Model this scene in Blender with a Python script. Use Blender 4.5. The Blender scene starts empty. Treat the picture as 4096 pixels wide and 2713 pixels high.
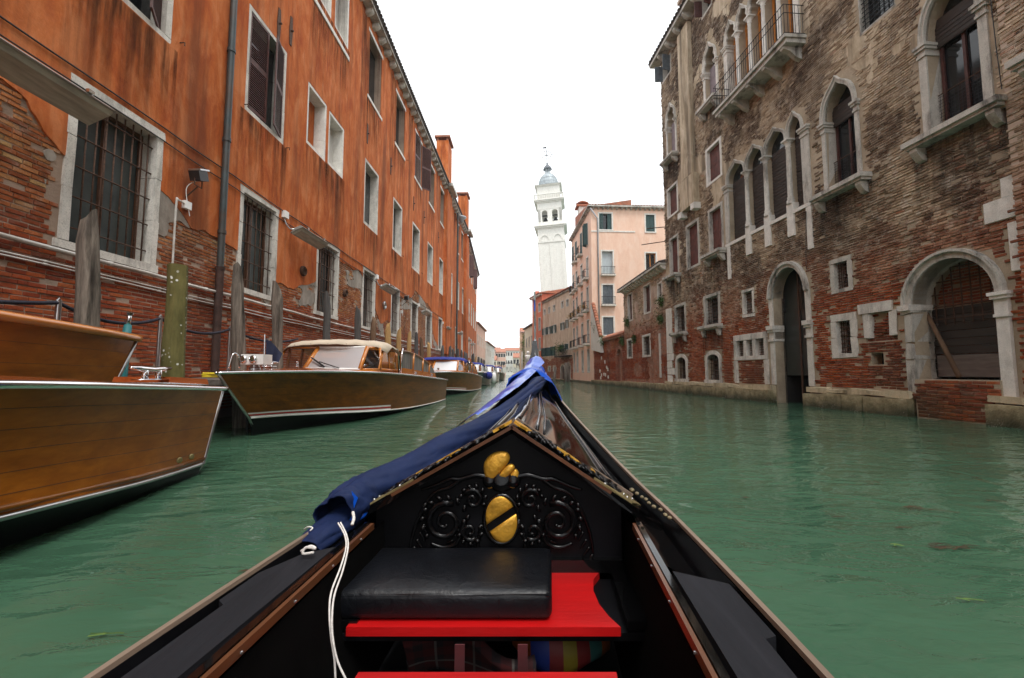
import bpy, math, random
import numpy as np
from mathutils import Vector, Matrix, noise
random.seed(7)
rnd = random.random
def U(a, b): return a + (b - a) * random.random()

# ------------------------------------------------------------------ camera, sky, sun, exposure
scene = bpy.context.scene
COL = scene.collection
F, CX, CY, CAMZ = 1735.0, 2048.0, 1356.5, 1.05
PITCH = math.atan(133.5 / F)
cam = bpy.data.cameras.new('camera')
cam.sensor_width = 36.0
cam.lens = 36.0 * F / 4096.0
cam.clip_start = 0.05
cam.clip_end = 3000
camo = bpy.data.objects.new('camera', cam)
camo.location = (0, 0, CAMZ)
camo.rotation_euler = (math.pi / 2 + PITCH, 0, 0)
COL.objects.link(camo)
scene.camera = camo

SUN_EL, SUN_AZ = math.radians(64), math.radians(150)     # azimuth from +Y towards +X
w = bpy.data.worlds.new('World')
scene.world = w
w.use_nodes = True
nt = w.node_tree
nt.nodes.clear()
sky = nt.nodes.new('ShaderNodeTexSky')
sky.sky_type = 'NISHITA'
sky.sun_disc = False
sky.sun_elevation = SUN_EL
sky.sun_rotation = SUN_AZ
sky.dust_density = 4.0
hs = nt.nodes.new('ShaderNodeHueSaturation')
hs.inputs['Saturation'].default_value = 0.25
mx = nt.nodes.new('ShaderNodeMix')
mx.data_type = 'RGBA'
mx.inputs[0].default_value = 0.86
mx.inputs[7].default_value = (10.6, 10.9, 11.2, 1)          # the even white of a closed overcast
bg = nt.nodes.new('ShaderNodeBackground')
bg.inputs['Strength'].default_value = 0.12
wo = nt.nodes.new('ShaderNodeOutputWorld')
nt.links.new(sky.outputs[0], hs.inputs['Color'])
nt.links.new(hs.outputs[0], mx.inputs[6])
nt.links.new(mx.outputs[2], bg.inputs[0])
nt.links.new(bg.outputs[0], wo.inputs[0])

sl = bpy.data.lights.new('sun', 'SUN')
sl.energy = 1.5
sl.angle = math.radians(20)
sl.color = (1.0, 0.97, 0.92)
so = bpy.data.objects.new('sun', sl)
so.rotation_euler = (math.pi / 2 - SUN_EL, 0, math.pi - SUN_AZ)
COL.objects.link(so)

scene.view_settings.view_transform = 'Standard'
scene.view_settings.look = 'None'
scene.view_settings.exposure = 0.52
scene.view_settings.gamma = 1.0
scene.view_settings.use_curve_mapping = False
scene.cycles.max_bounces = 6
scene.cycles.transparent_max_bounces = 12

# ------------------------------------------------------------------ pixel -> place helpers (photo pixels, 4096 wide)
cP, sP = math.cos(PITCH), math.sin(PITCH)
def ray(px, py):
    u = (px - CX) / F; v = (CY - py) / F
    return (u, cP - v * sP, sP + v * cP)
def at_Y(px, py, Y):
    r = ray(px, py); k = Y / r[1]
    return Vector((r[0] * k, Y, CAMZ + r[2] * k))
def at_Z(px, py, z):
    r = ray(px, py); k = (z - CAMZ) / r[2]
    return Vector((r[0] * k, r[1] * k, z))
def at_X(px, py, X):
    r = ray(px, py); k = X / r[0]
    return Vector((X, r[1] * k, CAMZ + r[2] * k))
def project(p):
    x, y, z = p[0], p[1], p[2] - CAMZ
    d = y * cP + z * sP
    up = -y * sP + z * cP
    if d < 0.05: return None
    return (CX + F * x / d, CY - F * up / d)

class Wall:
    """a vertical wall plane: s runs along it, d out of it, z up"""
    def __init__(self, o, t, flip=1):
        self.o = Vector((o[0], o[1], 0)); self.t = Vector((t[0], t[1], 0)).normalized()
        self.n = Vector((self.t.y, -self.t.x, 0)) * flip
    def P(self, s, d, z):
        return self.o + self.t * s + self.n * d + Vector((0, 0, z))
    def hit(self, px, py, d=0.0):
        r = Vector(ray(px, py)); o = self.o + self.n * d
        c = Vector((0, 0, CAMZ))
        k = (o - c).dot(self.n) / r.dot(self.n)
        p = c + r * k
        return ((p - self.o).dot(self.t), p.z)
    def quad(self, TL, TR, BL, BR):
        a, b, c, e = (self.hit(*q) for q in (TL, TR, BL, BR))
        sa, sb = (a[0] + c[0]) / 2, (b[0] + e[0]) / 2
        zt, zb = (a[1] + b[1]) / 2, (c[1] + e[1]) / 2
        return (min(sa, sb), max(sa, sb), min(zt, zb), max(zt, zb))

# ------------------------------------------------------------------ object helpers
LOC = {}
def setp(o, label=None, cat=None, group=None, kind=None):
    if label: o['label'] = label
    if cat: o['category'] = cat
    if group: o['group'] = group
    if kind: o['kind'] = kind
    return o
def thing(name, label, cat, loc=(0, 0, 0), rz=0.0, group=None, local=False):
    o = bpy.data.objects.new(name, None)
    o.empty_display_size = 0.2
    COL.objects.link(o)
    o.location = loc; o.rotation_euler = (0, 0, rz)
    LOC[o] = Vector((0, 0, 0)) if local else Vector(loc)
    return setp(o, label, cat, group)
def link(o, parent=None):
    COL.objects.link(o)
    if parent is not None:
        o.parent = parent
        LOC[o] = LOC[parent]
    else:
        LOC[o] = Vector((0, 0, 0))
    return o
def copy_tree(o, parent=None):
    c = o.copy(); COL.objects.link(c); LOC[c] = LOC.get(o, Vector((0, 0, 0)))
    if parent is not None: c.parent = parent
    for ch in list(o.children): copy_tree(ch, c)
    return c

class MB:
    def __init__(self): self.v = []; self.f = []; self.a = None
    def add(self, vs, fs):
        n = len(self.v)
        self.v.extend(tuple(p) for p in vs)
        self.f.extend(tuple(i + n for i in q) for q in fs)
        return self
    def hexa(self, p):       # p: bottom 4, top 4
        return self.add(p, [(3, 2, 1, 0), (4, 5, 6, 7), (0, 1, 5, 4), (1, 2, 6, 5), (2, 3, 7, 6), (3, 0, 4, 7)])
    def box(self, x0, x1, y0, y1, z0, z1):
        return self.hexa([(x0, y0, z0), (x1, y0, z0), (x1, y1, z0), (x0, y1, z0), (x0, y0, z1), (x1, y0, z1), (x1, y1, z1), (x0, y1, z1)])
    def cbox(self, c, sx, sy, sz, rot=None):
        c = Vector(c); pts = []
        for z in (-.5, .5):
            for x, y in ((-.5, -.5), (.5, -.5), (.5, .5), (-.5, .5)):
                q = Vector((x * sx, y * sy, z * sz))
                if rot is not None: q = rot @ q
                pts.append(c + q)
        return self.hexa(pts)
    def wbox(self, W, s0, s1, d0, d1, z0, z1, j=0.0):
        def J(): return U(-j, j) if j else 0.0
        p = [W.P(s0 + J(), d0, z0 + J()), W.P(s1 + J(), d0, z0 + J()), W.P(s1 + J(), d1, z0 + J()), W.P(s0 + J(), d1, z0 + J()),
             W.P(s0 + J(), d0, z1 + J()), W.P(s1 + J(), d0, z1 + J()), W.P(s1 + J(), d1, z1 + J()), W.P(s0 + J(), d1, z1 + J())]
        return self.hexa(p)
    def tube(self, pts, r, n=8, cap=True):
        pts = [Vector(p) for p in pts]
        R = r if isinstance(r, (list, tuple)) else [r] * len(pts)
        rings = []
        up = Vector((0, 0, 1))
        prev = None
        for i, p in enumerate(pts):
            t = (pts[min(i + 1, len(pts) - 1)] - pts[max(i - 1, 0)])
            if t.length < 1e-9: t = Vector((0, 0, 1))
            t.normalize()
            if prev is None:
                a = up if abs(t.z) < 0.95 else Vector((1, 0, 0))
                x = t.cross(a).normalized()
            else:
                x = (prev - t * prev.dot(t))
                x = x.normalized() if x.length > 1e-6 else t.orthogonal().normalized()
            prev = x
            y = t.cross(x)
            rings.append([p + (x * math.cos(2 * math.pi * k / n) + y * math.sin(2 * math.pi * k / n)) * R[i] for k in range(n)])
        return self.rings(rings, cap)
    def rings(self, rings, cap=True, closed=True):
        n = len(rings[0]); vs = [p for q in rings for p in q]; fs = []
        for i in range(len(rings) - 1):
            for k in range(n if closed else n - 1):
                k2 = (k + 1) % n
                fs.append((i * n + k, i * n + k2, (i + 1) * n + k2, (i + 1) * n + k))
        if cap and closed:
            fs.append(tuple(range(n - 1, -1, -1)))
            m = (len(rings) - 1) * n
            fs.append(tuple(m + k for k in range(n)))
        return self.add(vs, fs)
    def lathe(self, prof, c=(0, 0, 0), n=16, axis=None):
        c = Vector(c)
        R = [[c + (axis @ Vector((r * math.cos(2 * math.pi * k / n), r * math.sin(2 * math.pi * k / n), z)) if axis else
              Vector((r * math.cos(2 * math.pi * k / n), r * math.sin(2 * math.pi * k / n), z))) for k in range(n)] for r, z in prof]
        return self.rings(R)
    def prism(self, poly, fn, a, b):
        """poly: 2d points; fn(u,v,h) -> 3d; extruded between h=a and h=b"""
        n = len(poly)
        vs = [fn(u, v, a) for u, v in poly] + [fn(u, v, b) for u, v in poly]
        fs = [tuple(range(n - 1, -1, -1)), tuple(range(n, 2 * n))]
        fs += [(i, (i + 1) % n, n + (i + 1) % n, n + i) for i in range(n)]
        return self.add(vs, fs)
    def ribbon(self, outer, inner, fn, a, b):
        """band between two open 2d polylines of equal length (arch mouldings, frames)"""
        n = len(outer); vs = []
        for h in (a, b):
            vs += [fn(u, v, h) for u, v in outer] + [fn(u, v, h) for u, v in inner]
        fs = []
        for i in range(n - 1):
            fs += [(i, i + 1, n + i + 1, n + i), (2 * n + i, 3 * n + i, 3 * n + i + 1, 2 * n + i + 1),
                   (i, 2 * n + i, 2 * n + i + 1, i + 1), (n + i, n + i + 1, 3 * n + i + 1, 3 * n + i)]
        fs += [(0, n, 3 * n, 2 * n), (n - 1, 3 * n - 1, 4 * n - 1, 2 * n - 1)]
        return self.add(vs, fs)
    def sphere(self, c, r, n=10, m=6, sc=(1, 1, 1)):
        prof = [(max(1e-4, math.sin(math.pi * i / m)), -math.cos(math.pi * i / m)) for i in range(m + 1)]
        c = Vector(c)
        R = [[c + Vector((q * math.cos(2 * math.pi * k / n) * r * sc[0], q * math.sin(2 * math.pi * k / n) * r * sc[1], z * r * sc[2])) for k in range(n)] for q, z in prof]
        return self.rings(R)
    def build(self, name, mat, parent=None, smooth=False, kind=None, attr=None, recalc=False):
        me = bpy.data.meshes.new(name)
        L = LOC[parent] if parent is not None else Vector((0, 0, 0))
        vs = [(p[0] - L.x, p[1] - L.y, p[2] - L.z) for p in self.v]
        me.from_pydata(vs, [], self.f)
        if attr is not None:
            at = me.attributes.new('brnd', 'FLOAT', 'FACE')
            at.data.foreach_set('value', np.asarray(attr, dtype=np.float32))
        me.materials.append(mat)
        if recalc:
            import bmesh
            bm = bmesh.new(); bm.from_mesh(me)
            bmesh.ops.recalc_face_normals(bm, faces=bm.faces)
            bm.to_mesh(me); bm.free()
        if smooth:
            me.polygons.foreach_set('use_smooth', [True] * len(me.polygons))
            if smooth == 'auto':
                try: me.set_sharp_from_angle(angle=math.radians(40))
                except Exception: pass
        me.update()
        o = bpy.data.objects.new(name, me)
        link(o, parent)
        if kind: o['kind'] = kind
        return o

def spline(pts, n=8):
    """Catmull-Rom through the points"""
    P = [Vector(p) for p in pts]; out = []
    for i in range(len(P) - 1):
        p0, p1, p2, p3 = P[max(i - 1, 0)], P[i], P[i + 1], P[min(i + 2, len(P) - 1)]
        for k in range(n):
            t = k / n
            out.append(0.5 * ((2 * p1) + (p2 - p0) * t + (2 * p0 - 5 * p1 + 4 * p2 - p3) * t * t + (3 * p1 - p0 - 3 * p2 + p3) * t ** 3))
    out.append(P[-1])
    return out
def interp(x, xs, ys):
    return float(np.interp(x, xs, ys))
def fbm(x, y, z=0.0, o=3):
    v = 0.0; a = 1.0; f = 1.0; t = 0.0
    for _ in range(o):
        v += a * noise.noise(Vector((x * f, y * f, z + 7.3 * f))); t += a; a *= 0.5; f *= 2.1
    return v / t

# ------------------------------------------------------------------ materials
class NT:
    def __init__(self, name):
        self.m = bpy.data.materials.new(name); self.m.use_nodes = True
        self.t = self.m.node_tree; self.t.nodes.clear()
        self.out = self.t.nodes.new('ShaderNodeOutputMaterial')
        self.b = self.t.nodes.new('ShaderNodeBsdfPrincipled')
        self.t.links.new(self.b.outputs[0], self.out.inputs[0])
        self.tc = self.t.nodes.new('ShaderNodeTexCoord')
        self.geo = self.t.nodes.new('ShaderNodeNewGeometry')
    def n(self, kind, **kw):
        x = self.t.nodes.new(kind)
        for k, v in kw.items(): setattr(x, k, v)
        return x
    def l(self, a, b): self.t.links.new(a, b)
    def mapping(self, scale=(1, 1, 1), rot=(0, 0, 0), world=False, loc=(0, 0, 0)):
        mp = self.n('ShaderNodeMapping')
        mp.inputs['Scale'].default_value = scale; mp.inputs['Rotation'].default_value = rot; mp.inputs['Location'].default_value = loc
        self.l(self.geo.outputs['Position'] if world else self.tc.outputs['Object'], mp.inputs[0])
        return mp.outputs[0]
    def noise(self, vec, scale, detail=4, rough=0.55, dist=0.0):
        x = self.n('ShaderNodeTexNoise')
        x.inputs['Scale'].default_value = scale; x.inputs['Detail'].default_value = detail
        x.inputs['Roughness'].default_value = rough; x.inputs['Distortion'].default_value = dist
        self.l(vec, x.inputs['Vector'])
        return x.outputs[0]
    def ramp(self, fac, stops, interp='LINEAR'):
        x = self.n('ShaderNodeValToRGB'); x.color_ramp.interpolation = interp
        e = x.color_ramp.elements
        while len(e) < len(stops): e.new(0.5)
        for i, (p, c) in enumerate(stops):
            e[i].position = p
            e[i].color = (c, c, c, 1) if isinstance(c, (int, float)) else (*c[:3], 1)
        self.l(fac, x.inputs[0])
        return x.outputs[0]
    def mix(self, fac, a, b, mode='MIX'):
        x = self.n('ShaderNodeMix', data_type='RGBA', blend_type=mode)
        for s, v in ((x.inputs[0], fac), (x.inputs[6], a), (x.inputs[7], b)):
            if hasattr(v, 'default_value') or isinstance(v, bpy.types.NodeSocket): self.l(v, s)
            elif isinstance(v, (int, float)): s.default_value = v if s == x.inputs[0] else (v, v, v, 1)
            else: s.default_value = (*v[:3], 1)
        return x.outputs[2]
    def math(self, op, a, b=None, clamp=False):
        x = self.n('ShaderNodeMath', operation=op, use_clamp=clamp)
        for s, v in ((x.inputs[0], a), (x.inputs[1], b)):
            if v is None: continue
            if isinstance(v, bpy.types.NodeSocket): self.l(v, s)
            else: s.default_value = v
        return x.outputs[0]
    def xyz(self, vec):
        x = self.n('ShaderNodeSeparateXYZ'); self.l(vec, x.inputs[0]); return x.outputs
    def bump(self, h, strength, dist=0.02):
        x = self.n('ShaderNodeBump')
        x.inputs['Strength'].default_value = strength; x.inputs['Distance'].default_value = dist
        self.l(h, x.inputs['Height']); self.l(x.outputs[0], self.b.inputs['Normal'])
    def set(self, **kw):
        names = dict(color='Base Color', rough='Roughness', metal='Metallic', spec='Specular IOR Level', coat='Coat Weight',
                     coatr='Coat Roughness', ior='IOR', trans='Transmission Weight', alpha='Alpha', sheen='Sheen Weight', emis='Emission Color', emis_s='Emission Strength')
        for k, v in kw.items():
            s = self.b.inputs[names[k]]
            if isinstance(v, bpy.types.NodeSocket): self.l(v, s)
            elif isinstance(v, (tuple, list)): s.default_value = (*v[:3], 1)
            else: s.default_value = v
        return self

def simple(name, c, rough=0.6, metal=0.0, var=0.25, scale=6.0, bump=0.0, bscale=40.0, coat=0.0, spec=0.5, stretch=(1, 1, 1), dirt=None, dscale=2.0, damt=0.5, coatr=0.05):
    m = NT(name)
    v = m.mapping(stretch)
    n1 = m.noise(v, scale, 5)
    lo = tuple(x * (1 - var) for x in c); hi = tuple(min(1, x * (1 + var)) for x in c)
    col = m.ramp(n1, [(0.3, lo), (0.7, hi)])
    if dirt:
        n2 = m.noise(m.mapping(stretch, loc=(3, 5, 1)), dscale, 6, 0.65)
        k = m.ramp(n2, [(0.5 - 0.12, 0.0), (0.5 + 0.15, damt)])
        col = m.mix(k, col, dirt)
    m.set(color=col, rough=rough, metal=metal, coat=coat, spec=spec, coatr=coatr)
    if bump:
        m.bump(m.noise(v, bscale, 5), bump, 0.01)
    return m.m

MT = {}
# --- orange limewash plaster, with vertical run stains and pale blooms
def mk_plaster(name, c0, c1, c2, dark, k=1.0):
    m = NT(name)
    p = m.mapping((1, 1, 1), world=True)
    big = m.noise(p, 0.55, 6, 0.6)
    mid = m.noise(m.mapping((1, 1, 0.35), world=True), 2.6, 6, 0.65, 0.6)
    str_ = m.noise(m.mapping((1, 1, 0.07), world=True), 1.5, 4, 0.55)
    str2 = m.noise(m.mapping((1, 1, 0.05), world=True, loc=(4, 9, 2)), 4.5, 5, 0.6)
    fine = m.noise(p, 26, 4, 0.7)
    col = m.ramp(mid, [(0.36, c0), (0.5, c1), (0.64, c2)])
    col = m.mix(m.ramp(big, [(0.5, 0.0), (0.75, 0.5 * k)]), col, c2)
    col = m.mix(m.ramp(str_, [(0.52, 0.0), (0.66, 0.62 * k)]), col, dark)
    col = m.mix(m.ramp(str2, [(0.52, 0.0), (0.70, 0.4 * k)]), col, dark)
    col = m.mix(m.ramp(fine, [(0.3, 0.12), (0.6, 0.0)]), col, dark)
    blm = m.noise(m.mapping((1, 1, 0.6), world=True, loc=(8, 3, 6)), 1.1, 7, 0.72)
    col = m.mix(m.ramp(blm, [(0.55, 0.0), (0.75, 0.45 * k)]), col, tuple(min(1, x * 1.25 + .03) for x in c2))
    m.set(color=col, rough=0.92, spec=0.2)
    h = m.math('ADD', m.math('MULTIPLY', m.noise(p, 3.5, 6, 0.65), 1.6), m.math('MULTIPLY', fine, 0.25))
    m.bump(h, 0.45, 0.02)
    return m.m
MT['plaster'] = mk_plaster('orange_plaster', (0.38, 0.078, 0.017), (0.49, 0.124, 0.029), (0.58, 0.195, 0.07), (0.12, 0.036, 0.016), 1.05)
MT['plaster_pink'] = mk_plaster('pink_plaster', (0.76, 0.50, 0.375), (0.80, 0.55, 0.42), (0.82, 0.60, 0.48), (0.62, 0.40, 0.29), 0.35)
MT['plaster_red'] = mk_plaster('salmon_plaster', (0.58, 0.16, 0.09), (0.62, 0.19, 0.11), (0.66, 0.26, 0.17), (0.36, 0.12, 0.08), 0.4)
MT['plaster_beige'] = mk_plaster('beige_plaster', (0.50, 0.40, 0.29), (0.60, 0.50, 0.38), (0.68, 0.59, 0.47), (0.36, 0.19, 0.12), 0.8)
MT['plaster_cream'] = mk_plaster('cream_plaster', (0.62, 0.53, 0.38), (0.68, 0.60, 0.46), (0.72, 0.66, 0.54), (0.48, 0.42, 0.33), 0.4)
MT['plaster_peach'] = mk_plaster('peach_plaster', (0.66, 0.42, 0.28), (0.70, 0.47, 0.33), (0.74, 0.54, 0.40), (0.50, 0.34, 0.25), 0.4)
MT['plaster_grey'] = mk_plaster('grey_render', (0.22, 0.19, 0.16), (0.30, 0.265, 0.225), (0.40, 0.35, 0.30), (0.17, 0.11, 0.08), 0.5)

# --- brick: one material per facade; 'brnd' is a per-brick random number
def mk_brick(name, stops, hi_stops=None, zmix=(3.0, 5.0), stain=0.5, stainc=(0.035, 0.028, 0.022), efflo=0.3, moss=0.0, zn=5.0, ev=(0.52, 0.72), dark_stops=None):
    m = NT(name)
    a = m.n('ShaderNodeAttribute', attribute_name='brnd')
    p = m.mapping((1, 1, 1), world=True)
    col = m.ramp(a.outputs['Fac'], stops)
    z = m.xyz(m.geo.outputs['Position'])[2]
    big = m.noise(p, 0.5, 6, 0.6)
    mid = m.noise(p, 2.2, 6, 0.65)
    if hi_stops:
        hc = m.ramp(a.outputs['Fac'], hi_stops)
        if dark_stops:
            fld = m.noise(m.mapping((1, 1, 0.8), world=True, loc=(1, 6, 2)), 0.42, 9, 0.66, 0.4)
            hc = m.mix(m.ramp(fld, [(0.46, 0.0), (0.53, 0.92)]), hc, m.ramp(a.outputs['Fac'], dark_stops))
        hz = m.math('ADD', z, m.math('MULTIPLY', m.math('SUBTRACT', big, 0.5), zn))
        mr = m.n('ShaderNodeMapRange'); mr.inputs[1].default_value = zmix[0]; mr.inputs[2].default_value = zmix[1]
        m.l(hz, mr.inputs[0])
        col = m.mix(mr.outputs[0], col, hc)
    upf = m.math('ADD', m.math('MULTIPLY', mr.outputs[0], .75), .25) if hi_stops else 1.0
    e = m.noise(m.mapping((1, 1, 1), world=True, loc=(2, 7, 4)), 3.1, 6, 0.7)
    col = m.mix(m.math('MULTIPLY', m.ramp(e, [(ev[0], 0.0), (ev[1], efflo)]), upf), col, (0.60, 0.53, 0.44))
    st = m.noise(m.mapping((1, 1, 0.4), world=True, loc=(5, 1, 3)), 0.55, 8, 0.72)
    col = m.mix(m.ramp(st, [(0.47, 0.0), (0.60, stain)]), col, stainc)
    mot = m.noise(m.mapping((1, 1, 1.4), world=True, loc=(9, 2, 5)), 7.0, 5, 0.7)
    col = m.mix(m.ramp(mot, [(0.30, 0.55), (0.46, 0.0)]), col, stainc)
    col = m.mix(m.math('MULTIPLY', m.ramp(mot, [(0.56, 0.0), (0.72, efflo * .6)]), upf), col, (0.66, 0.58, 0.47))
    if moss:
        g = m.n('ShaderNodeMapRange'); g.inputs[1].default_value = 0.9; g.inputs[2].default_value = 0.15
        m.l(m.math('ADD', z, m.math('MULTIPLY', m.math('SUBTRACT', mid, 0.5), 1.2)), g.inputs[0])
        col = m.mix(m.math('MULTIPLY', g.outputs[0], moss), col, (0.05, 0.05, 0.018))
    fine = m.noise(p, 45, 4, 0.7)
    col = m.mix(m.ramp(fine, [(0.35, 0.35), (0.6, 0.0)]), col, tuple(x * 0.6 for x in stops[0][1]))
    m.set(color=col, rough=0.93, spec=0.15)
    m.bump(m.math('ADD', fine, m.noise(p, 14, 3, 0.6)), 0.5, 0.012)
    return m.m
RED = [(0.0, (0.15, 0.028, 0.012)), (0.3, (0.27, 0.050, 0.018)), (0.6, (0.37, 0.076, 0.022)), (0.85, (0.44, 0.12, 0.038)), (1.0, (0.20, 0.075, 0.05))]
TAN = [(0.0, (0.07, 0.05, 0.034)), (0.18, (0.27, 0.195, 0.125)), (0.5, (0.50, 0.385, 0.26)), (0.75, (0.64, 0.52, 0.375)), (0.9, (0.74, 0.64, 0.50)), (1.0, (0.38, 0.135, 0.065))]
ORB = [(0.0, (0.26, 0.07, 0.024)), (0.4, (0.40, 0.125, 0.04)), (0.75, (0.52, 0.22, 0.08)), (1.0, (0.58, 0.36, 0.15))]
MT['brick_left'] = mk_brick('old_red_brick', RED, ORB, (2.9, 3.7), stain=0.45, efflo=0.45, zn=1.6)
MT['brick_right'] = mk_brick('weathered_brick', RED, TAN, (3.0, 5.2), stain=0.6, efflo=0.7, moss=0.45, stainc=(0.05, 0.04, 0.03), zn=3.5, ev=(0.52, 0.64), dark_stops=[(0.0, (0.035, 0.026, 0.019)), (0.35, (0.085, 0.062, 0.043)), (0.7, (0.15, 0.108, 0.075)), (0.9, (0.25, 0.19, 0.135)), (1.0, (0.26, 0.085, 0.04))])
MT['brick_far'] = mk_brick('far_brick', RED, TAN, (2.8, 5.0), stain=0.4, efflo=0.7, zn=3.0, ev=(0.5, 0.62))

# mortar / far brickwork: brick texture in the wall plane
def mk_mortar(name, c, pat=None, zmix=None, along='Y', mort=(0.42, 0.36, 0.29), hi=None):
    m = NT(name)
    p = m.mapping((1, 1, 1), world=True)
    n1 = m.noise(p, 1.2, 6, 0.65); n2 = m.noise(p, 30, 4, 0.7)
    col = m.ramp(n1, [(0.3, tuple(x * 0.6 for x in c)), (0.7, c)])
    if pat:
        x = m.xyz(m.geo.outputs['Position'])
        cmb = m.n('ShaderNodeCombineXYZ'); m.l(x[1 if along == 'Y' else 0], cmb.inputs[0]); m.l(x[2], cmb.inputs[1])
        bt = m.n('ShaderNodeTexBrick'); m.l(cmb.outputs[0], bt.inputs['Vector'])
        bt.inputs['Scale'].default_value = 1.0; bt.inputs['Brick Width'].default_value = 0.25; bt.inputs['Row Height'].default_value = 0.072
        bt.inputs['Mortar Size'].default_value = 0.008; bt.inputs['Bias'].default_value = -0.1
        bt.inputs['Color1'].default_value = (*pat[0], 1); bt.inputs['Color2'].default_value = (*pat[1], 1); bt.inputs['Mortar'].default_value = (*mort, 1)
        col = bt.outputs['Color']
        big = m.noise(p, 0.45, 6, 0.65)
        if hi:
            hz = m.math('ADD', x[2], m.math('MULTIPLY', m.math('SUBTRACT', big, 0.5), 7.0))
            mr = m.n('ShaderNodeMapRange'); mr.inputs[1].default_value = zmix[0]; mr.inputs[2].default_value = zmix[1]
            m.l(hz, mr.inputs[0])
            col = m.mix(m.math('MULTIPLY', mr.outputs[0], 0.75), col, hi)
        st = m.noise(m.mapping((1, 1, 0.3), world=True, loc=(5, 1, 3)), 0.9, 7, 0.68)
        col = m.mix(m.ramp(st, [(0.46, 0.0), (0.7, 0.55)]), col, (0.05, 0.035, 0.025))
        e = m.noise(m.mapping((1, 1, 1), world=True, loc=(2, 7, 4)), 1.7, 7, 0.7)
        col = m.mix(m.ramp(e, [(0.5, 0.0), (0.7, 0.5)]), col, (0.52, 0.44, 0.36))
        m.bump(bt.outputs['Fac'], -0.6, 0.02)
    else:
        m.bump(m.math('ADD', n2, m.noise(p, 9, 4, 0.6)), 0.6, 0.02)
    m.set(color=col, rough=0.95, spec=0.1)
    return m.m
MT['mortar_left'] = mk_mortar('lime_mortar', (0.46, 0.34, 0.26))
MT['mortar_right'] = mk_mortar('grey_mortar', (0.50, 0.41, 0.30))
MT['brickwork'] = mk_mortar('brickwork', (0.3, 0.1, 0.05), ((0.36, 0.10, 0.04), (0.22, 0.055, 0.025)), (3.2, 5.6), hi=(0.62, 0.52, 0.42))
MT['brickwork_x'] = mk_mortar('garden_brickwork', (0.3, 0.1, 0.05), ((0.34, 0.085, 0.04), (0.22, 0.05, 0.026)))

def mk_stone(name, c, dark=(0.05, 0.045, 0.04), amt=0.75, rough=0.85):
    m = NT(name)
    p = m.mapping((1, 1, 1), world=True)
    n1 = m.noise(p, 5, 6, 0.6)
    st = m.noise(m.mapping((1, 1, 0.25), world=True), 2.2, 7, 0.7)
    col = m.ramp(n1, [(0.3, tuple(x * 0.78 for x in c)), (0.7, c)])
    col = m.mix(m.ramp(st, [(0.5, 0.0), (0.68, amt)]), col, dark)
    fine = m.noise(p, 55, 4, 0.7)
    col = m.mix(m.ramp(fine, [(0.33, 0.4), (0.5, 0.0)]), col, dark)
    m.set(color=col, rough=rough, spec=0.25)
    m.bump(m.math('ADD', fine, m.noise(p, 12, 4, 0.6)), 0.5, 0.012)
    return m.m
MT['stone'] = mk_stone('istrian_stone', (0.76, 0.72, 0.65), amt=0.6)
MT['stone_dirty'] = mk_stone('weathered_stone', (0.60, 0.57, 0.51), amt=0.95)
MT['stone_tower'] = mk_stone('white_tower_stone', (0.80, 0.78, 0.72), dark=(0.5, 0.47, 0.42), amt=0.3)
MT['stone_white'] = mk_stone('clean_white_stone', (0.84, 0.81, 0.75), dark=(0.3, 0.27, 0.22), amt=0.3)
# stone plinth: green slime and barnacles near the tide line
def mk_plinth():
    m = NT('tidal_stone')
    p = m.mapping((1, 1, 1), world=True)
    z = m.xyz(m.geo.outputs['Position'])[2]
    n1 = m.noise(p, 4, 7, 0.7); n2 = m.noise(p, 1.0, 5, 0.6)
    col = m.ramp(n1, [(0.3, (0.16, 0.125, 0.06)), (0.55, (0.40, 0.33, 0.19)), (0.75, (0.58, 0.50, 0.34))])
    zz = m.math('ADD', z, m.math('MULTIPLY', m.math('SUBTRACT', n2, 0.5), 0.5))
    col = m.mix(m.ramp(zz, [(0.05, 1.0), (0.4, 0.0)]), col, (0.055, 0.055, 0.025))
    v = m.n('ShaderNodeTexVoronoi'); v.inputs['Scale'].default_value = 38; m.l(p, v.inputs['Vector'])
    bz = m.math('ADD', m.ramp(v.outputs['Distance'], [(0.16, 1.0), (0.24, 0.0)]), 0.0)
    lowm = m.ramp(zz, [(0.06, 1.0), (0.22, 0.0)])
    sparse = m.ramp(m.noise(p, 2.2, 4), [(0.52, 0.0), (0.56, 1.0)])
    col = m.mix(m.math('MULTIPLY', m.math('MULTIPLY', bz, lowm), sparse), col, (0.62, 0.58, 0.5))
    m.set(color=col, rough=0.8, spec=0.35)
    m.bump(m.math('ADD', n1, m.noise(p, 25, 5, 0.7)), 0.9, 0.03)
    return m.m
MT['plinth'] = mk_plinth()

# --- water
def mk_water():
    m = NT('canal_water')
    p1 = m.mapping((1.0, 1.0, 1), world=True)
    a = m.noise(m.mapping((0.8, 1.6, 1), world=True), 2.3, 2, 0.45, 0.9)
    b = m.noise(m.mapping((1.0, 2.2, 1), world=True, loc=(3, 1, 0)), 7.0, 3, 0.5, 0.9)
    c = m.noise(m.mapping((1.0, 1.6, 1), world=True, loc=(1, 4, 0)), 0.55, 3, 0.5, 0.3)
    h = m.math('ADD', m.math('ADD', m.math('MULTIPLY', a, 0.7), m.math('MULTIPLY', b, 0.10)), m.math('MULTIPLY', c, 1.0))
    mud = m.noise(p1, 0.5, 4, 0.6)
    col = m.ramp(mud, [(0.3, (0.036, 0.092, 0.054)), (0.7, (0.058, 0.128, 0.076))])
    m.set(color=col, rough=0.012, ior=1.333, spec=0.5)
    m.bump(h, 0.65, 0.07)
    return m.m
MT['water'] = mk_water()

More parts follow.
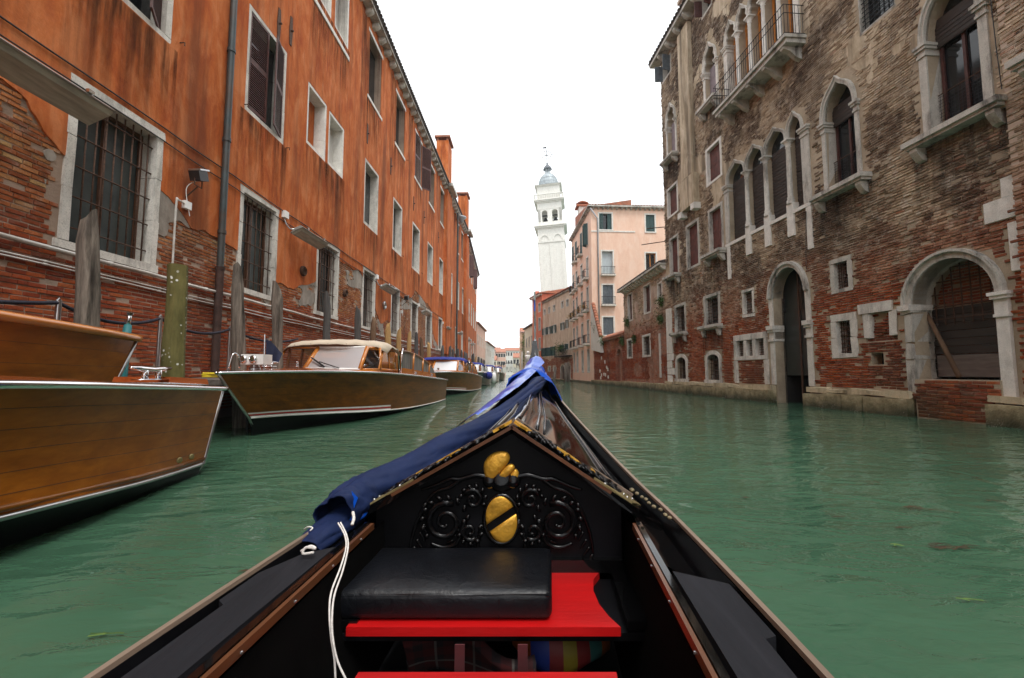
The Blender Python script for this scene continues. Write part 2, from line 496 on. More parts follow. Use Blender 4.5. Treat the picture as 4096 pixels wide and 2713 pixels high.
# --- woods
def mk_wood(name, c0, c1, rough=0.25, coat=0.6, axis='Y', scale=1.0, bump=0.05, streak=(0.03, 0.012, 0.004), samt=0.5, spec=0.5):
    m = NT(name)
    st = {'X': (0.12, 1, 1), 'Y': (1, 0.12, 1), 'Z': (1, 1, 0.1)}[axis]
    v = m.mapping(tuple(x * scale for x in st))
    n1 = m.noise(v, 9, 6, 0.6, 0.4); n2 = m.noise(v, 45, 4, 0.6); n3 = m.noise(m.mapping(tuple(x * scale for x in st), loc=(4, 4, 4)), 3.0, 5, 0.7)
    col = m.ramp(n1, [(0.3, c0), (0.7, c1)])
    col = m.mix(m.ramp(n2, [(0.35, 0.35), (0.6, 0.0)]), col, c0)
    col = m.mix(m.ramp(n3, [(0.56, 0.0), (0.72, samt)]), col, streak)
    m.set(color=col, rough=rough, coat=coat, coatr=0.08, spec=spec)
    m.bump(n2, bump, 0.01)
    return m.m
MT['varnish'] = mk_wood('varnished_mahogany', (0.24, 0.066, 0.004), (0.42, 0.132, 0.009), rough=0.3, coat=0.15, samt=0.5, spec=0.25)
MT['varnish_dark'] = mk_wood('dark_varnished_mahogany', (0.11, 0.033, 0.003), (0.28, 0.09, 0.007), rough=0.28, coat=0.15, samt=0.75, spec=0.25)
MT['varnish_bright'] = mk_wood('bright_varnished_trim', (0.45, 0.14, 0.02), (0.60, 0.22, 0.035), rough=0.25, coat=0.6, samt=0.2)
MT['deck_wood'] = mk_wood('red_mahogany_deck', (0.26, 0.055, 0.014), (0.40, 0.105, 0.03), rough=0.2, coat=0.7, samt=0.2)
MT['pile_grey'] = mk_wood('weathered_pile_wood', (0.075, 0.062, 0.052), (0.29, 0.245, 0.20), rough=0.95, coat=0, axis='Z', bump=1.0, streak=(0.018, 0.015, 0.012), samt=0.85, scale=1.6, spec=.1)
MT['pile_dark'] = mk_wood('dark_pile_wood', (0.045, 0.042, 0.042), (0.12, 0.11, 0.10), rough=0.95, coat=0, axis='Z', bump=0.9, streak=(0.02, 0.018, 0.015), samt=0.6)
MT['pile_yellow'] = mk_wood('fresh_pile_wood', (0.30, 0.17, 0.06), (0.50, 0.32, 0.13), rough=0.9, coat=0, axis='Z', bump=0.6, streak=(0.10, 0.06, 0.03), samt=0.6)
MT['pile_brown'] = mk_wood('brown_pile_wood', (0.10, 0.055, 0.03), (0.20, 0.12, 0.07), rough=0.95, coat=0, axis='Z', bump=0.7, samt=0.6)
def mk_moss():
    m = NT('mossy_pile')
    v = m.mapping((1, 1, 0.3)); p = m.mapping((1, 1, 1))
    col = m.ramp(m.noise(v, 8, 6, 0.65), [(0.3, (0.075, 0.068, 0.022)), (0.7, (0.19, 0.165, 0.06))])
    vo = m.n('ShaderNodeTexVoronoi'); vo.inputs['Scale'].default_value = 16; m.l(p, vo.inputs['Vector'])
    spots = m.math('MULTIPLY', m.ramp(vo.outputs['Distance'], [(0.2, 1.0), (0.3, 0.0)]), m.ramp(m.noise(p, 5, 3), [(0.52, 0.0), (0.56, 1.0)]))
    col = m.mix(spots, col, (0.72, 0.72, 0.66))
    m.set(color=col, rough=0.9, spec=0.2); m.bump(m.noise(v, 30, 5), 0.5, 0.01)
    return m.m
MT['pile_moss'] = mk_moss()
MT['plank_dark'] = mk_wood('dark_old_planks', (0.028, 0.022, 0.018), (0.075, 0.058, 0.045), rough=0.9, coat=0, axis='Y', bump=0.6)
MT['plank_grey'] = mk_wood('grey_old_planks', (0.10, 0.08, 0.07), (0.22, 0.18, 0.155), rough=0.9, coat=0, axis='Y', bump=0.5)
MT['shutter'] = simple('brown_shutter_paint', (0.075, 0.024, 0.018), 0.6, var=0.35, scale=9, bump=0.15)
MT['shutter_red'] = simple('red_brown_shutter_paint', (0.125, 0.034, 0.024), 0.7, var=0.3, scale=5, bump=0.2, dirt=(0.05, 0.025, 0.02), damt=0.4)
MT['shutter_green'] = simple('green_shutter_paint', (0.016, 0.052, 0.05), 0.6, var=0.3, scale=5, bump=0.15)
MT['shutter_grey'] = simple('blue_grey_shutter_paint', (0.095, 0.11, 0.125), 0.7, var=0.3, scale=5, bump=0.2)
MT['shutter_lilac'] = simple('lilac_grey_panel_paint', (0.24, 0.195, 0.21), 0.7, var=0.2, scale=4, bump=0.1)
MT['sash_orange'] = simple('orange_sash_wood', (0.52, 0.19, 0.03), 0.5, var=0.2)
MT['sash_brown'] = simple('brown_sash_wood', (0.11, 0.045, 0.02), 0.55, var=0.25)
MT['iron_rust'] = simple('rusty_iron', (0.085, 0.042, 0.024), 0.8, metal=0.2, var=0.5, scale=30, bump=0.3)
MT['iron'] = simple('black_iron', (0.02, 0.02, 0.022), 0.6, metal=0.5, var=0.3, scale=20)
MT['pipe_green'] = simple('grey_green_drainpipe', (0.045, 0.06, 0.062), 0.5, metal=0.3, var=0.25, scale=3, dirt=(0.09, 0.045, 0.025), damt=0.5)
MT['pipe_rust'] = simple('rusty_drainpipe', (0.06, 0.03, 0.022), 0.7, metal=0.2, var=0.4, scale=8)
MT['pipe_white'] = simple('white_conduit', (0.62, 0.60, 0.56), 0.5, var=0.12, scale=6, dirt=(0.25, 0.18, 0.12), damt=0.6)
MT['pipe_grey'] = simple('grey_drainpipe', (0.36, 0.38, 0.40), 0.5, metal=0.2, var=0.15)
MT['cable'] = simple('black_cable', (0.012, 0.012, 0.012), 0.6)
MT['tile'] = simple('terracotta_tiles', (0.42, 0.15, 0.08), 0.9, var=0.35, scale=12, bump=0.5, dirt=(0.12, 0.08, 0.06), damt=0.6)
MT['tile_dark'] = simple('dark_eave_tiles', (0.10, 0.075, 0.065), 0.9, var=0.35, scale=12, bump=0.5)
MT['lead'] = simple('grey_lead_sheet', (0.36, 0.40, 0.42), 0.55, metal=0.3, var=0.2, scale=2)
MT['lead_dark'] = simple('dark_lead', (0.12, 0.13, 0.145), 0.6, metal=0.3, var=0.2, scale=3)
MT['glass_dark'] = simple('dark_window_glass', (0.014, 0.016, 0.018), 0.07, var=0.3, scale=1.5, spec=0.6)
MT['glass_grey'] = simple('dusty_window_glass', (0.05, 0.06, 0.057), 0.2, var=0.35, scale=2.0, spec=0.5)
MT['interior'] = simple('dark_room', (0.012, 0.011, 0.010), 0.9)
MT['curtain'] = simple('pale_curtain', (0.45, 0.50, 0.52), 0.9, var=0.15, scale=10, stretch=(4, 4, 0.2))
MT['blind'] = mk_wood('dark_roller_blind', (0.022, 0.016, 0.012), (0.06, 0.04, 0.03), rough=0.7, coat=0, axis='Y', bump=0.3)
MT['chrome'] = simple('polished_chrome', (0.78, 0.79, 0.80), 0.12, metal=1.0, var=0.04)
MT['steel'] = simple('stainless_steel', (0.5, 0.5, 0.5), 0.3, metal=1.0, var=0.1)
MT['white_paint'] = simple('white_gloss_paint', (0.78, 0.77, 0.74), 0.25, var=0.05, coat=0.3)
MT['red_stripe'] = simple('red_stripe_paint', (0.45, 0.02, 0.02), 0.3, var=0.1)
MT['bottom_black'] = simple('black_bottom_paint', (0.006, 0.006, 0.007), 0.4, var=0.3, spec=0.25)
MT['canvas'] = simple('cream_canvas', (0.56, 0.47, 0.36), 0.9, var=0.1, scale=4, bump=0.25, bscale=12)
MT['canvas_blue'] = simple('royal_blue_canvas', (0.015, 0.025, 0.22), 0.75, var=0.2, scale=5, bump=0.3, bscale=12)
MT['navy'] = simple('navy_flag_cloth', (0.008, 0.012, 0.04), 0.8, var=0.2)
MT['hull_green'] = simple('dark_green_hull_paint', (0.018, 0.024, 0.022), 0.3, var=0.3, scale=2, coat=0.3)
MT['rope_navy'] = simple('navy_rope', (0.018, 0.018, 0.03), 0.9, var=0.5, scale=60, bump=0.6, bscale=60)
MT['rope_white'] = simple('white_cord', (0.72, 0.70, 0.66), 0.85, var=0.12, scale=60, bump=0.5, bscale=90)
MT['teal'] = simple('teal_paint', (0.02, 0.16, 0.17), 0.5, var=0.2)
MT['hose'] = simple('yellow_hose', (0.62, 0.47, 0.02), 0.5, var=0.15)
MT['plastic_black'] = simple('black_plastic', (0.014, 0.014, 0.015), 0.4, var=0.2)
MT['lamp_hood'] = simple('galvanised_lamp_hood', (0.30, 0.29, 0.26), 0.45, metal=0.4, var=0.25, scale=4)
MT['lamp_lens'] = simple('dusty_lamp_lens', (0.29, 0.27, 0.21), 0.25, var=0.3, scale=5, stretch=(3, .4, 1))
# gondola
MT['lacquer'] = simple('black_lacquer', (0.003, 0.003, 0.0033), 0.05, var=0.4, scale=3, coat=0.0, spec=0.5)
MT['carve'] = simple('black_carving_paint', (0.003, 0.003, 0.0035), 0.22, var=0.4, scale=30, spec=0.28)
MT['lacquer_dull'] = simple('worn_black_paint', (0.004, 0.004, 0.005), 0.4, var=0.6, scale=4, bump=0.05, spec=0.15)
MT['lining'] = simple('matt_black_lining', (0.004, 0.004, 0.004), 0.85, var=0.3, spec=0.03)
MT['ledge'] = mk_stone('yellowed_ledge_stone', (0.62, 0.53, 0.36), dark=(0.10, 0.07, 0.03), amt=0.7)
MT['pad'] = mk_wood('charcoal_painted_board', (0.006, 0.0065, 0.009), (0.016, 0.017, 0.022), rough=0.8, spec=0.25, coat=0, axis='Y', bump=0.35, streak=(0.085, 0.08, 0.072), samt=0.45)
MT['rail_wood'] = mk_wood('worn_pale_rail_wood', (0.14, 0.10, 0.07), (0.30, 0.22, 0.165), rough=0.6, coat=0.0, axis='Y', bump=0.3, samt=0.4)
MT['rail_brown'] = mk_wood('brown_varnished_rail', (0.075, 0.027, 0.01), (0.15, 0.055, 0.02), rough=0.35, coat=0.2, axis='Y', bump=0.1, samt=0.3)
MT['gold'] = simple('gold_leaf_paint', (0.62, 0.33, 0.035), 0.38, metal=0.45, var=0.25, scale=22, bump=0.35, bscale=60)
MT['brass'] = simple('old_brass', (0.30, 0.24, 0.11), 0.5, metal=0.7, var=0.35, scale=18, bump=0.2)
MT['brass_dull'] = simple('dull_crusted_brass', (0.20, 0.165, 0.095), 0.7, metal=0.3, var=0.5, scale=40, bump=0.6)
MT['red_seat'] = simple('red_gloss_seat_paint', (0.50, 0.004, 0.005), 0.42, var=0.12, scale=12, bump=0.15, bscale=70, dirt=(0.30, 0.004, 0.004), dscale=14, damt=0.5, stretch=(.15, 1, 1))
def mk_leather():
    m = NT('black_leather')
    p = m.mapping((1, 1, 1))
    wr = m.noise(m.mapping((1, 1, 1)), 26, 6, 0.65, 1.6)
    m.set(color=m.ramp(m.noise(p, 5, 4), [(0.3, (0.004, 0.0045, 0.006)), (0.7, (0.007, 0.008, 0.011))]), rough=0.34, spec=0.4)
    m.bump(m.math('ADD', m.math('MULTIPLY', wr, 0.8), m.math('MULTIPLY', m.noise(p, 7, 4, 0.6), 1.2)), 0.35, 0.01)
    return m.m
MT['leather'] = mk_leather()
MT['tarp_navy'] = simple('navy_tarpaulin', (0.008, 0.018, 0.066), 0.7, var=0.2, scale=6, bump=0.15, bscale=25, spec=0.2)
MT['tarp_blue'] = simple('bright_blue_tarpaulin', (0.002, 0.080, 0.52), 0.3, var=0.15, scale=4, bump=0.25, bscale=9, coat=0.3)
def mk_plaid():
    m = NT('plaid_blanket')
    x = m.xyz(m.tc.outputs['Object'])
    def stripes(c, f, w):
        s = m.math('FRACT', m.math('MULTIPLY', c, f))
        return m.math('LESS_THAN', s, w)
    a = stripes(x[0], 16, 0.45); b = stripes(x[2], 18, 0.45); c = stripes(x[0], 8, 0.06); d = stripes(x[2], 9, 0.06)
    col = m.mix(m.math('MULTIPLY', m.math('ADD', a, b), 0.45), (0.05, 0.004, 0.004), (0.006, 0.006, 0.008))  # plaid colours darkened to hold the shade under the seat
    col = m.mix(m.math('MULTIPLY', m.math('MAXIMUM', c, d), 0.6), col, (0.12, 0.11, 0.1))
    m.set(color=col, rough=0.95); return m.m
MT['plaid'] = mk_plaid()
def mk_bag():
    m = NT('striped_bag')
    x = m.xyz(m.tc.outputs['Object'])
    s = m.math('FRACT', m.math('MULTIPLY', x[0], 3.4))
    col = m.ramp(s, [(0.0, (0.2, 0.05, 0.005)), (0.2, (0.01, 0.03, 0.2)), (0.4, (0.15, 0.015, 0.015)), (0.55, (0.2, 0.16, 0.01)), (0.7, (0.15, 0.01, 0.01)), (0.85, (0.025, 0.11, 0.1))], 'CONSTANT')  # stripe colours dimmed to stand in for under-seat shade
    m.set(color=col, rough=0.6); return m.m
MT['bag'] = mk_bag()
MT['strap'] = simple('pink_strap', (0.07, 0.012, 0.015), 0.8)  # pink dimmed, the shade below the seat is in the colour
# leaves
def mk_leaf(name, a, b):
    m = NT(name)
    oi = m.n('ShaderNodeAttribute', attribute_name='brnd')
    m.set(color=m.ramp(oi.outputs['Fac'], [(0.0, a), (1.0, b)]), rough=0.7, spec=0.3)
    return m.m
MT['leaf'] = mk_leaf('green_leaves', (0.030, 0.065, 0.014), (0.10, 0.17, 0.035))
MT['leaf_flower'] = mk_leaf('yellow_flowers', (0.10, 0.10, 0.02), (0.55, 0.28, 0.02))
MT['weed_brown'] = mk_leaf('brown_weed', (0.03, 0.018, 0.008), (0.06, 0.03, 0.012))
MT['far_pink'] = mk_plaster('far_pink_plaster', (0.60, 0.36, 0.27), (0.64, 0.41, 0.32), (0.68, 0.48, 0.40), (0.45, 0.28, 0.22), 0.3)
MT['far_white'] = mk_plaster('far_white_plaster', (0.60, 0.57, 0.52), (0.66, 0.63, 0.58), (0.70, 0.68, 0.64), (0.45, 0.42, 0.38), 0.3)
MT['cloth_dark'] = simple('dark_clothes', (0.02, 0.02, 0.03), 0.9)
MT['cloth_red'] = simple('red_clothes', (0.5, 0.03, 0.02), 0.9)

# rain stains: a grimy film that runs down from sills and eaves
def mk_stain(name, c, amt, freq=6.0):
    m = NT(name)
    g = m.xyz(m.tc.outputs['Generated'])
    st = m.noise(m.mapping((1, 1, 0.06), world=True), freq, 6, 0.65)
    st2 = m.noise(m.mapping((1, 1, 0.5), world=True), 3.0, 5, 0.6)
    fall = m.ramp(g[2], [(0.0, 0.0), (0.45, 0.35), (1.0, 1.0)])
    a = m.math('MULTIPLY', m.ramp(st, [(0.40, 0.0), (0.62, 1.0)]), fall)
    a = m.math('MULTIPLY', m.math('MULTIPLY', a, m.ramp(st2, [(0.3, 0.5), (0.6, 1.0)])), amt, True)
    m.set(color=c, rough=0.95, spec=0.05, alpha=a)
    return m.m
MT['stain'] = mk_stain('rain_stain', (0.07, 0.032, 0.018), 0.85)
MT['stain_grey'] = mk_stain('soot_stain', (0.035, 0.03, 0.025), 0.9)

# ------------------------------------------------------------------ masonry helpers
def vnoise(x, y, seed=0):
    xi = np.floor(x).astype(np.int64); yi = np.floor(y).astype(np.int64)
    fx = x - xi; fy = y - yi
    fx = fx * fx * (3 - 2 * fx); fy = fy * fy * (3 - 2 * fy)
    def h(a, b):
        n = (a * 374761393 + b * 668265263 + seed * 974634777) & 0x7fffffff
        n = ((n ^ (n >> 13)) * 1274126177) & 0x7fffffff
        return ((n ^ (n >> 16)) & 0xffff) / 65535.0
    a, b, c, d = h(xi, yi), h(xi + 1, yi), h(xi, yi + 1), h(xi + 1, yi + 1)
    return (a * (1 - fx) + b * fx) * (1 - fy) + (c * (1 - fx) + d * fx) * fy
def vfbm(x, y, seed=0, o=4):
    v = 0; a = 1.0; t = 0; f = 1.0
    for k in range(o):
        v = v + a * (vnoise(x * f, y * f, seed + k) - 0.5); t += a; a *= 0.55; f *= 2.03
    return v / t

def rect_out(S, Z, r):
    return np.maximum(np.maximum(r[0] - S, S - r[1]), np.maximum(r[2] - Z, Z - r[3]))

def facade(W, s0, s1, z0, z1, openings, mat, parent, name='wall', depth=0.3, d=0.0, arches=()):
    """wall face with real openings (rects) and arched heads; reveals run inwards"""
    mb = MB()
    rects = [(o[0] - g, o[1] + g, o[2] - g, o[3] + g) for o, g in ((o, o[4] if len(o) > 4 else .03) for o in openings)]
    arch = {}
    for a in arches:                       # a: (rect, pts) ; pts: arch curve left spring -> right spring
        rects.append(a[0]); arch[a[0]] = a[1]
    ss = sorted(set([s0, s1] + [v for r in rects for v in r[:2] if s0 < v < s1]))
    zs = sorted(set([z0, z1] + [v for r in rects for v in r[2:4] if z0 < v < z1]))
    for i in range(len(ss) - 1):
        run = None
        for j in range(len(zs)):
            solid = False
            if j < len(zs) - 1:
                c = ((ss[i] + ss[i + 1]) / 2, (zs[j] + zs[j + 1]) / 2)
                solid = not any(r[0] < c[0] < r[1] and r[2] < c[1] < r[3] for r in rects)
            if solid and run is None: run = zs[j]
            if not solid and run is not None:
                mb.add([W.P(ss[i], d, run), W.P(ss[i + 1], d, run), W.P(ss[i + 1], d, zs[j]), W.P(ss[i], d, zs[j])], [(0, 1, 2, 3)])
                run = None
    for r in rects:
        if r in arch:
            pts = arch[r]; k = max(range(len(pts)), key=lambda q: pts[q][1])
            for corner, seq in (((r[0], r[3]), pts[:k + 1]), ((r[1], r[3]), pts[k:])):
                for a, b in zip(seq[:-1], seq[1:]):
                    mb.add([W.P(corner[0], d, corner[1]), W.P(a[0], d, a[1]), W.P(b[0], d, b[1])], [(0, 1, 2)])
            out = [(r[0], r[2])] + list(pts) + [(r[1], r[2])]
        else:
            out = [(r[0], r[2]), (r[0], r[3]), (r[1], r[3]), (r[1], r[2])]
        for a, b in zip(out, out[1:] + out[:1]):
            mb.add([W.P(a[0], d, a[1]), W.P(b[0], d, b[1]), W.P(b[0], d - depth, b[1]), W.P(a[0], d - depth, a[1])], [(0, 1, 2, 3)])
    return mb.build(name, mat, parent)

def body(W, s0, s1, z0, z1, deep, mat, parent, name='side_wall'):
    """the rest of the block behind a facade: two end walls, back and top"""
    mb = MB()
    A, B, C, D = (lambda z: W.P(s0, 0, z)), (lambda z: W.P(s1, 0, z)), (lambda z: W.P(s1, -deep, z)), (lambda z: W.P(s0, -deep, z))
    for p, q in ((A, D), (D, C), (C, B)):
        mb.add([p(z0), q(z0), q(z1), p(z1)], [(0, 1, 2, 3)])
    mb.add([A(z1), B(z1), C(z1), D(z1)], [(0, 1, 2, 3)])
    return mb.build(name, mat, parent)

def sheet(W, s0, s1, z0, z1, field, d, cell, mat, parent, name, back=0.0, blk=8, kind=None):
    """a skin of plaster over part of a wall: wherever field(S,Z) > 0, with a ragged real edge"""
    ns = int((s1 - s0) / cell / blk + 1) * blk; nz = int((z1 - z0) / cell / blk + 1) * blk
    S = s0 + np.arange(ns + 1) * cell; Z = z0 + np.arange(nz + 1) * cell
    SS, ZZ = np.meshgrid(S, Z, indexing='ij')
    Fv = field(SS, ZZ)
    Fv = np.minimum(Fv, np.minimum(s1 - SS, z1 - ZZ) + 1e-4)
    mb = MB(); V = mb.v; Fc = mb.f
    def quad(pts):
        n = len(V); V.extend(tuple(W.P(a, d, b)) for a, b in pts); Fc.append(tuple(range(n, n + len(pts))))
    for bi in range(0, ns, blk):
        for bj in range(0, nz, blk):
            B = Fv[bi:bi + blk + 1, bj:bj + blk + 1]
            if B.min() > 0:
                quad([(S[bi], Z[bj]), (S[bi + blk], Z[bj]), (S[bi + blk], Z[bj + blk]), (S[bi], Z[bj + blk])]); continue
            if B.max() <= 0: continue
            for i in range(bi, bi + blk):
                for j in range(bj, bj + blk):
                    c = [(S[i], Z[j], Fv[i, j]), (S[i + 1], Z[j], Fv[i + 1, j]), (S[i + 1], Z[j + 1], Fv[i + 1, j + 1]), (S[i], Z[j + 1], Fv[i, j + 1])]
                    if min(q[2] for q in c) > 0: quad([q[:2] for q in c]); continue
                    if max(q[2] for q in c) <= 0: continue
                    poly = []; cut = []
                    for k in range(4):
                        a, b = c[k], c[(k + 1) % 4]
                        if a[2] > 0: poly.append(a[:2])
                        if (a[2] > 0) != (b[2] > 0):
                            t = a[2] / (a[2] - b[2]); p = (a[0] + (b[0] - a[0]) * t, a[1] + (b[1] - a[1]) * t)
                            poly.append(p); cut.append(p)
                    if len(poly) >= 3: quad(poly)
                    if len(cut) == 2:
                        n = len(V); (a, b) = cut
                        V.extend(tuple(q) for q in (W.P(a[0], d, a[1]), W.P(b[0], d, b[1]), W.P(b[0], back, b[1]), W.P(a[0], back, a[1])))
                        Fc.append((n, n + 1, n + 2, n + 3))
    return mb.build(name, mat, parent, kind=kind)

BRICKM = {}
def brick_mesh(mat, k):
    key = (mat.name, k)
    if key not in BRICKM:
        mb = MB(); rr = random.Random(k * 13 + 5)
        j = lambda: rr.uniform(-0.04, 0.04)
        b = 0.07
        o = [(-.5 + j() * .3, 0, -.5), (.5 + j() * .3, 0, -.5), (.5 + j() * .3, 0, .5), (-.5 + j() * .3, 0, .5)]
        f = [(-.5 + b * .4, 1 + j() * 3, -.5 + b + j()), (.5 - b * .4, 1 + j() * 3, -.5 + b + j()), (.5 - b * .4, 1 + j() * 3, .5 - b + j()), (-.5 + b * .4, 1 + j() * 3, .5 - b + j())]
        m2 = [(p[0], 0.72, p[2]) for p in o]
        mb.add(o + m2 + f, [(0, 1, 5, 4), (1, 2, 6, 5), (2, 3, 7, 6), (3, 0, 4, 7), (4, 5, 9, 8), (5, 6, 10, 9), (6, 7, 11, 10), (7, 4, 8, 11), (8, 9, 10, 11)])
        me = bpy.data.meshes.new('brick'); me.from_pydata(mb.v, [], mb.f)
        at = me.attributes.new('brnd', 'FLOAT', 'FACE'); at.data.foreach_set('value', [rr.random()] * len(mb.f))
        me.materials.append(mat); me.update()
        BRICKM[key] = me
    return BRICKM[key]

def bricks(W, s0, s1, z0, z1, ok, mat, parent, pitch=0.072, L=0.238, ind=300, dlo=0.004, dhi=0.022, base=0.0, name='brickwork', wear=0.06):
    """every brick a block of its own: the nearest ones single objects, the rest one mesh"""
    items = []
    rows = int((z1 - z0) / pitch)
    sarr = []; zarr = []; larr = []
    for r in range(rows):
        z = z0 + (r + .5) * pitch
        s = s0 - L * (0.5 if r % 2 else 0.0) - rnd() * 0.03
        while s < s1:
            l = L * (0.5 if rnd() < 0.16 else 1.0) * U(0.93, 1.07)
            sarr.append(s + l / 2); zarr.append(z + U(-.003, .003)); larr.append(l); s += l
    Sx = np.array(sarr); Zx = np.array(zarr); Lx = np.array(larr)
    good = ok(Sx, Zx) & ok(Sx - Lx * .45, Zx) & ok(Sx + Lx * .45, Zx) & (Sx > s0) & (Sx < s1)
    dn = vfbm(Sx * 1.1, Zx * 1.6, 41, 3)
    for s, z, l, g, q in zip(Sx, Zx, Lx, good, dn):
        if not g or rnd() < wear * max(0, 0.5 + q * 3): continue
        d = U(dlo, dhi) + q * 0.02
        p = W.P(s, base, z); pr = project(p)
        vis = pr is not None and -20 < pr[0] < 4116 and -20 < pr[1] < 2400
        items.append((p.length if vis else 1e6 + p.length, s, z, l * U(.93, .965), pitch * U(.72, .82), max(0.004, d), rnd() if rnd() < .12 else U(.22, .78)))
    items.sort()
    rotz = math.atan2(W.n.y, W.n.x) - math.pi / 2
    near = set(); out = []
    for k, it in enumerate(items):
        if k < ind and it[0] < 1e6:
            o = bpy.data.objects.new('brick', brick_mesh(mat, int(it[6] * 20)))
            COL.objects.link(o); o.parent = parent
            o.location = W.P(it[1], base - 0.005, it[2]) - LOC[parent]
            o.rotation_euler = (0, 0, rotz); o.scale = (it[3], it[5] + 0.005, it[4])
        else: out.append(it)
    mb = MB(); att = []; V = mb.v; Fc = mb.f
    T, N = W.t, W.n
    for it in out:
        s, z, l, h, d, r = it[1:]
        d += base
        n = len(V); b = 0.006
        o0 = W.o + T * s
        ax, ay, nx, ny = T.x * l / 2, T.y * l / 2, N.x, N.y
        hz = h / 2; j = (U(-.004, .004), U(-.004, .004), U(-.004, .004), U(-.004, .004))
        x0, y0 = o0.x + nx * (base - .005), o0.y + ny * (base - .005)
        x1, y1 = o0.x + nx * d, o0.y + ny * d
        V.extend([(x0 - ax, y0 - ay, z - hz), (x0 + ax, y0 + ay, z - hz), (x0 + ax, y0 + ay, z + hz), (x0 - ax, y0 - ay, z + hz),
                  (x1 - ax * .96 + nx * j[0], y1 - ay * .96 + ny * j[0], z - hz + b), (x1 + ax * .96 + nx * j[1], y1 + ay * .96 + ny * j[1], z - hz + b),
                  (x1 + ax * .96 + nx * j[2], y1 + ay * .96 + ny * j[2], z + hz - b), (x1 - ax * .96 + nx * j[3], y1 - ay * .96 + ny * j[3], z + hz - b)])
        Fc.extend([(n, n + 1, n + 5, n + 4), (n + 1, n + 2, n + 6, n + 5), (n + 2, n + 3, n + 7, n + 6), (n + 3, n, n + 4, n + 7), (n + 4, n + 5, n + 6, n + 7)])
        att.extend([r] * 5)
    if out: return mb.build(name, mat, parent, kind='stuff', attr=att)

def leaf(W, sh, sgn, wd, z0, z1, d0, ang, louv=True, th=0.035, mb=None, npan=2):
    """a shutter leaf hinged at sh, swung out by ang"""
    mb = mb or MB(); ca, sa = math.cos(ang), math.sin(ang)
    g = lambda x, y, z: W.P(sh + sgn * (x * ca - y * sa), d0 + x * sa + y * ca, z)
    def bx(x0, x1, y0, y1, a, b):
        mb.hexa([g(x0, y0, a), g(x1, y0, a), g(x1, y1, a), g(x0, y1, a), g(x0, y0, b), g(x1, y0, b), g(x1, y1, b), g(x0, y1, b)])
    if not louv:
        n = max(2, int(wd / 0.16))
        for i in range(n):
            bx(wd * i / n + .003, wd * (i + 1) / n - .003, 0, th + (0.004 if i % 2 else 0), z0, z1)
        h = z1 - z0
        for k in (0.14, 0.5, 0.86): bx(0, wd * .9, th + .004, th + .016, z0 + h * k - .02, z0 + h * k + .02)
        return mb
    st = 0.07; h = z1 - z0
    bx(0, st, 0, th, z0, z1); bx(wd - st, wd, 0, th, z0, z1)
    zs = [z0 + h * i / npan for i in range(npan + 1)]
    for i in range(npan):
        a, b = zs[i], zs[i + 1]
        bx(st, wd - st, 0, th, a, a + .07); bx(st, wd - st, 0, th, b - .07, b)
        a += .07; b -= .07; n = max(4, int((b - a) / 0.055)); step = (b - a) / n
        for k in range(n):
            z = a + k * step
            mb.hexa([g(st, th * .9, z), g(wd - st, th * .9, z), g(wd - st, th * .1, z + step * .75), g(st, th * .1, z + step * .75),
                     g(st, th * .9 + .006, z + .012), g(wd - st, th * .9 + .006, z + .012), g(wd - st, th * .1 + .006, z + step * .75 + .012), g(st, th * .1 + .006, z + step * .75 + .012)])
    return mb

def grille(W, r, d, nv, nh, mat, parent, rad=0.011, single=False):
    def vb(s): return MB().tube([W.P(s, d, r[2]), W.P(s, d, r[3])], rad, 6)
    def hb(z): return MB().tube([W.P(r[0], d + rad, z), W.P(r[1], d + rad, z)], rad, 6)
    vs = [r[0] + (r[1] - r[0]) * (i + .5) / nv for i in range(nv)]
    hs_ = [r[2] + (r[3] - r[2]) * (i + .5) / nh for i in range(nh)]
    if single:
        for s in vs: vb(s).build('bar', mat, parent, True)
        for z in hs_: hb(z).build('crossbar', mat, parent, True)
    else:
        mb = MB()
        for s in vs: mb.tube([W.P(s, d, r[2]), W.P(s, d, r[3])], rad, 5)
        for z in hs_: mb.tube([W.P(r[0], d + rad, z), W.P(r[1], d + rad, z)], rad, 5)
        mb.build('grille', mat, parent)

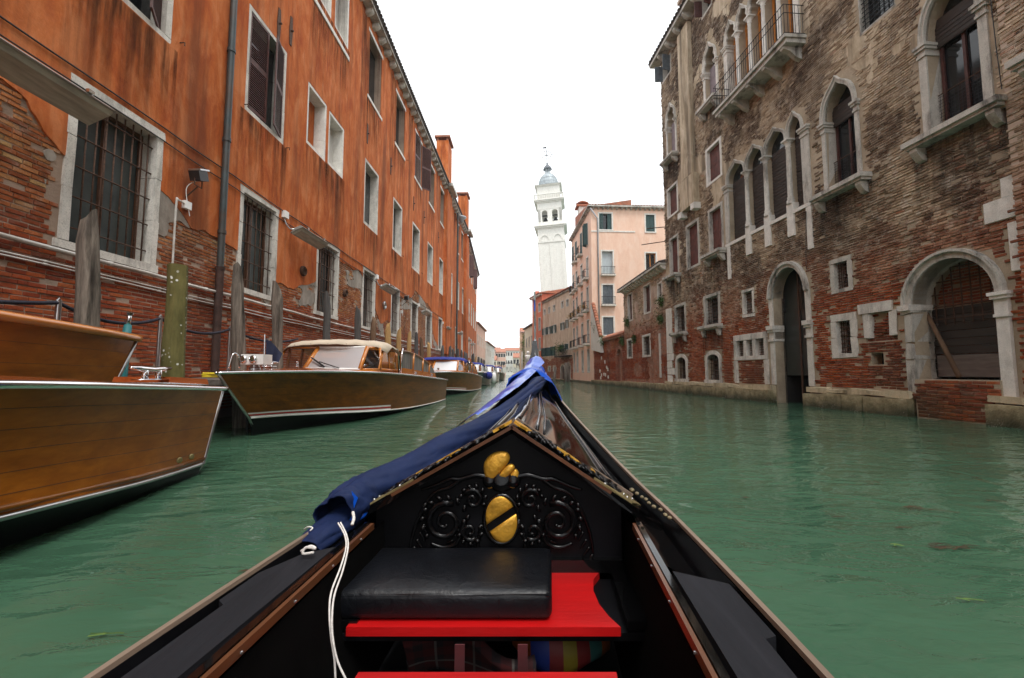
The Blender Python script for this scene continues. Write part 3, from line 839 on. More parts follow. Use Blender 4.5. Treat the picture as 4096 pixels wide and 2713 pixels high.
def stone_window(bld, W, q, fw=0.15, lint=None, sill=0.12, proud=0.03, depth=0.28, mat='stone', pane='glass_dark', rough=0.012, sash=None, sill_out=0.0, wide=0.0):
    """q: outer frame rect. Returns (window part, opening rect)"""
    s0, s1, z0, z1 = q
    lint = fw if lint is None else lint
    o = (s0 + fw, s1 - fw, z0 + sill, z1 - lint)
    mb = MB()
    if mat == 'stone_white': rough = .002
    mb.wbox(W, s0 - wide, s1 + wide, -depth, proud + sill_out, z0, o[2], rough)
    mb.wbox(W, s0 - wide * .5, s1 + wide * .5, -depth, proud, o[3], z1, rough)
    # jambs in two or three stones
    for a, b in ((s0, o[0]), (o[1], s1)):
        k = 3 if o[3] - o[2] > 1.2 else 2
        zz = [o[2] + (o[3] - o[2]) * i / k for i in range(k + 1)]
        for i in range(k): mb.wbox(W, a, b, -depth, proud - .002 - .003 * (i % 2), zz[i] + .004, zz[i + 1] - .002, rough * .6)
    wn = mb.build('window', MT[mat], bld)
    if pane:
        MB().wbox(W, o[0] - .02, o[1] + .02, -depth - .03, -depth - .01, o[2] - .02, o[3] + .02).build('pane', MT[pane], wn)
    if sash:
        m2 = MB(); d1 = -depth + .05; t = 0.055
        for a, b, c, e in ((o[0], o[1], o[3] - t, o[3]), (o[0], o[1], o[2], o[2] + t), (o[0], o[0] + t, o[2] + t, o[3] - t), (o[1] - t, o[1], o[2] + t, o[3] - t), ((o[0] + o[1]) / 2 - t * .6, (o[0] + o[1]) / 2 + t * .6, o[2] + t, o[3] - t)):
            m2.wbox(W, a, b, -depth, d1, c, e)
        m2.build('sash', MT[sash], wn)
    return wn, o

OGEE = [(0, 0), (.015, .17), (.06, .33), (.14, .47), (.26, .59), (.42, .69), (.58, .765), (.72, .82), (.83, .875), (.92, .935), (1, 1)]
TREF = [(0, 0), (.0, .12), (.04, .24), (.20, .33), (.24, .38), (.14, .46), (.12, .56), (.20, .66), (.36, .72), (.52, .755), (.68, .80), (.82, .87), (.92, .935), (1, 1)]
ROUND = [(1 - math.cos(math.pi / 2 * i / 10), math.sin(math.pi / 2 * i / 10)) for i in range(11)]
def arch_pts(kind, s0, s1, zs, zt):
    K = {'ogee': OGEE, 'tref': TREF, 'round': ROUND}[kind]
    m, h = (s1 - s0) / 2, zt - zs
    left = [(s0 + m * x, zs + h * y) for x, y in K]
    return left + [(2 * (s0 + m) - s, z) for s, z in left[-2::-1]]

def corbels(W, s0, s1, step, z, mat, parent, size=(0.16, 0.36, 0.2), name='corbel'):
    w_, o_, h_ = size
    mb = MB()
    prof = [(0, 0), (0, h_), (o_, h_), (o_, h_ * .62), (o_ * .8, h_ * .38), (o_ * .45, h_ * .1)]
    mb.prism(prof, lambda u, v, h: (h, u, v), -w_ / 2, w_ / 2)
    me = bpy.data.meshes.new(name); me.from_pydata(mb.v, [], mb.f); me.materials.append(mat); me.update()
    rz = math.atan2(W.n.y, W.n.x) - math.pi / 2
    n = int((s1 - s0) / step)
    for i in range(n + 1):
        o = bpy.data.objects.new(name, me); COL.objects.link(o); o.parent = parent
        o.location = W.P(s0 + i * step + U(-.02, .02), 0, z) - LOC[parent]; o.rotation_euler = (0, 0, rz)

def tile_roof(W, s0, s1, z, over, deep, rise, mat, parent, tile=0.24, name='roof', top=True):
    """eave with rounded tile ends, roof slope behind"""
    mb = MB()
    mb.add([W.P(s0, over, z), W.P(s1, over, z), W.P(s1, -deep, z + rise), W.P(s0, -deep, z + rise)], [(0, 1, 2, 3)])
    mb.wbox(W, s0, s1, 0.0, over - .06, z - .09, z - .02)
    mb.add([W.P(s0, over, z), W.P(s0, -deep, z + rise), W.P(s0, -deep, z - .1)], [(0, 1, 2)])
    mb.add([W.P(s1, over, z), W.P(s1, -deep, z + rise), W.P(s1, -deep, z - .1)], [(0, 1, 2)])
    r = mb.build(name, mat, parent)
    n = int((s1 - s0) / tile); m2 = MB(); sl = rise / (deep + over)
    for i in range(n):
        s = s0 + (i + .5) * tile; R = tile * .36; L_ = min(deep, 1.6)
        pts = []
        for dd in (over + .03, over - L_):
            zz = z + (over - dd) * sl
            pts.append([W.P(s + R * math.cos(a), dd, zz + R * .75 * math.sin(a)) for a in (0, .63, 1.26, 1.88, 2.51, 3.14)])
        m2.rings(pts, closed=False)
        m2.add(pts[0], [(0, 1, 2, 3, 4, 5)])
    m2.build('eave_tile_row', mat, r, True)
    return r

def leaves(center, rad, n, size, mat, name, parent=None, hang=0.0, seed=1):
    rr = random.Random(seed); mb = MB(); att = []
    for _ in range(n):
        a, b, c = rr.gauss(0, .45), rr.gauss(0, .45), rr.gauss(0, .45)
        p = Vector(center) + Vector((a * rad[0], b * rad[1], c * rad[2]))
        d = Vector((rr.gauss(0, 1), rr.gauss(0, 1), rr.gauss(0.2, 1) - hang)).normalized(); e = d.orthogonal().normalized()
        e = (Matrix.Rotation(rr.uniform(0, 6.28), 3, d) @ e); s = size * rr.uniform(.6, 1.3)
        mb.add([p - e * s * .35, p + d * s * .5 , p + e * s * .35, p + d * s * 1.2], [(0, 1, 3), (1, 2, 3)]); att += [rr.random()] * 2
    o = mb.build(name, mat, parent, attr=att)
    return o

# ------------------------------------------------------------------ water
mb = MB()
mb.add([(-200, -60, 0), (200, -60, 0), (200, 400, 0), (-200, 400, 0)], [(0, 1, 2, 3)])
setp(mb.build('water', MT['water']), kind='structure')
mb = MB()
mb.add([(-200, -60, -2.5), (200, -60, -2.5), (200, 400, -2.5), (-200, 400, -2.5)], [(0, 1, 2, 3)])
setp(mb.build('canal_bed', simple('mud', (0.05, 0.06, 0.04), 0.9)), kind='structure')

# ------------------------------------------------------------------ long orange building, left bank
WL = Wall((-7.1, 0), (0.033, 1), 1)
EAVE_L = 17.2
S_END = WL.hit(1862, 940)[0]
LB = thing('canal_building', 'long orange plastered building with barred windows along the left bank', 'building', WL.P(20, 0, 0))
openL = []; blockL = []; archL = []
def reg(q, o):
    openL.append(o); blockL.append(q)
S_ = lambda px, py: WL.hit(px, py)[0]
Q = WL.quad
# ground floor barred windows
G = [Q((288, 302), (649, 530), (217, 982), (614, 1094)), Q((960, 741), (1118, 842), (937, 1163), (1086, 1206)),
     Q((1268, 942), (1357, 1004), (1253, 1250), (1343, 1285)), Q((1450, 1063), (1503, 1101), (1442, 1307), (1492, 1332)),
     Q((1564, 1137), (1600, 1165), (1558, 1340), (1590, 1353)), Q((1644, 1199), (1671, 1216), (1641, 1365), (1667, 1374)),
     Q((1704, 1231), (1727, 1251), (1700, 1385), (1724, 1393)), Q((1753, 1265), (1769, 1279), (1751, 1400), (1765, 1405)),
     Q((1787, 1290), (1800, 1300), (1785, 1411), (1798, 1415)), Q((1819, 1313), (1828, 1319), (1818, 1419), (1827, 1422)),
     Q((1843, 1330), (1850, 1334), (1843, 1427), (1850, 1429))]
zt = sum(g[3] for g in G[3:8]) / 5; zb = sum(g[2] for g in G[3:8]) / 5
for i, g in enumerate(G):
    if i > 7: g = (g[0], max(g[1], g[0] + 1.2), zb, zt)
    wn, o = stone_window(LB, WL, g, fw=0.13 if i == 0 else 0.12, sill=0.13, proud=0.045, depth=0.3, rough=0.018 if i < 4 else .01, pane='glass_grey' if i in (0, 1) else 'glass_dark', sash='sash_brown' if i < 3 else None, wide=0.05)
    reg(g, o)
    if i < 9: grille(WL, o, -0.07, 9 if i == 0 else 7, 5 if i == 0 else 5, MT['iron_rust'], wn, 0.013, single=i < 3)
# first floor
def louvre_pair(wn, W, o, a1, a2, d=-0.02, mat='shutter', depth=0):
    hw = (o[1] - o[0]) / 2
    leaf(W, o[0], 1, hw - .01, o[2] + .02, o[3] - .02, d, a1).build('shutter', MT[mat], wn)
    leaf(W, o[1], -1, hw - .01, o[2] + .02, o[3] - .02, d, a2).build('shutter', MT[mat], wn)
A = Q((991, 10), (1144, 206), (972, 438), (1132, 585))
wn, o = stone_window(LB, WL, A, fw=0.12, sill=0.13, proud=0.03, depth=0.3); reg(A, o); louvre_pair(wn, WL, o, 0.05, 0.3)
A0h = WL.hit(680, 187); A0 = (A0h[0] - (A[1] - A[0]), A0h[0], A0h[1], A0h[1] + (A[3] - A[2]))
wn, o = stone_window(LB, WL, A0, fw=0.15, sill=0.13, proud=0.03, depth=0.3); reg(A0, o); louvre_pair(wn, WL, o, 0.1, 0.55, -0.12)
for k, B in enumerate((Q((1228, 320), (1305, 421), (1220, 574), (1299, 650)), Q((1313, 435), (1375, 521), (1306, 650), (1369, 725)))):
    wn, o = stone_window(LB, WL, B, fw=0.12, sill=0.12, proud=0.025, depth=0.36, mat='stone_white', pane=None); reg(B, o)
    MB().wbox(WL, o[0] - .02, o[1] + .02, -.40, -.36, o[2] - .02, o[3] + .02).build('blind_panel', MT['plaster' if k == 0 else 'far_white'], wn)
E = [Q((1457, 627), (1514, 704), (1450, 891), (1507, 945)), Q((1571, 785), (1608, 833), (1566, 996), (1604, 1030)),
     Q((1649, 884), (1679, 923), (1644, 1070), (1675, 1101)), Q((1709, 964), (1731, 991), (1706, 1124), (1729, 1149)),
     Q((1756, 1025), (1772, 1048), (1754, 1169), (1770, 1185)), Q((1797, 1084), (1804, 1092), (1796, 1212), (1803, 1218))]
ez0 = sum(g[2] for g in E[:5]) / 5; ez1 = sum(g[3] for g in E[:5]) / 5
for k, e in enumerate(E):
    if k == 5: e = (e[0], e[0] + 1.6, ez0, ez1)
    wn, o = stone_window(LB, WL, e, fw=0.14, sill=0.15, proud=0.03, depth=0.34, pane='glass_dark'); reg(e, o)
    if k in (1, 2, 3):
        leaf(WL, o[0], 1, (o[1] - o[0]) * .55, o[2] + .02, o[3] - .02, -0.26, 0.0).build('shutter', MT['shutter'], wn)
    elif k == 0:
        MB().wbox(WL, o[0], o[0] + .35, -.33, -.28, o[2], o[3] - .5).build('casement', MT['sash_brown'], wn)
for k in range(3):
    s = S_(1827, 1150) + k * 3.4
    e = (s, s + 1.5, ez0, ez1)
    if e[1] > S_END - .4: break
    wn, o = stone_window(LB, WL, e, fw=0.14, sill=0.15, proud=0.03, depth=0.34); reg(e, o)
# top floor: openings cut straight into plaster with stone sill and lintel only
c2r = S_(1393, 120); c2l = S_(1336, 60); csz = WL.hit(1390, 203)[1]
for a, b in ((c2l, c2r), (c2l - .25 - (c2r - c2l), c2l - .25)):
    q = (a, b, csz, csz + 3.2)
    wn, o = stone_window(LB, WL, q, fw=0.13, sill=0.12, proud=0.025, depth=0.36, mat='stone_white', pane='far_white'); reg(q, o)
MB().wbox(WL, c2l - .35 - (c2r - c2l), c2r + .05, -.02, .07, csz - .42, csz - .26, .008).build('string_course', MT['stone_white'], LB)
D = [((1476, 105), (1532, 240), (1464, 382), (1522, 482)), ((1583, 354), (1622, 440), (1575, 568), (1616, 648)),
     ((1660, 514), (1689, 577), (1654, 704), (1684, 766)), ((1717, 638), (1739, 692), (1712, 808), (1736, 855)), ((1760, 734), (1775, 777), (1758, 886), (1775, 923))]
dq = [Q(*d) for d in D]
dz0 = sum(q[2] for q in dq) / 5; dz1 = sum(q[3] for q in dq) / 5
dq += [(S_(1827, 900), S_(1827, 900) + 1.4, dz0, dz1), (S_(1845, 900), S_(1845, 900) + 1.4, dz0, dz1)]
for k, q in enumerate(dq):
    q = (q[0], q[1], q[2], min(q[3], EAVE_L - .55))
    o = (q[0] + .12, q[1] - .12, q[2] + .14, q[3] - .16)
    wn = MB().wbox(WL, q[0], q[1], -.06, .06, q[2], o[2], .008).build('window', MT['stone_white'], LB); MB().wbox(WL, q[0], q[1], -.06, .045, o[3], q[3], .008).build('lintel', MT['stone_white'], wn); openL.append(o + (0,)); blockL.append((o[0], o[1], q[2], q[3]))
    MB().wbox(WL, o[0] - .02, o[1] + .02, -.36, -.33, o[2] - .02, o[3] + .02).build('pane', MT['glass_dark'], wn)
    hw = (o[1] - o[0]) / 2
    if k == 1: leaf(WL, o[0], 1, hw, o[2] + .02, o[3] - .02, -.3, 0).build('shutter', MT['shutter'], wn)
    if k == 2:
        leaf(WL, o[0], 1, hw, o[2] + .02, o[3] - .02, .0, .15).build('shutter', MT['shutter'], wn)
        leaf(WL, o[1], -1, hw, o[2] + .02, o[3] - .02, .02, 2.5).build('shutter', MT['shutter'], wn)

SL0 = -34.0
facade(WL, SL0, S_END, -2.0, EAVE_L, openL, MT['mortar_left'], LB, 'wall', 0.38)
body(WL, SL0, S_END, -2.0, EAVE_L, 12, MT['plaster'], LB)
MB().wbox(WL, SL0, -3.02, 0.001, .034, 2.4, EAVE_L).build('plaster_rear', MT['plaster'], LB)
# plaster skin with its ragged lower edge
edge_px = [(0, 330), (100, 400), (190, 520), (250, 590), (640, 790), (700, 828), (760, 890), (830, 930), (930, 990), (1000, 1050), (1095, 1125), (1180, 1140), (1260, 1120), (1352, 1040),
           (1400, 1080), (1440, 1090), (1490, 1230), (1520, 1290), (1556, 1290), (1600, 1185), (1640, 1190), (1660, 1165), (1722, 1235), (1732, 1335), (1752, 1390), (1785, 1345), (1815, 1405), (1860, 1430)]
eh = [WL.hit(*p) for p in edge_px]
es = np.array([-5.0] + [p[0] for p in eh]); ez = np.array([eh[0][1]] + [p[1] for p in eh])
def edgeL(S): return np.interp(S, es, ez)
def openfield(S, Z, rects, grow=0.03):
    f = np.full(S.shape, 9.0)
    for r in rects: f = np.minimum(f, rect_out(S, Z, (r[0] + grow, r[1] - grow, r[2] + grow, r[3] - grow)))
    return f
def plasterF(S, Z):
    f = Z - edgeL(S) + 0.55 * vfbm(S * 1.1, Z * 1.1, 3, 5)
    return np.minimum(f, openfield(S, Z, blockL, 0.015))
sheet(WL, -3.0, S_END, 0.4, EAVE_L, plasterF, 0.034, 0.06, MT['plaster'], LB, 'plaster', back=0.0)
def renderF(S, Z):
    f = np.minimum(Z - edgeL(S) + 0.75 + 0.5 * vfbm(S * 1.2, Z * 1.2, 9, 5), 0.9 * vfbm(S * .9, Z * .9, 21, 5) - 0.06)
    return np.minimum(np.minimum(f, openfield(S, Z, blockL, 0.02)), Z - 2.75)
sheet(WL, SL0, 42, 1.0, 8.0, renderF, 0.024, 0.06, MT['plaster_grey'], LB, 'old_render', back=0.0)
def okL(S, Z):
    f = np.full(S.shape, True)
    f &= plasterF(S, Z) < 0.04
    f &= ~((renderF(S, Z) > 0.0) & (S < 42))
    f &= openfield(S, Z, blockL, 0.0) > 0.0
    return f
bricks(WL, -1.0, 44.0, 0.2, 6.6, okL, MT['brick_left'], LB, pitch=0.074, dlo=0.004, dhi=0.02)

# eave: corbels, slab, tiles
e0 = SL0; e1 = S_END
corbels(WL, 14.0, e1 - .2, 0.83, EAVE_L - .30, MT['stone'], LB, size=(0.26, 0.34, 0.22))
MB().wbox(WL, e0, e1, 0, .42, EAVE_L - .08, EAVE_L + .03).build('cornice', MT['stone_dirty'], LB)
tile_roof(WL, e0, e1, EAVE_L + .12, .52, 9, 2.6, MT['tile_dark'], LB)
# chimney breasts with chimneys
for pxa, pxb in ((1774, 1797), (1856, 1866)):
    sa, sb = S_(pxa, 900), S_(pxb, 900)
    if sb - sa > 2.2: sb = sa + 2.2
    MB().wbox(WL, sa, sb, 0.0, .34, 2.6, EAVE_L - .32).build('chimney_breast', MT['plaster'], LB)
    MB().wbox(WL, sa - .2, sb + .2, 0.35, .80, EAVE_L - .12, EAVE_L + .14).build('chimney_cornice', MT['stone_dirty'], LB)
    ch = MB().wbox(WL, sa + .2, sb - .2, -.75, .3, EAVE_L + .14, EAVE_L + 4.2).build('chimney', MT['plaster'], LB)
    mb = MB(); mb.wbox(WL, sa + .05, sb - .05, -.9, .45, EAVE_L + 4.45, EAVE_L + 4.6)
    for s in (sa + .25, sb - .4):
        for d_ in (-.72, .12): mb.wbox(WL, s, s + .15, d_, d_ + .15, EAVE_L + 4.2, EAVE_L + 4.45)
    mb.build('chimney_cap', MT['tile'], ch)
# rain stains under the sills and the eave
def stain(W, s0, s1, z1, z0, d, parent, mat='stain'):
    MB().add([W.P(s0, d, z0), W.P(s1, d, z0), W.P(s1, d, z1), W.P(s0, d, z1)], [(0, 1, 2, 3)]).build('rain_stain', MT[mat], parent)
for q in blockL:
    if q[2] > 4.5: stain(WL, q[0] - .15, q[1] + .15, q[2] - .005, q[2] - U(1.6, 3.0), .0385, LB)
for k in range(22):
    s = 3 + k * 2.05 + U(-.5, .5); stain(WL, s, s + U(.5, 1.1), EAVE_L - .35, EAVE_L - U(3, 9), .0372 + .0002 * (k % 3), LB)
# iron wall anchors
for (px, py) in ((1158, 125), (1466, 535), (1560, 665), (1652, 815), (1694, 870), (1751, 950), (1110, 95)):
    s, z = WL.hit(px, py)
    mb = MB(); mb.prism([(-.05, -.45), (.05, -.45), (.085, 0), (.05, .45), (-.05, .45), (-.085, 0)], lambda u, v, h: WL.P(s + u, h, z + v), .036, .06)
    mb.tube([WL.P(s, .05, z), WL.P(s, .13, z)], .03, 6); mb.build('wall_anchor', MT['iron_rust'], LB)
# small shutter dogs
for (px, py) in ((713, 172), (972, 418), (1140, 592), (1604, 1024), (1682, 1093), (1734, 1143), (1573, 563), (1623, 641), (1690, 757)):
    s, z = WL.hit(px, py)
    MB().tube([WL.P(s, .03, z), WL.P(s, .14, z), WL.P(s, .14, z - .07)], .012, 5).build('shutter_hook', MT['iron_rust'], LB)
# drainpipes
def drain(W, s, z0, z1, zr, d, r, parent, mat='pipe_green', mat2='pipe_rust'):
    p = MB()
    p.tube([W.P(s, d, zr), W.P(s, d, z1)], r, 10)
    for k in range(int((z1 - zr) / 2.2) + 1): p.tube([W.P(s, d, zr + .9 + k * 2.2), W.P(s, d, zr + .98 + k * 2.2)], r * 1.22, 10)
    o = p.build('drainpipe', MT[mat], parent, 'auto')
    if zr > z0:
        MB().tube([W.P(s, d, z0), W.P(s, d, zr), W.P(s, d, zr + .12)], [r * 1.15, r * 1.15, r * 1.4], 10).build('drainpipe_foot', MT[mat2], parent, 'auto')
    return o
sp = (S_(905, 250) + S_(868, 900)) / 2
drain(WL, sp, 0.9, EAVE_L - .1, WL.hit(853, 1088)[1], .12, .075, LB)
drain(WL, S_(1818, 1000), 0.9, EAVE_L - .3, 2.6, .3, .09, LB)
drain(WL, S_(1857, 1380), 0.9, 4.6, 2.0, .2, .09, LB)
MB().lathe([(.1, -.5), (.22, -.2), (.5, 0), (.5, .12), (.42, .14)], WL.P(S_(1824, 865), .55, EAVE_L - .55), 14).build('gutter_hopper', MT['pipe_grey'], LB, True)
# horizontal pipes and cables
def wallpipe(name, px0, px1, r, d, mat, s_to, straps=True, wob=0.01):
    a, b = WL.hit(*px0, d), WL.hit(*px1, d)
    pts = [];
    for k in range(60):
        s = -3 + (s_to + 3) * k / 59
        z = np.interp(s, [a[0], b[0]], [a[1], b[1]]) + fbm(s * .7, r * 90, 0, 2) * wob
        pts.append(WL.P(s, d, z))
    mb = MB(); mb.tube(pts, r, 7)
    if straps:
        for k in range(2, 58, 3): mb.tube([pts[k] - WL.t * .03, pts[k] + WL.t * .03], r * 1.35, 7)
    return mb.build(name, MT[mat], LB, True)
wallpipe('conduit_pipe', (0, 934), (1420, 1316), .032, .09, 'pipe_white', 40, wob=.03)
wallpipe('conduit_pipe', (160, 1040), (1100, 1265), .014, .06, 'pipe_white', 36, wob=.02)
wallpipe('conduit_pipe', (160, 1052), (1100, 1277), .014, .06, 'pipe_white', 36, wob=.02)
wallpipe('cable', (0, 63), (1589, 1157), .014, .06, 'cable', 38, False, .05)
wallpipe('cable', (0, 135), (1560, 1165), .012, .06, 'cable', 38, False, .05)
# round vents
for (px, py, r, m) in ((1205, 1085, .16, 'iron_rust'), (1375, 1172, .15, 'iron_rust'), (1532, 1222, .2, 'steel')):
    s, z = WL.hit(px, py)
    ax = Matrix(((WL.t.x, 0, WL.n.x), (WL.t.y, 0, WL.n.y), (0, 1, 0)))
    MB().lathe([(r, 0), (r, .1), (r * .8, .13), (r * .6, .06), (.02, .05)], WL.P(s, .0, z), 16, ax).build('vent', MT[m], LB, 'auto')

# second, bent stretch of the left bank
P2 = WL.P(S_END, 0, 0)
WL2 = Wall((P2.x, P2.y), (-0.017, 1), 1)
L2 = 20.5
LB2 = thing('canal_building', 'farthest orange plastered building at the end of the left bank', 'building', WL2.P(L2 / 2, 0, 0))
op2 = []
def simple_window(bld, W, q, fw=0.12, mat='stone', pane='glass_dark', depth=.25, proud=.03, shut=None, ang=2.9, sill=.1):
    s0, s1, z0, z1 = q; o = (s0 + fw, s1 - fw, z0 + sill, z1 - fw)
    mb = MB()
    for a, b, c, e in ((s0, s1, z0, o[2]), (s0, s1, o[3], z1), (s0, o[0], o[2], o[3]), (o[1], s1, o[2], o[3])): mb.wbox(W, a, b, -depth, proud, c, e)
    wn = mb.build('window', MT[mat], bld)
    MB().wbox(W, o[0] - .02, o[1] + .02, -depth - .03, -depth - .01, o[2] - .02, o[3] + .02).build('pane', MT[pane], wn)
    if shut:
        hw = (o[1] - o[0]) / 2
        leaf(W, o[0], 1, hw, o[2], o[3], proud + .01, ang, False).build('shutter', MT[shut], wn)
        leaf(W, o[1], -1, hw, o[2], o[3], proud + .01, ang, False).build('shutter', MT[shut], wn)
    return wn, o
for k in range(5):
    s = 1.2 + k * 3.9
    for z0_, z1_, sh in ((zb, zt, None), (ez0, ez1, None), (dz0, dz1, 'shutter' if k in (1, 3) else None)):
        q = (s, s + 1.5, z0_, min(z1_, EAVE_L - .9)); wn, o = simple_window(LB2, WL2, q, shut=sh, ang=.9); op2.append(o)
facade(WL2, 0, L2, -2, EAVE_L - .3, op2, MT['plaster'], LB2, 'wall', .28)
body(WL2, 0, L2, -2, EAVE_L - .3, 12, MT['plaster'], LB2)
corbels(WL2, .3, L2 - .1, 0.83, EAVE_L - .62, MT['stone'], LB2, size=(0.26, 0.34, 0.22))
tile_roof(WL2, 0, L2, EAVE_L - .25, .5, 9, 2.4, MT['tile_dark'], LB2)

# far low houses of the left bank
def box_house(name, label, W, s1, h, deep, mat, wins, roofmat='tile', rise=1.4, over=.35, group=None, shut=None, trim='stone', z0=-1.5, door=None):
    b = thing(name, label, 'building', W.P(s1 / 2, 0, 0), group=group)
    ops = []
    for q in wins:
        wn, o = simple_window(b, W, q[:4], mat=trim, shut=(q[4] if len(q) > 4 else shut)); ops.append(o)
    facade(W, 0, s1, z0, h, ops, MT[mat], b, 'wall', .26)
    body(W, 0, s1, z0, h, deep, MT[mat], b)
    tile_roof(W, 0, s1, h + .06, over, deep, rise, MT[roofmat], b, tile=.3)
    return b
P3 = WL2.P(L2, 0, 0)
W3 = Wall((P3.x, P3.y + .3), (0.03, 1), 1)
box_house('far_house', 'pale pink house just past the orange building on the left', W3, 16, 9.2, 8, 'far_pink', [(1.5 + k * 3.6, 2.7 + k * 3.6, z, z + 1.8) for k in range(4) for z in (2, 5.6)])
W4 = Wall((P3.x + .6, P3.y + 17), (0.035, 1), 1)
box_house('far_house', 'small cream house with low roof far down the left bank', W4, 22, 7.2, 8, 'far_white', [(1.5 + k * 4.2, 2.7 + k * 4.2, z, z + 1.6) for k in range(5) for z in (1.6, 4.4)])

# ------------------------------------------------------------------ gothic palazzo, right bank
WR = Wall((10.4, 0), (-0.077, 1), -1)
RB = thing('gothic_palace', 'weathered brick and stone palace with pointed windows on the right bank', 'building', WR.P(14, 0, 0))
EAVE_R = 18.8
s_far = WR.hit(2660, 900)[0]; s_near = WR.hit(4062, 600)[0]
opR = []; blR = []; arR = []
QR = WR.quad
def z2(x, y): return (2550 + x / 1.568, y / 1.568)
def z1_(x, y): return (3100 + x / 1.568, y / 1.568)
def z3(x, y): return (3100 + x / 1.844, 900 + y / 1.844)
def z4(x, y): return (2400 + x / 2.091, 900 + y / 2.091)
def x4(x, y): return (2640 + x / 4, 1050 + y / 4)
def y4(x, y): return (2250 + x / 4, 750 + y / 4)
def HR(p): return WR.hit(*p)

def sill_slab(W, s0, s1, z, out, parent, mat='stone_dirty', t=0.12, brackets=True):
    mb = MB(); mb.wbox(W, s0, s1, -.03, out, z - t, z, .006); mb.wbox(W, s0 + .04, s1 - .04, -.03, out - .06, z - t - .07, z - t - .002, .004)
    o = mb.build('sill', MT[mat], parent)
    if brackets:
        for s in (s0 + .12, s1 - .28):
            m2 = MB(); m2.prism([(0, -.02), (out - .1, -.02), (out - .1, -.1), (out * .55, -.2), (.12, -.3), (0, -.34)], lambda u, v, h: W.P(h, u, z - t - .06 + v), s, s + .16)
            m2.build('bracket', MT[mat], parent)
    return o

def gothic_light(bld, W, s0, s1, zb, zs, zt, jamb=.12, kind='ogee', mat='stone_dirty', depth=.35, fill='blind', cols=(True, True), capz=None, mould=.13, name='gothic_window', transom=True):
    """one pointed light between s0..s1 (opening), spring at zs, apex at zt"""
    pts = arch_pts(kind, s0, s1, zs, zt)
    r = (s0, s1, zb, zt); arR.append((r, pts)); blR.append((s0 - mould, s1 + mould, zb, zt + mould * 1.4))
    P = lambda u, v, h: W.P(u, h, v)
    mb = MB()
    outer = []
    c = (s0 + s1) / 2; hw = (s1 - s0) / 2
    k0 = arch_pts('ogee', s0 - mould, s1 + mould, zs, zt + mould * 1.7) if kind == 'ogee' else arch_pts('ogee', s0 - mould, s1 + mould, zs, zt + mould * 1.5)
    if kind == 'tref':
        ks = np.linspace(0, 1, len(pts)); ko = np.linspace(0, 1, len(k0))
        k0 = [(float(np.interp(t, ko, [q[0] for q in k0])), float(np.interp(t, ko, [q[1] for q in k0]))) for t in ks]
    mb.ribbon(k0, pts, P, -.05, .07)
    k1 = [(c + (u - c) * .93, zs + (v - zs) * .965) for u, v in k0]
    mb.ribbon(k0, k1, P, .07, .11)
    wn = mb.build(name, MT[mat], bld)
    # back panel
    D_ = -depth
    MB().prism([(s0 - .02, zb - .02)] + list(pts) + [(s1 + .02, zb - .02)], P, D_ - .04, D_).build('pane', MT['glass_dark'], wn)
    if fill == 'blind':
        m2 = MB(); n = int((zs - zb) / .06)
        for i in range(n): m2.wbox(W, s0 + .04, s1 - .04, D_ + .01, D_ + .03 + .012 * (i % 2), zb + .02 + (zs - zb) * i / n, zb + .02 + (zs - zb) * (i + .92) / n)
        m2.build('roller_blind', MT['blind'], wn)
    elif fill == 'window':
        m2 = MB(); t = .06
        for a, b, e, f in ((s0 + .03, s0 + .03 + t, zb, zs), (s1 - .03 - t, s1 - .03, zb, zs), ((s0 + s1) / 2 - t * .5, (s0 + s1) / 2 + t * .5, zb, zs), (s0 + .03 + t, s1 - .03 - t, zs - t, zs), (s0 + .03 + t, s1 - .03 - t, zb, zb + t)):
            m2.wbox(W, a, b, D_ + .01, D_ + .06, e, f)
        m2.build('sash', MT['shutter'], wn)
        m3 = MB(); m3.wbox(W, s0 + .02, s1 - .02, D_ + .07, D_ + .12, zs - .15, zs + (zt - zs) * .45)
        for i in range(5): m3.wbox(W, s0 + .02, s1 - .02, D_ + .12, D_ + .13, zs - .12 + .1 * i, zs - .06 + .1 * i)
        m3.build('blind_box', MT['blind'], wn)
        grille(W, (s0, s1, zb, zb + (zs - zb) * .42), -.2, 14, 12, MT['iron'], wn, .004)
        MB().tube([W.P(s0, -.2, zb + (zs - zb) * .43), W.P(s1, -.2, zb + (zs - zb) * .43)], .012, 6).build('guard_rail', MT['iron_rust'], wn)
    elif fill == 'orange':
        m2 = MB(); t = .07
        for a, b, e, f in ((s0 + .02, s0 + .02 + t, zb, zs + .3), (s1 - .02 - t, s1 - .02, zb, zs + .3), ((s0 + s1) / 2 - t * .5, (s0 + s1) / 2 + t * .5, zb, zs)):
            m2.wbox(W, a, b, D_ + .01, D_ + .07, e, f)
        m2.wbox(W, s0, s1, D_ + .01, D_ + .08, zs, zs + .08); m2.build('sash', MT['sash_orange'], wn)
        MB().wbox(W, s0 + .1, s1 - .1, D_ + .002, D_ + .008, zb + .1, zs).build('glass_sheet', MT['glass_grey'], wn)
    elif fill == 'panel':
        m2 = MB(); n = 3
        for i in range(n): m2.wbox(W, s0 + (s1 - s0) * i / n + .004, s0 + (s1 - s0) * (i + 1) / n - .004, D_ + .1, D_ + .14, zb, zs + (zt - zs) * .15)
        m2.build('shutter_panel', MT['shutter_lilac'], wn)
    return wn

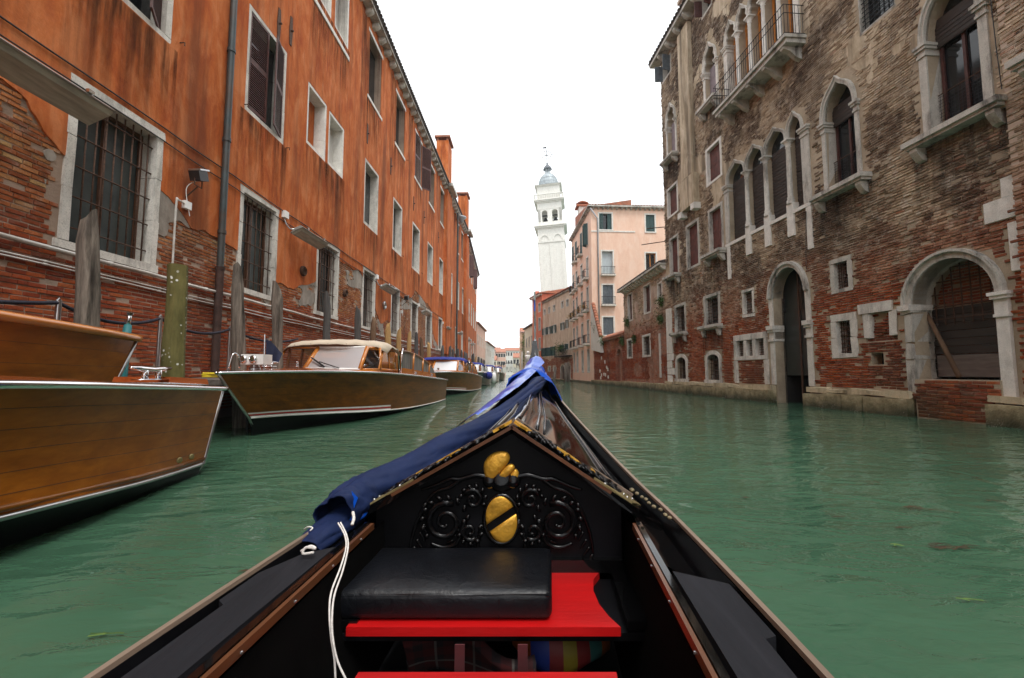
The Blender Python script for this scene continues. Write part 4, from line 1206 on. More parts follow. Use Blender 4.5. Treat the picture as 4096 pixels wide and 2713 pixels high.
def column(W, s, z0, z1, r, parent, d=0.0, mat='stone_dirty', cap=.3):
    c = W.P(s, d, 0)
    pr = [(r * 1.45, z0), (r * 1.45, z0 + .1), (r * 1.15, z0 + .16), (r * 1.25, z0 + .2), (r * 1.02, z0 + .26), (r, (z0 + z1) / 2), (r * .9, z1 - cap), (r * 1.12, z1 - cap + .03), (r * .95, z1 - cap + .07), (r * 1.35, z1 - cap * .35), (r * 1.6, z1 - cap * .2)]
    mb = MB(); mb.lathe(pr, c, 14)
    k = r * 1.75
    mb.wbox(W, s - k, s + k, d - k, d + k, z1 - cap * .2, z1)
    for a in range(4):
        an = math.pi / 4 + a * math.pi / 2
        mb.sphere(c + Vector((math.cos(an) * r * 1.45, math.sin(an) * r * 1.45, z1 - cap * .33)), r * .35, 6, 4)
    return mb.build('column', MT[mat], parent, 'auto')
def pilaster(W, s0, s1, z0, z1, parent, d0=-.3, d1=.05, mat='stone', name='pilaster', capz=.3):
    mb = MB(); mb.wbox(W, s0, s1, d0, d1, z0, z1 - capz, .006)
    mb.wbox(W, s0 - .02, s1 + .02, d0, d1 + .03, z1 - capz, z1 - capz + .06); mb.wbox(W, s0 - .005, s1 + .005, d0, d1 + .012, z1 - capz + .06, z1 - .14)
    mb.wbox(W, s0 - .04, s1 + .04, d0, d1 + .06, z1 - .14, z1 - .07); mb.wbox(W, s0 - .06, s1 + .06, d0, d1 + .09, z1 - .07, z1)
    return mb.build(name, MT[mat], parent)

# the two single pointed windows
def single(b0, b1, cl, top, jamb=.2, fill='window', so=.36):
    (sa, za), (sb, zb_) = HR(b0), HR(b1)
    s0, s1 = min(sa, sb), max(sa, sb); zb = (za + zb_) / 2; zs = HR(cl)[1]
    zt = HR(top)[1] - .25 if top else zs + (s1 - s0) * .85
    wn = gothic_light(RB, WR, s0 + jamb, s1 - jamb, zb, zs, zt, fill=fill, mould=.1)
    for a, b in ((s0, s0 + jamb), (s1 - jamb, s1)): pilaster(WR, a, b, zb, zs, wn, -.34, .04, 'stone_dirty')
    sill_slab(WR, s0 - .28, s1 + .28, zb, so, wn, 'stone_dirty')
    blR.append((s0 - .05, s1 + .05, zb - .2, zs)); blR.append((s0 - .28, s1 + .28, zb - .2, zb))
    return wn
single(z1_(945, 868), z1_(1385, 660), z1_(905, 305), None, .17)
single(z1_(318, 1208), z1_(555, 1125), z1_(300, 785), z1_(385, 460), .13)

# four-light window
colpx = [((575, 1540), None), ((700, 1460), (665, 1100)), ((820, 1400), (770, 1010)), ((965, 1315), (920, 900)), ((1077, 1262), (1062, 770))]
cs = [HR(z2(*a))[0] for a, b in colpx]
step = (cs[4] - cs[0]) / 4
cs = [cs[0] + step * i for i in range(5)] if False else cs
zb4 = sum(HR(z2(*a))[1] for a, b in colpx) / 5; zs4 = sum(HR(z2(*b))[1] for a, b in colpx[1:]) / 4
zt4 = sum(HR(z2(*p))[1] for p in ((605, 1025), (705, 900), (830, 785), (1010, 675))) / 4 - .2
c4 = sorted(cs)
tet = None
for i in range(4):
    a = c4[i] + (.13 if i == 0 else .075); b = c4[i + 1] - (.13 if i == 3 else .075)
    wn = gothic_light(RB, WR, a, b, zb4, zs4, zt4, mould=.075, fill='blind', name='gothic_window', depth=.2)
    if i == 0:
        tet = wn
        for k in (1, 2, 3):
            column(WR, c4[k], zb4 + .25, zs4, .085, RB, .0, 'stone')
            MB().wbox(WR, c4[k] - .15, c4[k] + .15, -.3, .06, zb4 - .85, zb4 + .25, .006).build('column_pedestal', MT['stone_white'], RB)
        for k in (0, 4): pilaster(WR, c4[k] - .12 if k else c4[k] - .14, c4[k] + .17 if k == 0 else c4[k] + .14, zb4, zs4, RB, -.34, .05, 'stone_dirty')
mb = MB(); mb.wbox(WR, c4[0] - .2, c4[4] + .2, -.3, .05, zb4 - .13, zb4 - .01, .006); mb.build('sill', MT['stone_white'], RB)
for k in (0, 4): MB().wbox(WR, c4[k] - .11, c4[k] + .11, -.02, .045, zb4 - 1.5, zb4 - .14, .006).build('stone_strip', MT['stone_white'], RB)
blR.append((c4[0] - .25, c4[4] + .25, zb4 - .15, zs4))
for k in range(1, 4): blR.append((c4[k] - .16, c4[k] + .16, zb4 - .86, zb4))

# balcony with its row of lights on the second floor
bz = (HR(z2(470, 720))[1] + HR(z2(920, 190))[1]) / 2 - .25
WRb = .75
b0 = WR.hit(*z2(470, 720), WRb)[0]; b1 = WR.hit(*z2(920, 190), WRb)[0]
bs0, bs1 = min(b0, b1), max(b0, b1)
bz = (WR.hit(*z2(470, 720), WRb)[1] + WR.hit(*z2(920, 190), WRb)[1]) / 2
bal = MB().wbox(WR, bs0, bs1, 0, WRb, bz - .11, bz, .006).wbox(WR, bs0 + .05, bs1 - .05, 0, WRb - .08, bz - .26, bz - .112).build('balcony', MT['stone_dirty'], RB)
n = 5
for i in range(n):
    s = bs0 + .3 + (bs1 - bs0 - .6) * i / (n - 1)
    MB().prism([(0, -.26), (WRb - .1, -.26), (WRb - .12, -.34), (.4, -.42), (.2, -.6), (0, -.68)], lambda u, v, h: WR.P(h, u, bz + v), s - .08, s + .08).build('bracket', MT['stone_dirty'], bal)
mb = MB(); RH = 1.02
for s in np.arange(bs0 + .05, bs1, .125): mb.tube([WR.P(s, WRb - .05, bz), WR.P(s, WRb - .05, bz + RH)], .009, 5)
for d_ in np.arange(.08, WRb - .05, .125):
    for s in (bs0 + .05, bs1 - .05): mb.tube([WR.P(s, d_, bz), WR.P(s, d_, bz + RH)], .009, 5)
for z in (.06, RH * .72, RH): mb.tube([WR.P(bs0 + .05, 0, bz + z), WR.P(bs0 + .05, WRb - .05, bz + z), WR.P(bs1 - .05, WRb - .05, bz + z), WR.P(bs1 - .05, 0, bz + z)], .014, 6)
mb.build('railing', MT['iron'], bal)
lights = 5
tz = (HR(z2(585, 115))[1] + HR(z2(690, -30))[1]) / 2 - .2
tsp = (HR(z2(570, 280))[1] + HR(z2(655, 170))[1]) / 2
lo = HR(z2(1000, 100))[0]; hi = HR(z2(560, 400))[0]
lo, hi = min(lo, hi), max(lo, hi)
wd = (hi - lo) / lights
for i in range(lights):
    a = lo + wd * i + .08; b = lo + wd * (i + 1) - .08
    gothic_light(RB, WR, a, b, bz + .02, tsp, tz, mould=.1, kind='tref', fill='orange', mat='stone')
    if i: column(WR, lo + wd * i, bz + .02, tsp, .085, RB, .0, 'stone_white')
for s in (lo - .14, hi - .1): pilaster(WR, s, s + .24, bz + .02, tsp, RB, -.34, .05, 'stone')
blR.append((lo - .2, hi + .2, bz - .2, tsp)); blR.append((bs0, bs1, bz - .3, bz))
# single trefoil windows to the left of it
def tref_single(l, r, t, bot, sl, spr):
    sa, sb = sorted((HR(l)[0], HR(r)[0])); zb = HR(bot)[1]; zt = HR(t)[1] - .15; zs = HR(spr)[1]
    wn = gothic_light(RB, WR, sa, sb, zb, zs, zt, kind='tref', fill='panel', mat='stone', mould=.11)
    for a, b in ((sa - .15, sa), (sb, sb + .15)): pilaster(WR, a, b, zb, zs, wn, -.3, .04)
    sill_slab(WR, sa - .3, sb + .3, zb, .4, wn)
    blR.append((sa - .17, sb + .17, zb - .2, zs)); blR.append((sa - .3, sb + .3, zb - .2, zb))
tref_single(z2(430, 600), z2(497, 520), z2(448, 268), z2(440, 680), None, z2(425, 460))
tref_single(z2(192, 900), z2(240, 880), z2(205, 650), z2(205, 1005), None, z2(190, 800))

# rectangular shuttered windows
def shuttered(q, sillo=False, mat='stone_white', fw=.12, shut='shutter_red', depth=.2):
    wn, o = stone_window(RB, WR, q, fw=fw, sill=.1, depth=depth, mat=mat, pane=None, proud=.035); opR.append(o); blR.append(q)
    hw = (o[1] - o[0]) / 2
    for sh, sg in ((o[0], 1), (o[1], -1)): leaf(WR, sh, sg, hw - .006, o[2], o[3], -.16, 0, False).build('shutter', MT[shut], wn)
    MB().wbox(WR, o[0], o[1], -depth - .04, -depth - .02, o[2], o[3]).build('pane', MT['interior'], wn)
    if sillo: sill_slab(WR, q[0] - .2, q[1] + .2, q[2] + .02, .38, wn); blR.append((q[0] - .2, q[1] + .2, q[2] - .2, q[2]))
    return wn
shuttered(QR(z2(430, 940), z2(527, 855), z2(435, 1183), z2(533, 1097)))
shuttered(QR(z2(187, 1190), z2(255, 1130), z2(190, 1385), z2(257, 1322)))
shuttered(QR(z4(578, 128), z4(657, 62), z4(590, 432), z4(665, 418)), True, 'stone_dirty')
shuttered(QR((2744, 905), (2795, 872), (2750, 1084), (2802, 1058)), False, 'stone_dirty')
shuttered(QR(z2(440, 1330), z2(538, 1258), z4(925, 245), z4(1035, 222)), True, 'stone_dirty')
for q, sh in ((QR(z2(150, 420), z2(200, 350), z2(165, 515), z2(222, 440)), 'shutter_grey'), (QR(z2(400, 0), z2(465, -90), z2(405, 125), z2(470, 30)), 'shutter')):
    wn, o = stone_window(RB, WR, q, fw=.1, sill=.1, depth=.25, mat='stone', proud=.035); opR.append(o); blR.append(q)
    for sh_, sg in ((o[0], 1), (o[1], -1)): leaf(WR, sh_, sg, (o[1] - o[0]) * .5, o[2], o[3], .03, 1.7, False).build('shutter', MT[sh], wn)
# barred window high on the right
q = QR(z1_(505, -120), z1_(750, -250), z1_(530, 225), z1_(750, 60))
wn, o = stone_window(RB, WR, q, fw=.05, sill=.08, depth=.3, mat='stone_dirty', proud=.0); opR.append(o); blR.append(q); grille(WR, o, -.08, 7, 10, MT['iron'], wn, .012)
# barred ground / mezzanine windows
def barred(q, fw=.13, sl=False, nv=6, nh=8, mat='stone', pane='glass_dark'):
    wn, o = stone_window(RB, WR, q, fw=fw, sill=.12, depth=.3, mat=mat, pane=pane, proud=.03, rough=.03); opR.append(o); blR.append(q)
    grille(WR, o, -.1, nv, nh, MT['iron_rust'], wn, .011)
    if sl: sill_slab(WR, q[0] - .15, q[1] + .15, q[2] + .1, .28, wn); blR.append((q[0] - .15, q[1] + .15, q[2] - .1, q[2]))
    return wn
barred(QR(x4(232, 690), x4(408, 640), x4(243, 1165), x4(430, 1135)), .13, True, mat='stone_dirty')
barred(QR(x4(710, 545), x4(962, 455), x4(708, 1060), x4(975, 1022)), .14, True, mat='stone_dirty')
barred(QR(x4(1322, 455), x4(1505, 395), x4(1330, 890), x4(1512, 855)), .11, mat='stone')
barred(QR(z3(405, 258), z3(560, 222), z3(425, 515), z3(582, 485)), .14, mat='stone_dirty')
barred(QR(z3(415, 668), z3(605, 645), z3(428, 990), z3(615, 972)), .2, mat='stone')
# triple window with stone posts
q = QR(z4(1120, 940), z4(1400, 872), z4(1135, 1150), z4(1405, 1108))
sa, sb = q[0], q[1]
wn, o = stone_window(RB, WR, q, fw=.16, sill=.14, lint=.24, depth=.3, mat='stone', proud=.05, rough=.02); opR.append(o); blR.append(q)
W_ = o[1] - o[0]
for k in (1, 2): MB().wbox(WR, o[0] + W_ * k / 3 - .1, o[0] + W_ * k / 3 + .1, -.28, .04, o[2], o[3], .01).build('post', MT['stone'], wn)
grille(WR, o, -.12, 12, 7, MT['iron_rust'], wn, .01)
for s in (sa - .03, sb - .2): MB().wbox(WR, s, s + .22, -.02, .05, .62, q[2] - .005, .015).build('stone_strip', MT['stone'], RB); blR.append((s, s + .22, .5, q[2]))
# small arched windows at the water
def arched(l, r, t, bot, zspr, frame=.17, kind='ogee'):
    sa, sb = sorted((HR(l)[0], HR(r)[0])); zb = HR(bot)[1]; zt = HR(t)[1]; zs = HR(zspr)[1]
    s0, s1 = sa + frame, sb - frame
    pts = arch_pts('round', s0, s1, zs, zt - frame); arR.append(((s0, s1, zb + .15, zt - frame), pts)); blR.append((sa, sb, zb, zt))
    outer = arch_pts('round', sa, sb, zs, zt)
    mb = MB(); P = lambda u, v, h: WR.P(u, h, v)
    mb.ribbon(outer, pts, P, -.28, .05); mb.wbox(WR, sa, s0, -.28, .048, zb + .15, zs, .008); mb.wbox(WR, s1, sb, -.28, .048, zb + .15, zs, .008); mb.wbox(WR, sa - .05, sb + .05, -.28, .09, zb, zb + .148, .008)
    wn = mb.build('arched_window', MT['stone'], RB)
    MB().prism([(s0 - .02, zb)] + pts + [(s1 + .02, zb)], P, -.33, -.29).build('pane', MT['glass_dark'], wn)
    grille(WR, (s0, s1, zb + .15, zt - frame), -.12, 6, 7, MT['iron_rust'], wn, .011)
arched(z4(636, 1200), z4(737, 1200), z4(683, 1080), z4(688, 1312), z4(640, 1150))
arched(z4(888, 1200), z4(1020, 1200), z4(953, 1050), z4(955, 1325), z4(890, 1130))

# stone quoins
for (l, r, t, b) in ((z4(562, 900), z4(606, 900), z4(580, 700), z4(580, 1075)),):
    sa, sb = sorted((HR(l)[0], HR(r)[0]));
    MB().wbox(WR, sa, sb, -.02, .05, HR(b)[1], HR(t)[1], .008).build('corner_strip', MT['stone_white'], RB); blR.append((sa, sb, HR(b)[1], HR(t)[1]))
for (y0, y1, x1) in ((1078, 1135, 622), (1140, 1195, 606), (1200, 1252, 628), (1258, 1325, 606)):
    sa, sb = sorted((HR(z4(572, 1200))[0], HR(z4(x1, 1200))[0]))
    za, zb = HR(z4(590, y1))[1], HR(z4(590, y0))[1]
    MB().wbox(WR, sa, sb, -.02, .06, za, zb, .008).build('quoin', MT['stone_white'], RB); blR.append((sa, sb, za, zb))
for (x0, x1, y0, y1) in ((1425, 1600, 1095, 1230), (1312, 1600, 1240, 1380), (1470, 1600, 1385, 1700)):
    sa, sb = sorted((HR(z1_(x0, y0))[0], HR(z1_(x1, y0))[0]))
    za, zb = sorted((HR(z1_((x0 + 1562) / 2, y0))[1], HR(z1_((x0 + 1562) / 2, y1))[1])); sa = max(sa, s_near - .8)
    MB().wbox(WR, sa, sb, -.02, .05, za, zb - .01, .012).build('quoin', MT['stone_white'], RB); blR.append((sa, sb, za, zb))

# water gate
def gate(lb, rb, top, lcap, jambL, jambR, name, spring, inner_top):
    pass
sa = HR(z4(1447, 1350))[0]; sb = HR(z4(1805, 1350))[0]; sa, sb = min(sa, sb), max(sa, sb)
ia, ib = sorted((HR(z4(1560, 1200))[0], HR(z4(1748, 1200))[0]))
gz0 = 0.62
zcap = (HR(z4(1435, 880))[1] + HR(z4(1742, 815))[1]) / 2; zspr = HR(z4(1432, 620))[1]; ztop = HR(z4(1612, 292))[1]
ia = sa + .23; ib = sb - .23
pts = arch_pts('round', ia, ib, zspr, ztop - .2); arR.append(((ia, ib, -.6, ztop - .2), pts)); blR.append((sa, sb, -1, zspr))
outer = arch_pts('round', sa + .05, sb - .05, zspr, ztop)
P = lambda u, v, h: WR.P(u, h, v)
mb = MB(); mb.ribbon(outer, pts, P, -.32, .07); k1 = arch_pts('round', sa + .13, sb - .13, zspr, ztop - .09); mb.ribbon(outer, k1, P, .07, .13)
gate_o = mb.build('water_gate', MT['stone_dirty'], RB)
for a, b in ((sa, ia), (ib, sb)):
    mb = MB()
    zz = [gz0, gz0 + .9, gz0 + 1.75, zcap - .45]
    for i in range(3): mb.wbox(WR, a + .02, b - .02, -.32, .05, zz[i] + .003, zz[i + 1], .008)
    mb.wbox(WR, a + .02, b - .02, -.32, .04, zcap + .1, zspr, .008)
    mb.build('gate_jamb', MT['stone'], gate_o)
    mb = MB(); mb.wbox(WR, a - .02, b + .02, -.32, .09, zcap - .45, zcap - .37); mb.wbox(WR, a, b, -.32, .055, zcap - .37, zcap - .12); mb.wbox(WR, a - .03, b + .03, -.32, .10, zcap - .12, zcap - .04); mb.wbox(WR, a - .05, b + .05, -.32, .14, zcap - .04, zcap + .1); mb.build('gate_capital', MT['stone'], gate_o)
mb = MB()   # metal clad doors, open at the foot
hw = (ib - ia) / 2
for k in (0, 1): mb.wbox(WR, ia + hw * k + .01, ia + hw * (k + 1) - .01, -.42, -.37, .95, zcap + .55)
mb.build('door', MT['shutter_grey' if False else 'hull_green'], gate_o)
MB().wbox(WR, ia, ib, -.46, -.43, zcap + .45, ztop).build('door_top', MT['hull_green'], gate_o)
mb = MB(); mb.wbox(WR, ia + hw - .03, ia + hw + .03, -.37, -.33, .1, ztop - .4); mb.wbox(WR, ia, ia + .05, -.37, -.33, .5, zcap + .5); mb.build('door_post', MT['iron_rust'], gate_o)
mb = MB(); mb.wbox(WR, ia - .5, ib + .5, -2.6, -2.5, -1, ztop); mb.wbox(WR, ia - .02, ia, -2.5, -.3, -1, ztop); mb.wbox(WR, ib, ib + .02, -2.5, -.3, -1, ztop); mb.wbox(WR, ia, ib, -2.5, -.3, ztop - .2, ztop - .1); mb.build('dark_hall', MT['interior'], gate_o)

# great boat arch with timber wall
a_l = HR(z3(975, 900))[0]; a_r = HR(z3(1770, 900))[0]
sa, sb = min(a_l, a_r), max(a_l, a_r)
pierw = abs(HR(z3(1130, 900))[0] - HR(z3(980, 900))[0]); pilw = .22
ia, ib = sa + pilw, sb - pierw * .42
zspr = (HR(z3(985, 600))[1] + HR(z3(1700, 490))[1]) / 2; ztop = HR(z3(1405, 150))[1]
pts = arch_pts('round', ia, ib, zspr, ztop - .2); arR.append(((ia, ib, -.6, ztop - .2), pts)); blR.append((sa, sb, -1, zspr))
mb = MB(); outer = arch_pts('round', ia - .19, ib + .19, zspr, ztop + .0); mb.ribbon(outer, pts, P, -.5, .05); k1 = arch_pts('round', ia - .13, ib + .13, zspr, ztop - .06); mb.ribbon(outer, k1, P, .05, .12)
boat_arch = mb.build('boat_arch', MT['stone_dirty'], RB)
# pier of big uneven stones (left in view), slender pilaster (right in view)
zz = [.55, 1.35, 1.75, 2.45, zspr - .12]
for i in range(len(zz) - 1): MB().wbox(WR, ib, sb + U(-.05, .05), -.5, .07 + U(-.01, .03), zz[i] + .012, zz[i + 1], .03).build('pier_stone', MT['stone_dirty'], boat_arch)
MB().wbox(WR, ib - .03, sb + .06, -.5, .14, zspr - .115, zspr + .02, .012).build('pier_cap', MT['stone'], boat_arch)
pilaster(WR, sa, ia, .3, zspr, boat_arch, -.5, .07, 'stone_white', 'arch_pilaster', .5)
ztp = HR(z3(1400, 565))[1]; zpl = HR(z3(1400, 1130))[1]
nb = 9
for i in range(nb):
    z0 = zpl + (ztp - zpl) * i / nb
    MB().wbox(WR, ia - .1, ib + .1, -.66 + U(-.01, .01), -.60, z0 + .008, zpl + (ztp - zpl) * (i + 1) / nb - .006, .004).build('plank', MT['plank_dark'], boat_arch)
# brick infill high up behind the iron grid
WRi = Wall(WR.P(0, -1.0, 0)[:2], WR.t[:2], -1)
MB().wbox(WR, ia - .2, ib + .2, -.8, -.68, ztp, ztop + .1).build('infill_wall', MT['mortar_right'], boat_arch)
bricks(WR, ia - .1, ib + .1, ztp + .02, ztop - .05, lambda S, Z: np.full(S.shape, True), MT['brick_right'], boat_arch, ind=0, base=-.68, name='infill_brick')
grille(WR, (ia, ib, zspr - .5, ztop - .15), -.5, 9, 5, MT['iron_rust'], boat_arch, .014)
mb = MB(); mb.wbox(WR, ia - .12, ia - .1, -.75, -.02, -1, zspr); mb.wbox(WR, ib + .1, ib + .12, -.75, -.02, -1, zspr); mb.build('arch_side', MT['stone_dirty'], boat_arch)
# soffit of the passage
vt = MB(); up = [(u, v) for u, v in pts]
vt.rings([[WR.P(u, -.3, v + .02) for u, v in up], [WR.P(u, -.8, v + .02) for u, v in up]], closed=False); vt.build('vault', MT['mortar_right'], boat_arch)
MB().hexa([WR.P(ia, -.58, zpl + .02), WR.P(ib, -.58, zpl + .02), WR.P(ib, -.58, zpl + .52), WR.P(ia, -.58, zpl + .52), WR.P(ia, -.54, zpl + .02), WR.P(ib, -.54, zpl + .02), WR.P(ib, -.54, zpl + .52), WR.P(ia, -.54, zpl + .52)]).build('pale_board', MT['plank_grey'], boat_arch)
# parapet bricks in the mouth of the arch
MB().wbox(WR, ia - .02, ib - .02, -.58, .1, -1, zpl - .04).build('parapet', MT['mortar_right'], boat_arch)
bricks(WR, ia, ib, .02, zpl - .0, lambda S, Z: np.full(S.shape, True), MT['brick_right'], boat_arch, ind=300, base=.1, pitch=.078, dlo=.01, dhi=.03, name='parapet_brick')
pole = [at_Y(*z3(1100, 595), WR.P((ia + ib) / 2, 0, 0).y), None]
p0 = WR.hit(*z3(1105, 600), -.5); p1 = WR.hit(*z3(1358, 1120), -.15)
setp(MB().tube([WR.P(p0[0], -.45, p0[1]), WR.P(p1[0], -.15, zpl + .03)], [.045, .05], 8).build('wooden_pole', MT['pile_brown'], None, True), 'brown wooden pole leaning across the mouth of the bricked boat arch', 'pole')
# blind recess with old lintel, and the square hole
ra, rb_ = sorted((HR(z3(672, 800))[0], HR(z3(905, 800))[0])); rz0 = HR(z3(790, 855))[1]; rz1 = HR(z3(770, 645))[1]
opR.append((ra, rb_, rz0, rz1, 0)); blR.append((ra, rb_, rz0, rz1))
MB().wbox(WR, ra, rb_, -.12, -.1, rz0, rz1).build('recess_back', MT['mortar_right'], RB)
bricks(WR, ra, rb_, rz0, rz1, lambda S, Z: np.full(S.shape, True), MT['brick_right'], RB, ind=0, base=-.1, dlo=.0, dhi=.06, name='recess_brick', wear=.3)
la, lb_ = sorted((HR(z3(625, 640))[0], HR(z3(872, 600))[0]))
MB().wbox(WR, la, lb_, -.1, .05, rz1 + .005, rz1 + .27, .015).build('lintel', MT['stone'], RB); blR.append((la, lb_, rz1, rz1 + .27))
for s in (ra - .02, rb_ - .16): MB().wbox(WR, s, s + .19, -.1, .03, rz0 + .1, rz1, .03).build('broken_jamb', MT['stone'], RB)
ha, hb_ = sorted((HR(z3(712, 980))[0], HR(z3(802, 980))[0])); hz0 = HR(z3(757, 1030))[1]; hz1 = HR(z3(757, 945))[1]
opR.append((ha, hb_, hz0, hz1, 0)); blR.append((ha, hb_, hz0, hz1)); MB().wbox(WR, ha - .02, hb_ + .02, -.34, -.3, hz0 - .02, hz1 + .02).build('hole_back', MT['interior'], RB)

facade(WR, s_near, s_far, -1.5, EAVE_R, opR, MT['mortar_right'], RB, 'wall', .36, arches=arR)
body(WR, s_near, s_far, -1.5, EAVE_R, 14, MT['brickwork'], RB)
# thin remains of render over the brick, densest high up
def archfield(S, Z, arr, g=0.0):
    f = np.full(S.shape, 9.0)
    for r, p in arr:
        sa_, sb_, za_, zb_ = r; zs_ = p[0][1]
        inside = np.maximum(np.maximum(sa_ - S, S - sb_), np.maximum(za_ - Z, Z - zs_))
        c_ = (sa_ + sb_) / 2; hw_ = (sb_ - sa_) / 2; h_ = zb_ - zs_
        el = (np.sqrt(((S - c_) / (hw_ + .19)) ** 2 + ((Z - zs_) / (h_ + .22)) ** 2) - 1) * hw_
        el = np.where(Z < zs_, 9.0, el)
        f = np.minimum(f, np.minimum(inside, el))
    return f
blRr = [b for b in blR]
def rmask(S, Z):
    f = openfield(S, Z, [b for b in blRr if True], 0.0)
    return f
archrects = set((a[0][0] - .13, a[0][1] + .13) for a in arR)
solid = [b for b in blR if not any(abs(b[2] - a[0][2]) < 1e-6 and abs((b[0] + b[1]) / 2 - (a[0][0] + a[0][1]) / 2) < 1e-6 and b[3] > a[0][3] for a in arR)]
def freeR(S, Z): return np.minimum(openfield(S, Z, solid, 0.0), archfield(S, Z, arR))
def skinR(S, Z):
    f = 0.9 * vfbm(S * .55, Z * .55, 31, 6) - .24 + np.clip((Z - 5.0) * .035, -.4, .10)
    return np.minimum(np.minimum(f, freeR(S, Z)), Z - 3.3)
MT['render_right'] = mk_plaster('thin_beige_render', (0.34, 0.265, 0.175), (0.48, 0.385, 0.27), (0.60, 0.50, 0.37), (0.11, 0.082, 0.055), 1.25)
sheet(WR, s_near, s_far, 3.0, EAVE_R, skinR, 0.017, 0.08, MT['render_right'], RB, 'thin_render', back=0.0)
def okR(S, Z): return (freeR(S, Z) > 0.0) & (skinR(S, Z) < 0.03)
bricks(WR, s_near, s_far, .62, EAVE_R - .3, okR, MT['brick_right'], RB, pitch=.068, L=.215, dlo=.004, dhi=.03)

for b in list(solid):
    if b[2] > 2.0 and b[1] - b[0] > .5 and b[3] - b[2] < .25: stain(WR, b[0], b[1], b[2], b[2] - U(1.2, 2.2), .045, RB, 'stain_grey')
# plinth stones along the waterline
def plinth(W, s0, s1, d, z1, parent, skip=(), step=.75, mat='plinth', top=True):
    s = s0
    while s < s1 - .05:
        l = min(U(.55, 1.0) * step / .75, s1 - s)
        if s1 - s - l < .25: l = s1 - s
        if not any(a < s + l / 2 < b for a, b in skip):
            MB().wbox(W, s + .008, s + l - .008, -.1, d + U(-.03, .03), -1.2, z1 + U(-.02, .02), .02).build('plinth_stone', MT[mat], parent)
            if top: MB().wbox(W, s + .006, s + l - .006, -.08, d * .62 + U(-.05, .04), z1 + .022, z1 + .17 + U(-.05, .02), .03).build('ledge_stone', MT['ledge'], parent)
        s += l
ga, gb = [b for b in ((gate_o, 0),)], None
gi = [a[0] for a in arR if a[0][2] == -.6]
plinth(WR, s_near, s_far + .2, .3, .42, RB, skip=[(g[0] - .02, g[1] + .02) for g in gi])
# eave
corbels(WR, s_far - 16, s_far - .1, .95, EAVE_R - .42, MT['stone_dirty'], RB, size=(.2, .5, .32))
MB().wbox(WR, s_near, s_far + .3, 0, .55, EAVE_R - .1, EAVE_R + .05).build('cornice', MT['stone_dirty'], RB)
tile_roof(WR, s_near, s_far + .35, EAVE_R + .14, .62, 9, 2.2, MT['tile_dark'], RB)
c0 = HR(z2(205, 240)); MB().wbox(WR, c0[0] - .4, c0[0] + .4, -1.6, -.8, EAVE_R, EAVE_R + 2.9).wbox(WR, c0[0] - .5, c0[0] + .5, -1.7, -.7, EAVE_R + 2.9, EAVE_R + 3.1).build('chimney', MT['brickwork'], RB)
# flue shaft with corbelled foot and the hood over the doorway window
fa, fb = sorted((HR(z2(285, 600))[0], HR(z2(352, 600))[0])); fz = HR(z2(355, 1300))[1]
fl = MB().wbox(WR, fa, fb, .0, .22, fz + 1.6, EAVE_R - .45).build('flue', MT['render_right'], RB)
MB().wbox(WR, fa - .25, fb + .05, 0, .3, fz, fz + 1.5).build('flue_base', MT['render_right'], fl)
for s in (fa - .35, fb - .1): MB().wbox(WR, s, s + .34, 0, .36, fz - .3, fz, .01).build('corbel_block', MT['stone_white'], fl)
# cables, rods
for (a, b) in ((z1_(1370, 0), z1_(1440, 560)), (z1_(1515, 1060), z1_(1562, 1568)), (z3(243, -100), z3(243, 330))):
    (s0, zA), (s1_, zB) = HR(a), HR(b)
    MB().tube([WR.P(s0, .06, zA), WR.P((s0 + s1_) / 2, .07, (zA + zB) / 2), WR.P(s1_, .06, zB)], .009, 5).build('cable', MT['cable'], RB)
for (a, ln, zt_) in ((y4(1640, 632), 1.0, 0), (y4(1640, 865), 1.3, -.3)):
    s, z = WR.hit(*a); p = WR.P(s_far, -.05, z)
    MB().tube([p, p + Vector((-ln, .3, zt_ * .4))], .025, 6).build('iron_rod', MT['iron_rust'], RB)

# neighbour at the right edge of the picture
NB = thing('brick_house', 'reddish brick house at the right edge with dark drainpipe', 'building', WR.P(s_near - 3, 0, 0))
WN = Wall(WR.P(s_near, .12, 0)[:2], (-WR.t).to_2d()[:], 1)
def okN(S, Z): return np.full(S.shape, True)
facade(WN, 0, 42, -1.5, 17, [], MT['brickwork'], NB)
body(WN, 0, 42, -1.5, 17, 10, MT['brickwork'], NB)
bricks(WN, 0.0, 2.2, .6, 14, okN, MT['brick_right'], NB, ind=0, pitch=.075)
drain(WN, .62, .5, 16.5, 12.2, .1, .05, NB, 'cable', 'cable')
s, z = WR.hit(*z1_(1545, 380)); sill_slab(WN, .35, 1.9, z - .2, .45, NB)
s, z = WR.hit(*z1_(1560, 800))
plinth(WN, 0, 6, .3, .42, NB)

# ------------------------------------------------------------------ low brick house beyond the palace
p0 = WR.P(s_far, -.06, 0)
WB = Wall((p0.x, p0.y), (-0.03, 1), -1)
sB = WB.hit(2497, 1300)[0]; HB = 7.1
BB = thing('brick_house', 'low patched brick house with white corbels between palace and garden wall', 'building', WB.P(sB / 2, 0, 0))
QB = WB.quad; opB = []; blB = []
for q in (QB(z4(232, 582), z4(273, 555), z4(235, 815), z4(272, 800)), QB(z4(368, 505), z4(424, 478), z4(365, 755), z4(425, 735)), QB(z4(480, 485), z4(522, 470), z4(482, 645), z4(522, 630))):
    wn, o = stone_window(BB, WB, q, fw=.1, sill=.1, depth=.22, mat='stone', pane='interior', proud=.03); opB.append(o); blB.append(q)
    hw = (o[1] - o[0]) / 2
    for sh, sg in ((o[0], 1), (o[1], -1)): leaf(WB, sh, sg, hw - .005, o[2], o[3], -.18, 0, False).build('shutter', MT['shutter'], wn)
